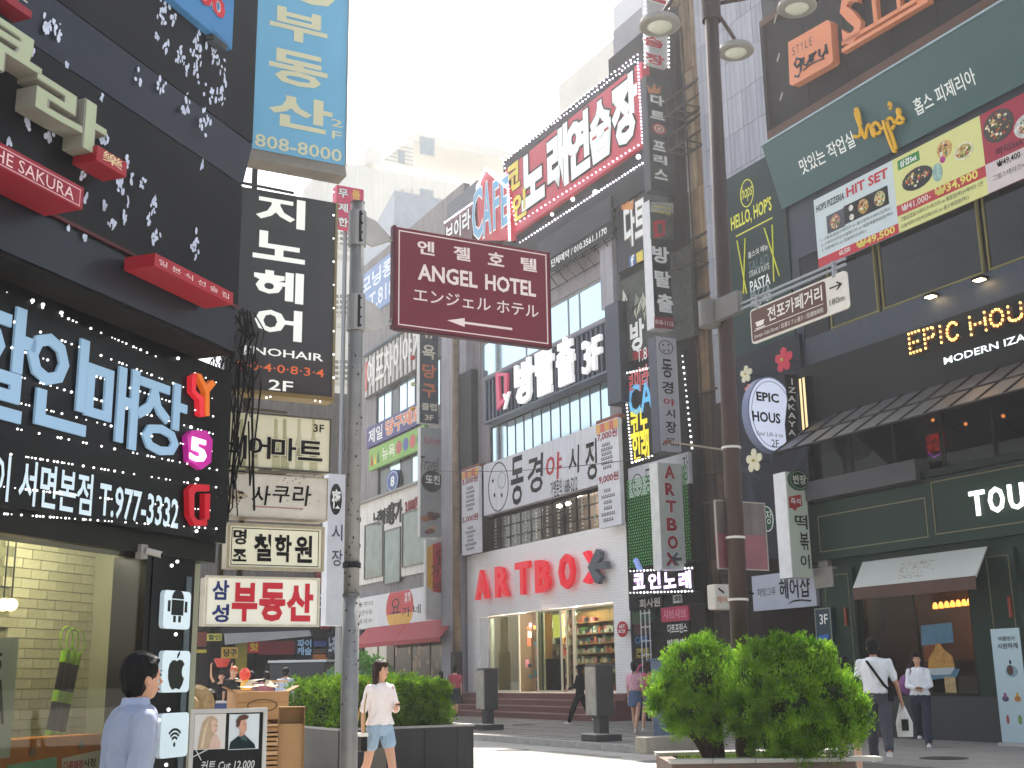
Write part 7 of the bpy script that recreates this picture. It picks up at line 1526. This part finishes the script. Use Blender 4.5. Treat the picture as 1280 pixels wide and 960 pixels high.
pb_ = empty('planter', (*at_depth(960, 15.6), 0), 0, 'low brown stone planter edging under the two bushes', 'planter'); xa, xb = at_depth(838, 14.6)[0]-pb_.location.x, at_depth(1066, 14.6)[0]-pb_.location.x
stm = M('#6e5c50', .8, var=.25, scale=3)
z_ = .45
MB().box(xa, xb, -.80, -.62, 0, z_-.04).obj('front_wall', stm, pb_); MB().box(xa, xb, .72, .9, 0, z_-.04).obj('back_wall', stm, pb_); MB().box(xa, xa+.18, -.618, .718, 0, z_-.042).obj('side_wall', stm, pb_); MB().box(xb-.18, xb, -.618, .718, 0, z_-.042).obj('side_wall', stm, pb_)
cap = MB().box(0, .49, -.13, .13, 0, .045).mesh('cap_stone', M('#b0aca2', .7, var=.15, scale=4))
n = int((xb-xa)/.5)+1
for k in range(n):
    for yy in (-.71, .81): o = bpy.data.objects.new('cap_stone', cap); COL.objects.link(o); o.parent = pb_; o.location = (xa+k*.5-.02, yy, z_-.038); 
MB().box(xa+.19, xb-.19, -.61, .71, .2, z_-.1).obj('soil', M('#43362a', .95, var=.4, scale=10), pb_)
gr_ = MB(); rnd = random.Random(15)
for _ in range(500): x, y = rnd.uniform(xa+.2, xb-.2), rnd.uniform(-.6, .6); h = rnd.uniform(.05, .16); dx = rnd.uniform(-.05, .05); i = len(gr_.v); gr_.v += [(x-.006, y, z_-.1), (x+.006, y, z_-.1), (x+dx, y+rnd.uniform(-.04, .04), z_-.1+h)]; gr_.f.append((i, i+1, i+2))
go = gr_.obj('grass', leafmat('#5c7a2c', '#8aa040', .3), None, kind='stuff'); go.location = pb_.location; go['label'] = 'thin grass tufts on the soil of the bush planter'; go['category'] = 'grass'
jm = M('#4a4845', .9); jt = empty('paving_joints', W.o, W.phi, kind='stuff'); m = MB()
for k in range(26): m.box(E0+k*.9, E0+k*.9+.012, -KO+.18, -1.5, .1305, .1335)
for k in range(5): m.box(E0, E0+23, -KO+.9+k*1.2, -KO+.912+k*1.2, .1306, .1332)
m.obj('joint_lines', jm, jt, kind='stuff'); jt['label'] = 'dark joints between the pavement slabs'; jt['category'] = 'paving joints'
for k, (px, py, z, lab) in enumerate(((655, 906, PZ, 'round iron cover in the pavement before the steps'), (640, 938, .0, 'round iron cover in the sunlit road'), (1180, 948, PZ, 'round iron cover in the pavement before the bakery'))):
    p = ground(px, py, z); e_ = empty('drain_cover', (p.x, p.y, z), 0, lab, 'manhole cover'); MB().lathe([(.36, 0), (.36, .008)], 24).obj('rim', M('#5c5a57', .7, .2, var=.3), e_); MB().lathe([(.31, .0085), (.31, .012)], 24).obj('lid', M('#45433f', .7, .2, var=.4, scale=20, bump=.6), e_)
for k, (px, py, w_, d_, c) in enumerate(((700, 944, 2.6, 1.2, '#8e8b86'), (480, 955, 1.8, 3.0, '#93908a'))): p = ground(px, py, 0); o = sheet('road_patch', [(-w_/2, -d_/2), (w_/2, -d_/2), (w_/2, d_/2), (-w_/2, d_/2)], .004, M(c, .9, var=.3, scale=3, bump=.3)); o.location = (p.x, p.y, 0); o.rotation_euler = (0, 0, W.phi)
# stone advertising pillars
def pillar(lab, px, pyb, w_, d_, Hh):
    p = ground(px, pyb, PZ); t = empty('stone_pillar', (p.x, p.y, PZ), radians(28), lab, 'pillar', 'grey stone pillars on the kerb')
    st, dk_ = M('#98938a', .8, var=.35, scale=5, bump=.5), M('#4a494a', .6, var=.15)
    MB().box(-w_*.75, w_*.75, -d_*.75, d_*.75, 0, .13).obj('base', dk_, t, bevel=.01); MB().box(-w_*.75, -w_*.05, -d_*.78, d_*.7, .131, .15).obj('base_plate', M('#b9b6ae', .6), t)
    MB().box(-w_*.27, w_*.27, -d_*.3, d_*.3, .13, .50).obj('neck', dk_, t); MB().box(-w_*.5, w_*.5, -d_*.5, d_*.5, .50, Hh).obj('block', dk_, t, bevel=.012)
    MB().box(-w_*.5-.03, -w_*.5-.002, -d_*.5, d_*.5, .52, Hh-.02).obj('stone_face', st, t); MB().box(-w_*.52, w_*.52, -d_*.52, d_*.52, Hh+.002, Hh+.04).obj('cap', M('#5c5a58', .6), t)
pillar('stone pillar in front of the left end of the steps', 610, 912, .40, .44, 1.52); pillar('stone pillar nearer the camera, before the display window and the woman in black', 752, 926, .42, .40, 1.52)
# blue cabinet and concrete block behind the left bush
p = ground(850, 922, PZ); t = empty('utility_cabinet', (p.x, p.y, PZ), radians(28), 'big blue grey utility cabinet behind the left bush', 'cabinet'); MB().box(-.28, .75, 0, .6, .0, 1.62).obj('body', M('#56657c', .5, var=.15, scale=1.5, streak=.2), t, bevel=.02); MB().box(.05, .06, -.006, -.001, .1, 1.5).obj('door_gap', BLACK, t); MB().box(-.02, .02, -.03, -.001, .8, .95).obj('handle', STEEL, t); MB().box(-.31, .78, -.03, .63, 1.622, 1.67).obj('roof', M('#4a586c', .5), t)
p = ground(856, 940, PZ); t = empty('kerb_block', (p.x, p.y, PZ), radians(28), 'low concrete block in front of the blue cabinet', 'block'); MB().box(-.8, .85, 0, .35, 0, .27).obj('block', M('#8d877c', .85, var=.3, scale=4, bump=.4), t, bevel=.02)
# banner stand
s = Th('banner_stand', 'tall pale banner stand with dessert pictures by the green bakery wall', 'banner stand', RB, 1262, 926, .75, z=PZ)
a = s.rect((1238, 789, 1281, 922)); a = (a[0], a[0]+.62, .06, 2.02)
MB().box(a[0], a[1], 0, .012, a[2], a[3]).obj('banner_sheet', M('#a9bcc2', .5, var=.04), s.o); MB().box(a[0]-.03, a[1]+.03, -.08, .10, 0, .055).obj('foot', M('#b5b5b2', .4, .4), s.o); MB().tube([((a[0]+a[1])/2, .03, .05), ((a[0]+a[1])/2, .03, 2.0)], .012, 6).obj('rod', STEEL, s.o)
w_, h_ = a[1]-a[0], a[3]-a[2]; X_ = lambda f: a[0]+w_*f; Z_ = lambda f: a[2]+h_*f
text_mb('여름빙수', X_(.25), X_(.85), Z_(.89), Z_(.93), -.006, 0, .02).obj('lettering', M('#3c4448'), s.o); text_mb('시원하게', X_(.2), X_(.9), Z_(.82), Z_(.87), -.006, 0, .03).obj('lettering', M('#3c4448'), s.o)
for f, g, rx, rz, c in ((.6, .62, .13, .10, '#7d98a4'), (.55, .63, .07, .09, '#5a3a34'), (.58, .70, .02, .04, '#3a3030'), (.28, .38, .07, .05, '#4a4464'), (.28, .41, .03, .05, '#8a4a6a'), (.70, .38, .07, .05, '#b07830'), (.70, .41, .03, .05, '#c8a040'), (.28, .2, .03, .08, '#a04a4c'), (.70, .2, .04, .08, '#7a9a54')): MB().disc(X_(f), Z_(g), rx, rz, -.005-.002*random.random(), -.001, 14).obj('dessert_print', M(c, .5, var=.4, scale=12), s.o)
# the grey steel pole and the hotel sign
PL = BF(440, 10.5)
P2_ = Th('sign_pole', 'stained grey steel pole carrying the dark red hotel sign', 'pole', PL, 434, 1050, 0, z=0)
zt = P2_.L(447, 253)[1]; spm = M('#8b8a89', .5, .3, var=.3, scale=3, streak=.35, bump=.1)
zj = P2_.L(436, 744)[1]
MB().tube([(0, 0, 0), (0, 0, zj)], [.075, .073], 20).obj('lower_shaft', spm, P2_.o, smooth=True); MB().tube([(0, 0, zj+.002), (.0, 0, zt)], [.068, .064], 20).obj('upper_shaft', spm, P2_.o, smooth=True); MB().lathe([(.076, zj-.01), (.076, zj+.012)], 20).obj('joint_ring', M('#6c6a68', .5, .4), P2_.o)
MB().lathe([(.045, zt), (.0705, zt-.004)][::-1]+[(.02, zt+.02)], 16).obj('pole_cap', M('#7a5c48', .7), P2_.o)
r_ = random.Random(44); m = MB()
for _ in range(70):
    q = r_.uniform(-2.9, -.3); z = r_.uniform(1.2, 3.2) if r_.random() < .75 else r_.uniform(3.2, 5); rr = .0752 if z < zj else .0685; m.ball((rr*cos(q), rr*sin(q), z), r_.uniform(.003, .009), 6, 4, (1, .5, 1.5))
m.obj('rust_spots', M('#3c3430', .8), P2_.o, kind='stuff')
MB().lathe([(.079, P2_.L(434, 710)[1]), (.079, P2_.L(434, 703)[1])], 20).obj('number_band', M('#2c2e34', .5), P2_.o)
sgu0 = P2_.L(493, 345)[0]; 
for py in (290, 395):
    z = P2_.L(452, py)[1]; MB().lathe([(.083, z-.15), (.083, z+.19)], 18).obj('clamp', M('#9c9a99', .5, .5, var=.15), P2_.o)
    for dz in (-.12, -.04, .05, .14): MB().tube([(.01, -.085, z+dz), (.01, -.105, z+dz)], .009, 6).obj('bolt', BLACK, P2_.o)
    MB().box(-.012, .006, -.10, -.082, z-.13, z+.17).obj('clamp_slot', M('#2a2a2c', .5), P2_.o)
    gm_ = MB().prism([(.075, z+.16), (.17, z+.13), (sgu0-.06, z+.0), (sgu0-.02, z-.005), (sgu0-.02, z-.045), (sgu0-.06, z-.05), (.16, z-.13), (.075, z-.10)], -.02, .02); gm_.obj('gusset', M('#b4b1ae', .5, var=.2), P2_.o); MB().tube([(sgu0-.06, 0, z-.022), (sgu0+.02, 0, z-.022)], .024, 10).obj('socket', M('#8c8a88', .5, .5), P2_.o)
s = Th('hotel_sign', 'dark red hotel direction sign with white three language lettering and left arrow', 'sign', PL, 494, 409, .03)
x0, x1, z0, z1 = 0, s.L(687, 374)[0], 0, s.L(493, 283)[1]
hr = M('#6e2230', .45, var=.08)
MB().box(x0, x1, 0, .05, z0, z1).obj('panel', hr, s.o); MB().box(x0-.03, x0-.001, -.012, .06, z0-.01, z1+.01).obj('side_rail', M('#5c2a34', .5), s.o); MB().box(x1+.001, x1+.012, -.006, .06, z0-.01, z1+.01).obj('side_rail', M('#5c2a34', .5), s.o); MB().box(x0, x1, -.006, .06, z0-.02, z0-.001).obj('bottom_rail', M('#4c2028', .5), s.o)
wm = M('#e6d6d2', .5, var=.05); e = .028; m = MB(); m.box(x0+e, x1-e, -.003, -.001, z1-e-.010, z1-e); m.box(x0+e, x1-e, -.003, -.001, z0+e, z0+e+.010); m.box(x0+e, x0+e+.010, -.003, -.001, z0+e+.010, z1-e-.01); m.box(x1-e-.010, x1-e, -.003, -.001, z0+e+.010, z1-e-.010); m.obj('border_line', wm, s.o)
for ch, f in (('엔', .125), ('젤', .355), ('호', .578), ('텔', .80)): text_mb(ch, x1*f+.01, x1*(f+.115), z1*.765, z1*.905, -.004, 0, .04).obj('lettering', wm, s.o)
text_mb('ANGEL', x1*.135, x1*.515, z1*.50, z1*.665, -.004, 0, .045).obj('lettering', wm, s.o); text_mb('HOTEL', x1*.565, x1*.905, z1*.50, z1*.665, -.004, 0, .045).obj('lettering', wm, s.o); text_mb('エンジェル', x1*.11, x1*.60, z1*.285, z1*.415, -.004, 0, .01).obj('lettering', wm, s.o); text_mb('ホテル', x1*.64, x1*.92, z1*.285, z1*.415, -.004, 0, .01).obj('lettering', wm, s.o)
zc = z1*.135; MB().prism([(x1*.32, zc), (x1*.43, zc+.045), (x1*.43, zc+.010), (x1*.74, zc+.010), (x1*.74, zc-.012), (x1*.43, zc-.012), (x1*.43, zc-.042)], -.004, -.001).obj('arrow', wm, s.o)
# white night market sign behind the pole
s = signbox('white vertical sign with a black disc and brushed letters hidden behind the grey pole', 'sign', BF(425, 24), (411, 592, 439, 782), 0, .3, M('#c2c4cc', .45)); x0, x1, z0, z1 = s.R; MB().tube([(x1-.1, .34, -s.z), (x1-.1, .34, z1-.2)], .05, 8).obj('post', STEEL, s.o); s.disc('disc', (413, 604, 427, 644), -.006, 0, M('#1c1c20')); s.text('夜', (415, 611, 426, 636), WHITE, y=-.012, bold=.03)
for k, ch in enumerate('시장'): s.text(ch, (415, 655+k*32, 428, 676+k*32), M('#44485c'), bold=.02)
s = signbox('pink vertical sign with white characters above the grey pole top', 'sign', BF(437, 30), (421, 231, 454, 287), 0, .3, M('#b83458', .5, emit=.05)); 
x0, x1, z0, z1 = s.R; MB().tube([((x0+x1)/2, .34, -s.z), ((x0+x1)/2, .34, z1-.2)], .06, 8).obj('post', STEEL, s.o)
for k, ch in enumerate('무제한'): s.text(ch, (423, 235+k*18, 435, 248+k*18), WHITE, bold=.05, out=M('#4a1024'), og=.05)
s.text('룸', (440, 237, 450, 250), M('#e0b050'), bold=.05)
# hair salon board
sb = Th('salon_board', 'black salon board with two hair portraits and chalk lettering in a pale frame', 'board', BF(285, 8.9), 283, 1050, 0, z=0)
a = sb.rect((238, 887, 329, 1040)); x0, x1, z0, z1 = a; z0 = .05
MB().box(x0+.03, x1-.03, .0, .02, z0, z1-.03).obj('panel', M('#232427', .5), sb.o); fmw = M('#b9b6b0', .5); m = MB()
for q in ((x0, x1, z1-.03, z1), (x0, x0+.03, z0, z1-.031), (x1-.03, x1, z0, z1-.031)): MB().box(q[0], q[1], -.015, .03, q[2], q[3]).obj('frame_bar', fmw, sb.o)
for q in (x0+.03, x1-.05): MB().tube([(q, .03, z1-.1), (q, .4, 0)], .012, 6).obj('leg', fmw, sb.o)
for k, (px0, px1) in enumerate(((244, 281), (287, 323))):
    b = sb.rect((px0, 893, px1, 936), -.004); MB().box(*b[:2], -.004, -.001, *b[2:]).obj('photo_print', M('#cfc9c2' if k == 0 else '#cdd3d6', .4, var=.03), sb.o); cx = (b[0]+b[1])/2; w_ = b[1]-b[0]; h_ = b[3]-b[2]; Q = lambda fx, fz: (b[0]+w_*fx, b[2]+h_*fz)
    def shp(nm, pts, c, y): MB().prism([Q(*p) for p in pts], y, y+.0015).obj(nm, M(c, .6, var=.1, scale=30), sb.o)
    if k == 0:
        shp('hair_print', [(.12, .02), (.16, .35), (.24, .75), (.40, .93), (.58, .95), (.72, .84), (.74, .6), (.66, .45), (.62, .3), (.55, .02)], '#b59c80', -.007); shp('face_print', [(.50, .78), (.62, .84), (.72, .74), (.73, .6), (.70, .5), (.62, .44), (.54, .52)], '#d3ad98', -.010); shp('shoulder_print', [(.48, .02), (.55, .35), (.70, .42), (.84, .25), (.86, .02)], '#cfae9c', -.0085)
        shp('eye_print', [(.63, .67), (.70, .68), (.70, .65)], '#3a2a26', -.0125); shp('lip_print', [(.65, .53), (.71, .54), (.69, .51)], '#a8504c', -.0125); shp('hair_strand_print', [(.2, .05), (.3, .6), (.45, .86), (.36, .5), (.3, .05)], '#cdb89a', -.0095)
    else:
        shp('coat_print', [(.02, .02), (.06, .22), (.30, .38), (.50, .44), (.66, .30), (.86, .14), (.9, .02)], '#23363a', -.007); shp('neck_print', [(.34, .36), (.36, .55), (.52, .5), (.50, .38)], '#b98a74', -.008); shp('face_print', [(.30, .62), (.34, .84), (.52, .87), (.58, .70), (.58, .56), (.52, .46), (.40, .48)], '#c6977f', -.010); shp('hair_print', [(.24, .62), (.22, .82), (.32, .95), (.50, .99), (.64, .94), (.60, .86), (.50, .84), (.38, .82), (.33, .66)], '#5a3826', -.0115)
        shp('eye_print', [(.46, .72), (.53, .72), (.50, .69)], '#2a1c18', -.0125); shp('collar_print', [(.38, .30), (.45, .40), (.56, .36), (.62, .22)], '#3c5a58', -.0085)
ch_ = M('#c9c9c4', .7)
sb.text('커트 Cut 12,000', (251, 951, 318, 962), ch_, y=-.004, bold=.02, shear=.2); m = MB(); p = sb.L(248, 943); m.tube([(p[0]-.05, -.004, p[1]-.02), (p[0]+.06, -.004, p[1]+.03)], .004, 5); m.tube([(p[0]-.02, -.004, p[1]+.03), (p[0]+.02, -.004, p[1]-.04)], .004, 5); m.obj('scissors_print', ch_, sb.o, kind='stuff')
# cardboard
cbm = M('#a9845c', .85, var=.15, scale=4); cbd = M('#8f6c48', .85, var=.15, scale=4)
def carton(lab, px, py_b, Y, w_, d_, h_, z, rot=28, flap=True, group=None, print_=False):
    x, y = at_depth(px, Y); t = empty('carton', (x, y, z), radians(rot), lab, 'carton'); MB().box(-w_/2, w_/2, -d_/2, d_/2, 0, h_).obj('box', cbm, t)
    if flap: 
        for sg in (-1, 1): m = MB(); m.v = [(sg*w_/2, -d_/2, h_), (sg*w_/2, d_/2, h_), (sg*(w_/2+.12), d_/2, h_+.06), (sg*(w_/2+.12), -d_/2, h_+.06)]; m.v += [(p[0], p[1], p[2]-.006) for p in m.v]; m.f = [(0,1,2,3), (7,6,5,4), (0,4,5,1), (1,5,6,2), (2,6,7,3), (3,7,4,0)]; m.obj('flap', cbd, t)
    MB().box(-w_/2+.02, w_/2-.02, -d_/2-.003, -d_/2-.001, h_*.6, h_*.63).obj('tape_edge', cbd, t)
    if print_: m = MB(); n = 20; [m.prism([(.14*cos(2*pi*k/n)*1.2, h_*.5+.07*sin(2*pi*k/n)), (.14*cos(2*pi*(k+1)/n)*1.2, h_*.5+.07*sin(2*pi*(k+1)/n)), (.128*cos(2*pi*(k+1)/n)*1.2, h_*.5+.058*sin(2*pi*(k+1)/n)), (.128*cos(2*pi*k/n)*1.2, h_*.5+.058*sin(2*pi*k/n))], -d_/2-.004, -d_/2-.001) for k in range(n)]; m.obj('ring_print', M('#5a4632'), t)
    return t
# tall open box standing upright
x, y = at_depth(366, 12.9); t = empty('carton', (x, y, 0), radians(10), 'tall narrow cardboard box standing upright beside the hedge planter', 'carton')
w_, d_, h_ = .26, .16, 1.17; z0 = .3
MB().box(-w_/2, w_/2, d_/2-.01, d_/2, z0, h_).obj('back_panel', cbm, t)
for sg in (-1, 1): MB().box(sg*w_/2-.005, sg*w_/2+.005, -d_/2, d_/2-.011, z0, h_).obj('side_panel', cbd, t)
MB().box(-w_/2+.006, w_/2-.006, -d_/2, d_/2-.011, h_-.01, h_).obj('end_panel', cbd, t); MB().box(-w_/2+.006, w_/2-.006, -d_/2+.03, -d_/2+.04, z0, h_-.17).obj('inner_panel', cbm, t)
MB().box(-.18, .18, -.1, .14, .0, .3).obj('under_stack', cbd, t)
carton('wide carton with ring print on top of the cardboard heap', 326, 0, 13.9, .58, .36, .30, 1.02, 20, True, None, True); carton('small plain carton at the left end of the cardboard heap', 301, 0, 14.2, .22, .3, .3, 1.04, 28, False); carton('small carton behind the tall upright box', 347, 0, 14.2, .20, .25, .22, .98, 0, False)
x, y = at_depth(324, 13.9); r_ = random.Random(66)
for k in range(13):
    t = empty('flattened_cardboard', (x+r_.uniform(-.05, .05), y+r_.uniform(-.05, .05), .35+k*.05), radians(20+r_.uniform(-9, 9)), '%s flattened cardboard sheet of the pile under the cartons' % ('lowest', 'second lowest', 'third lowest', 'fourth lowest', 'fifth lowest', 'sixth lowest', 'middle', 'sixth highest', 'fifth highest', 'fourth highest', 'third highest', 'second highest', 'topmost')[k], 'cardboard', 'flattened sheets piled under the cartons'); w_ = r_.uniform(.5, .62); MB().box(-w_/2, w_/2, -.3, .3, 0, .02+.02*r_.random()).obj('sheet', cbm if k % 2 else M('#b99a74', .85, var=.1), t)
t = empty('hand_cart', (x, y, 0), radians(20), 'low steel hand cart under the pile of cardboard', 'cart'); MB().box(-.4, .4, -.32, .32, .28, .33).obj('deck', M('#4c4a48', .6, .3), t)
for sx in (-.28, .28):
    for sy in (-.3, .3): w2_ = MB().disc(0, 0, .13, .13, -.02, .02, 16).obj('wheel', BLACK, t); w2_.location = (sx, sy, .13)
m = MB(); r_ = random.Random(3)
for k in range(7):
    c = (r_.uniform(-.25, .25), r_.uniform(-.15, .15), 0); i = len(m.v); q = [(c[0]+r_.uniform(-.15, .15), c[1]+r_.uniform(-.1, .1), r_.uniform(0, .12)) for _ in range(4)]; m.v += q; m.f += [(i, i+1, i+2), (i, i+2, i+3)]
o = m.obj('paper_scraps', M('#cfc3ae', .8, var=.2), None, kind='stuff'); o.location = (x, y, 1.34); o['label'] = 'crumpled pale paper scraps on top of the ring print carton'; o['category'] = 'paper'
# ------------------------------------------------------------------ the far street between the left shop and the pole
FB = BF(330, 42)
t = Th('market_building', 'dark ground floor shops with many small signs at the end of the left street', 'building', FB, 330, 850, 0, z=0)
def r4(r, y=0): return t.rect(r, y)
a = r4((205, 600, 446, 700)); MB().box(a[0], a[1], 0, 6, 4.2, r4((205, 470, 446, 700))[3]).obj('upper_wall', M('#6b6662', .7, var=.3, streak=.3), t.o); MB().box(a[0], a[1], 1.5, 6, 0, 4.19).obj('back_wall', M('#352c2a', .8, var=.5), t.o)
for k in range(6):
    q = a[0]+(a[1]-a[0])*(k+.2)/6; MB().box(q, q+.4, .0, 1.49, 0, 4.19).obj('pier', M('#3a3634', .7), t.o)
for k in range(8): q = a[0]+(a[1]-a[0])*(k+.15)/8; MB().box(q, q+(a[1]-a[0])*.07, -.03, -.002, 5.2, 6.6).obj('window', M('#5c666c', .15), t.o); 
def pl2(r, c, tx=None, tc=WHITE, y=-.3, em=0, nm='shop_sign'):
    b = r4(r, y); MB().box(b[0], b[1], y, y+.15, b[2], b[3]).obj(nm, M(c, .5, emit=em), t.o)
    if tx: text_mb(tx, b[0]+(b[1]-b[0])*.08, b[1]-(b[1]-b[0])*.08, b[2]+(b[3]-b[2])*.15, b[3]-(b[3]-b[2])*.15, y-.01, 0, .05).obj('lettering', tc, t.o)
pl2((259, 792, 277, 801), '#d8cc5c', '할인', M('#3c5c3c')); pl2((278, 809, 297, 823), '#d8b04a', '당구', M('#2c2c34')); pl2((296, 803, 308, 842), '#9a8c30', None, WHITE, -.2, 0, 'yellow_post'); pl2((311, 801, 324, 816), '#c02c24', '핫', M('#e0c040')); pl2((325, 801, 368, 818), '#7c1c28'); pl2((370, 795, 391, 823), '#142038', '파이\n캐슬', M('#9cc4e8'), -.4); pl2((392, 801, 410, 808), '#3c4c8c'); pl2((391, 811, 410, 816), '#5c4c44', None); pl2((391, 818, 410, 824), '#c07030')
pl2((371, 826, 388, 845), '#7c3c54'); pl2((395, 828, 414, 846), '#4c8ca4', None, WHITE, -.6, .1); pl2((349, 825, 370, 868), '#b9b9bc', None, WHITE, -.1, 0, 'white_door'); pl2((242, 790, 258, 808), '#7a3c2c', None); pl2((240, 812, 258, 816), '#c8b030'); pl2((402, 770, 412, 786), '#8a2430'); pl2((386, 790, 391, 798), '#4c4440'); pl2((410, 790, 420, 822), '#28303c', '노래', M('#b9c4d8'), -.5); pl2((284, 792, 292, 800), '#4c5c3c')
pl2((392, 735, 412, 765), '#3a3c48', '호프', M('#a8c0d0'), -.7); pl2((396, 700, 410, 733), '#7a2c30', None, WHITE, -.7); pl2((380, 845, 392, 862), '#5a4440')
b = r4((278, 818, 300, 823), -1.5)
s = Th('lean_to_awning', 'pale grey slanted awning under the lowest stacked sign', 'awning', FB, 333, 800, .5); 
m = MB().prism([s.L(280, 792), s.L(386, 788), s.L(388, 795), s.L(281, 806)], -.1, .0); m.obj('front_edge', M('#a9a9ac', .5), s.o); m = MB().prism([s.L(280, 785), s.L(386, 782), s.L(386, 788), s.L(280, 792)], -.05, 1.2); m.obj('roof_sheet', M('#3c3e42', .6), s.o)
x, y = at_depth(283, 29.5); s = empty('food_stall', (x, y, 0), radians(28), 'small blue food stall counter with goods in the far street', 'stall'); MB().box(-.55, .5, 0, .6, 0, .95).obj('counter', M('#3a4a7c', .6, var=.4, scale=4), s); MB().box(-.6, .55, -.05, .65, .951, 1.0).obj('counter_top', M('#a9acb0', .5), s)
for k, c in enumerate(('#c83c28', '#d8a030', '#c85028')): x, y = at_depth(306+k*2, 28.5); f_ = empty('lantern_toy', (x, y, .95-k*.0+.0), 0, ['red', 'yellow', 'orange'][k]+' paper lantern of the cluster beside the far food stall', 'lantern'); MB().lathe([(.05, .0-.25*k+.5), (.13, .1-.25*k+.5), (.13, .2-.25*k+.5), (.05, .3-.25*k+.5)], 10).obj('lantern_body', M(c, .5, emit=.1), f_)
x, y = at_depth(410, 37); s = empty('parked_van', (x, y, 0), radians(75), 'dark van parked behind the hedge with only its roof and windows showing', 'van'); MB().prism([(-2.2, .5), (2.2, .5), (2.2, 1.1), (1.9, 1.9), (-2.2, 1.95)], -.85, .85).obj('body', M('#3a3e44', .3, .3), s, bevel=.05); MB().box(-2.0, 1.7, -.87, -.851, 1.2, 1.75).obj('side_window', M('#7fa4b0', .1), s); MB().box(-2.2, 1.9, -.9, .9, 1.955, 2.02).obj('roof_rail', M('#b9bcc0', .4), s)
for sx in (-1.4, 1.4):
    for sy in (-.75, .75): w2_ = MB().disc(0, 0, .34, .34, -.1, .1, 18).obj('wheel', BLACK, s); w2_.location = (sx, sy, .34)
rnd = random.Random(19); x, y = at_depth(452, 34); b = empty('bush', (x, y, 0), 0, 'dark green shrub beyond the hedge before the red shopfront', 'bush'); pts = []
for _ in range(2500): d = Vector((rnd.gauss(0, 1), rnd.gauss(0, 1), rnd.gauss(0, 1))).normalized(); pts.append((Vector((0, 0, 1.4))+Vector((d.x*.9, d.y*.6, d.z*.75))*rnd.uniform(.6, 1.05), d))
leaves('crown', pts, .12, .07, leafmat('#2c5020', '#4c7c34', .3), b, rnd); MB().tube([(0, 0, 0), (0, 0, 1.2)], .05, 6).obj('trunk', M('#3c2e26', .9), b)
# cables across the street
def cable(lab, p, q, sag, r=.012, grp=None):
    t_ = empty('overhead_cable', p, 0, lab, 'cable', grp); p, q = Vector(p), Vector(q); pts = []
    for k in range(17): f = k/16; c = p.lerp(q, f)-p; c.z -= sag*4*f*(1-f); pts.append(c)
    MB().tube(pts, r, 5).obj('wire', BLACK, t_)
cable('thin black cable sagging across the moon and stars sign', tuple(W.pos(W.hit(571, 590)[0], W.hit(571, 590)[1], .9)), tuple(RB.pos(RB.hit(905, 540)[0], RB.hit(905, 560)[1], .3)), .25)
s = Th('bracket_arm', 'rusty horizontal arm between the pier signs and the brown pole', 'bracket', BF(870, 24), 833, 552, 0); a, b = s.L(833, 552), s.L(925, 565); MB().tube([(a[0], 0, a[1]), (b[0], 0, b[1])], .02, 6).obj('rod', M('#a99c8c', .5, .4), s.o); MB().box(a[0]-.05, a[0]+.1, -.03, .03, a[1]-.03, a[1]+.03).obj('tip', M('#6a3c2c', .6), s.o)
m_ = [(13.0, (262, 300, 295, 660)), ]
# lit shop lamp points (lamps seen in the photo)
def lamp(name, loc, e, c=(1, .92, .8), r=.08):
    l = bpy.data.lights.new(name, 'POINT'); l.energy = e; l.color = c; l.shadow_soft_size = r; o = bpy.data.objects.new(name, l); COL.objects.link(o); o.location = loc
for px in (10, 60, 110): p = FL.pos(FL.hit(px, 700, -.5)[0], 2.5, -.55); lamp('shop_ceiling_light', p, 14, (1, .97, .88))
for px in (625, 690, 745): p = W.pos(W.hit(px, 770)[0], zt_-.1, -1.0); lamp('shop_spot_light', p, 85)
p = RB.pos(RB.hit(1180, 760)[0], 2.9, -1.2); lamp('bakery_pendant_light', p, 40, (1, .6, .3)); p = RB.pos(RB.hit(1130, 760)[0], 3.0, -1.5); lamp('bakery_pendant_light', p, 30, (1, .7, .45))
p = W.pos(W.hit(695, 630)[0], W.hit(695, 630)[1]-.1, -1.0); lamp('first_floor_lamp_light', p, 60)

# ------------------------------------------------------------------ added haze box, imitates the lens glare
hz = MB().box(-45, 60, -6, 150, -1.5, 45)
hm = bpy.data.materials.new('glare_volume'); hm.use_nodes = True; n = hm.node_tree; n.nodes.clear(); o = n.nodes.new('ShaderNodeOutputMaterial'); v = n.nodes.new('ShaderNodeVolumePrincipled')
v.inputs['Density'].default_value = GLARE_HAZE; v.inputs['Anisotropy'].default_value = .55; v.inputs['Color'].default_value = (.95, .96, 1, 1); n.links.new(v.outputs[0], o.inputs['Volume'])
hz.obj('glare_haze_box', hm, None, kind='stuff')
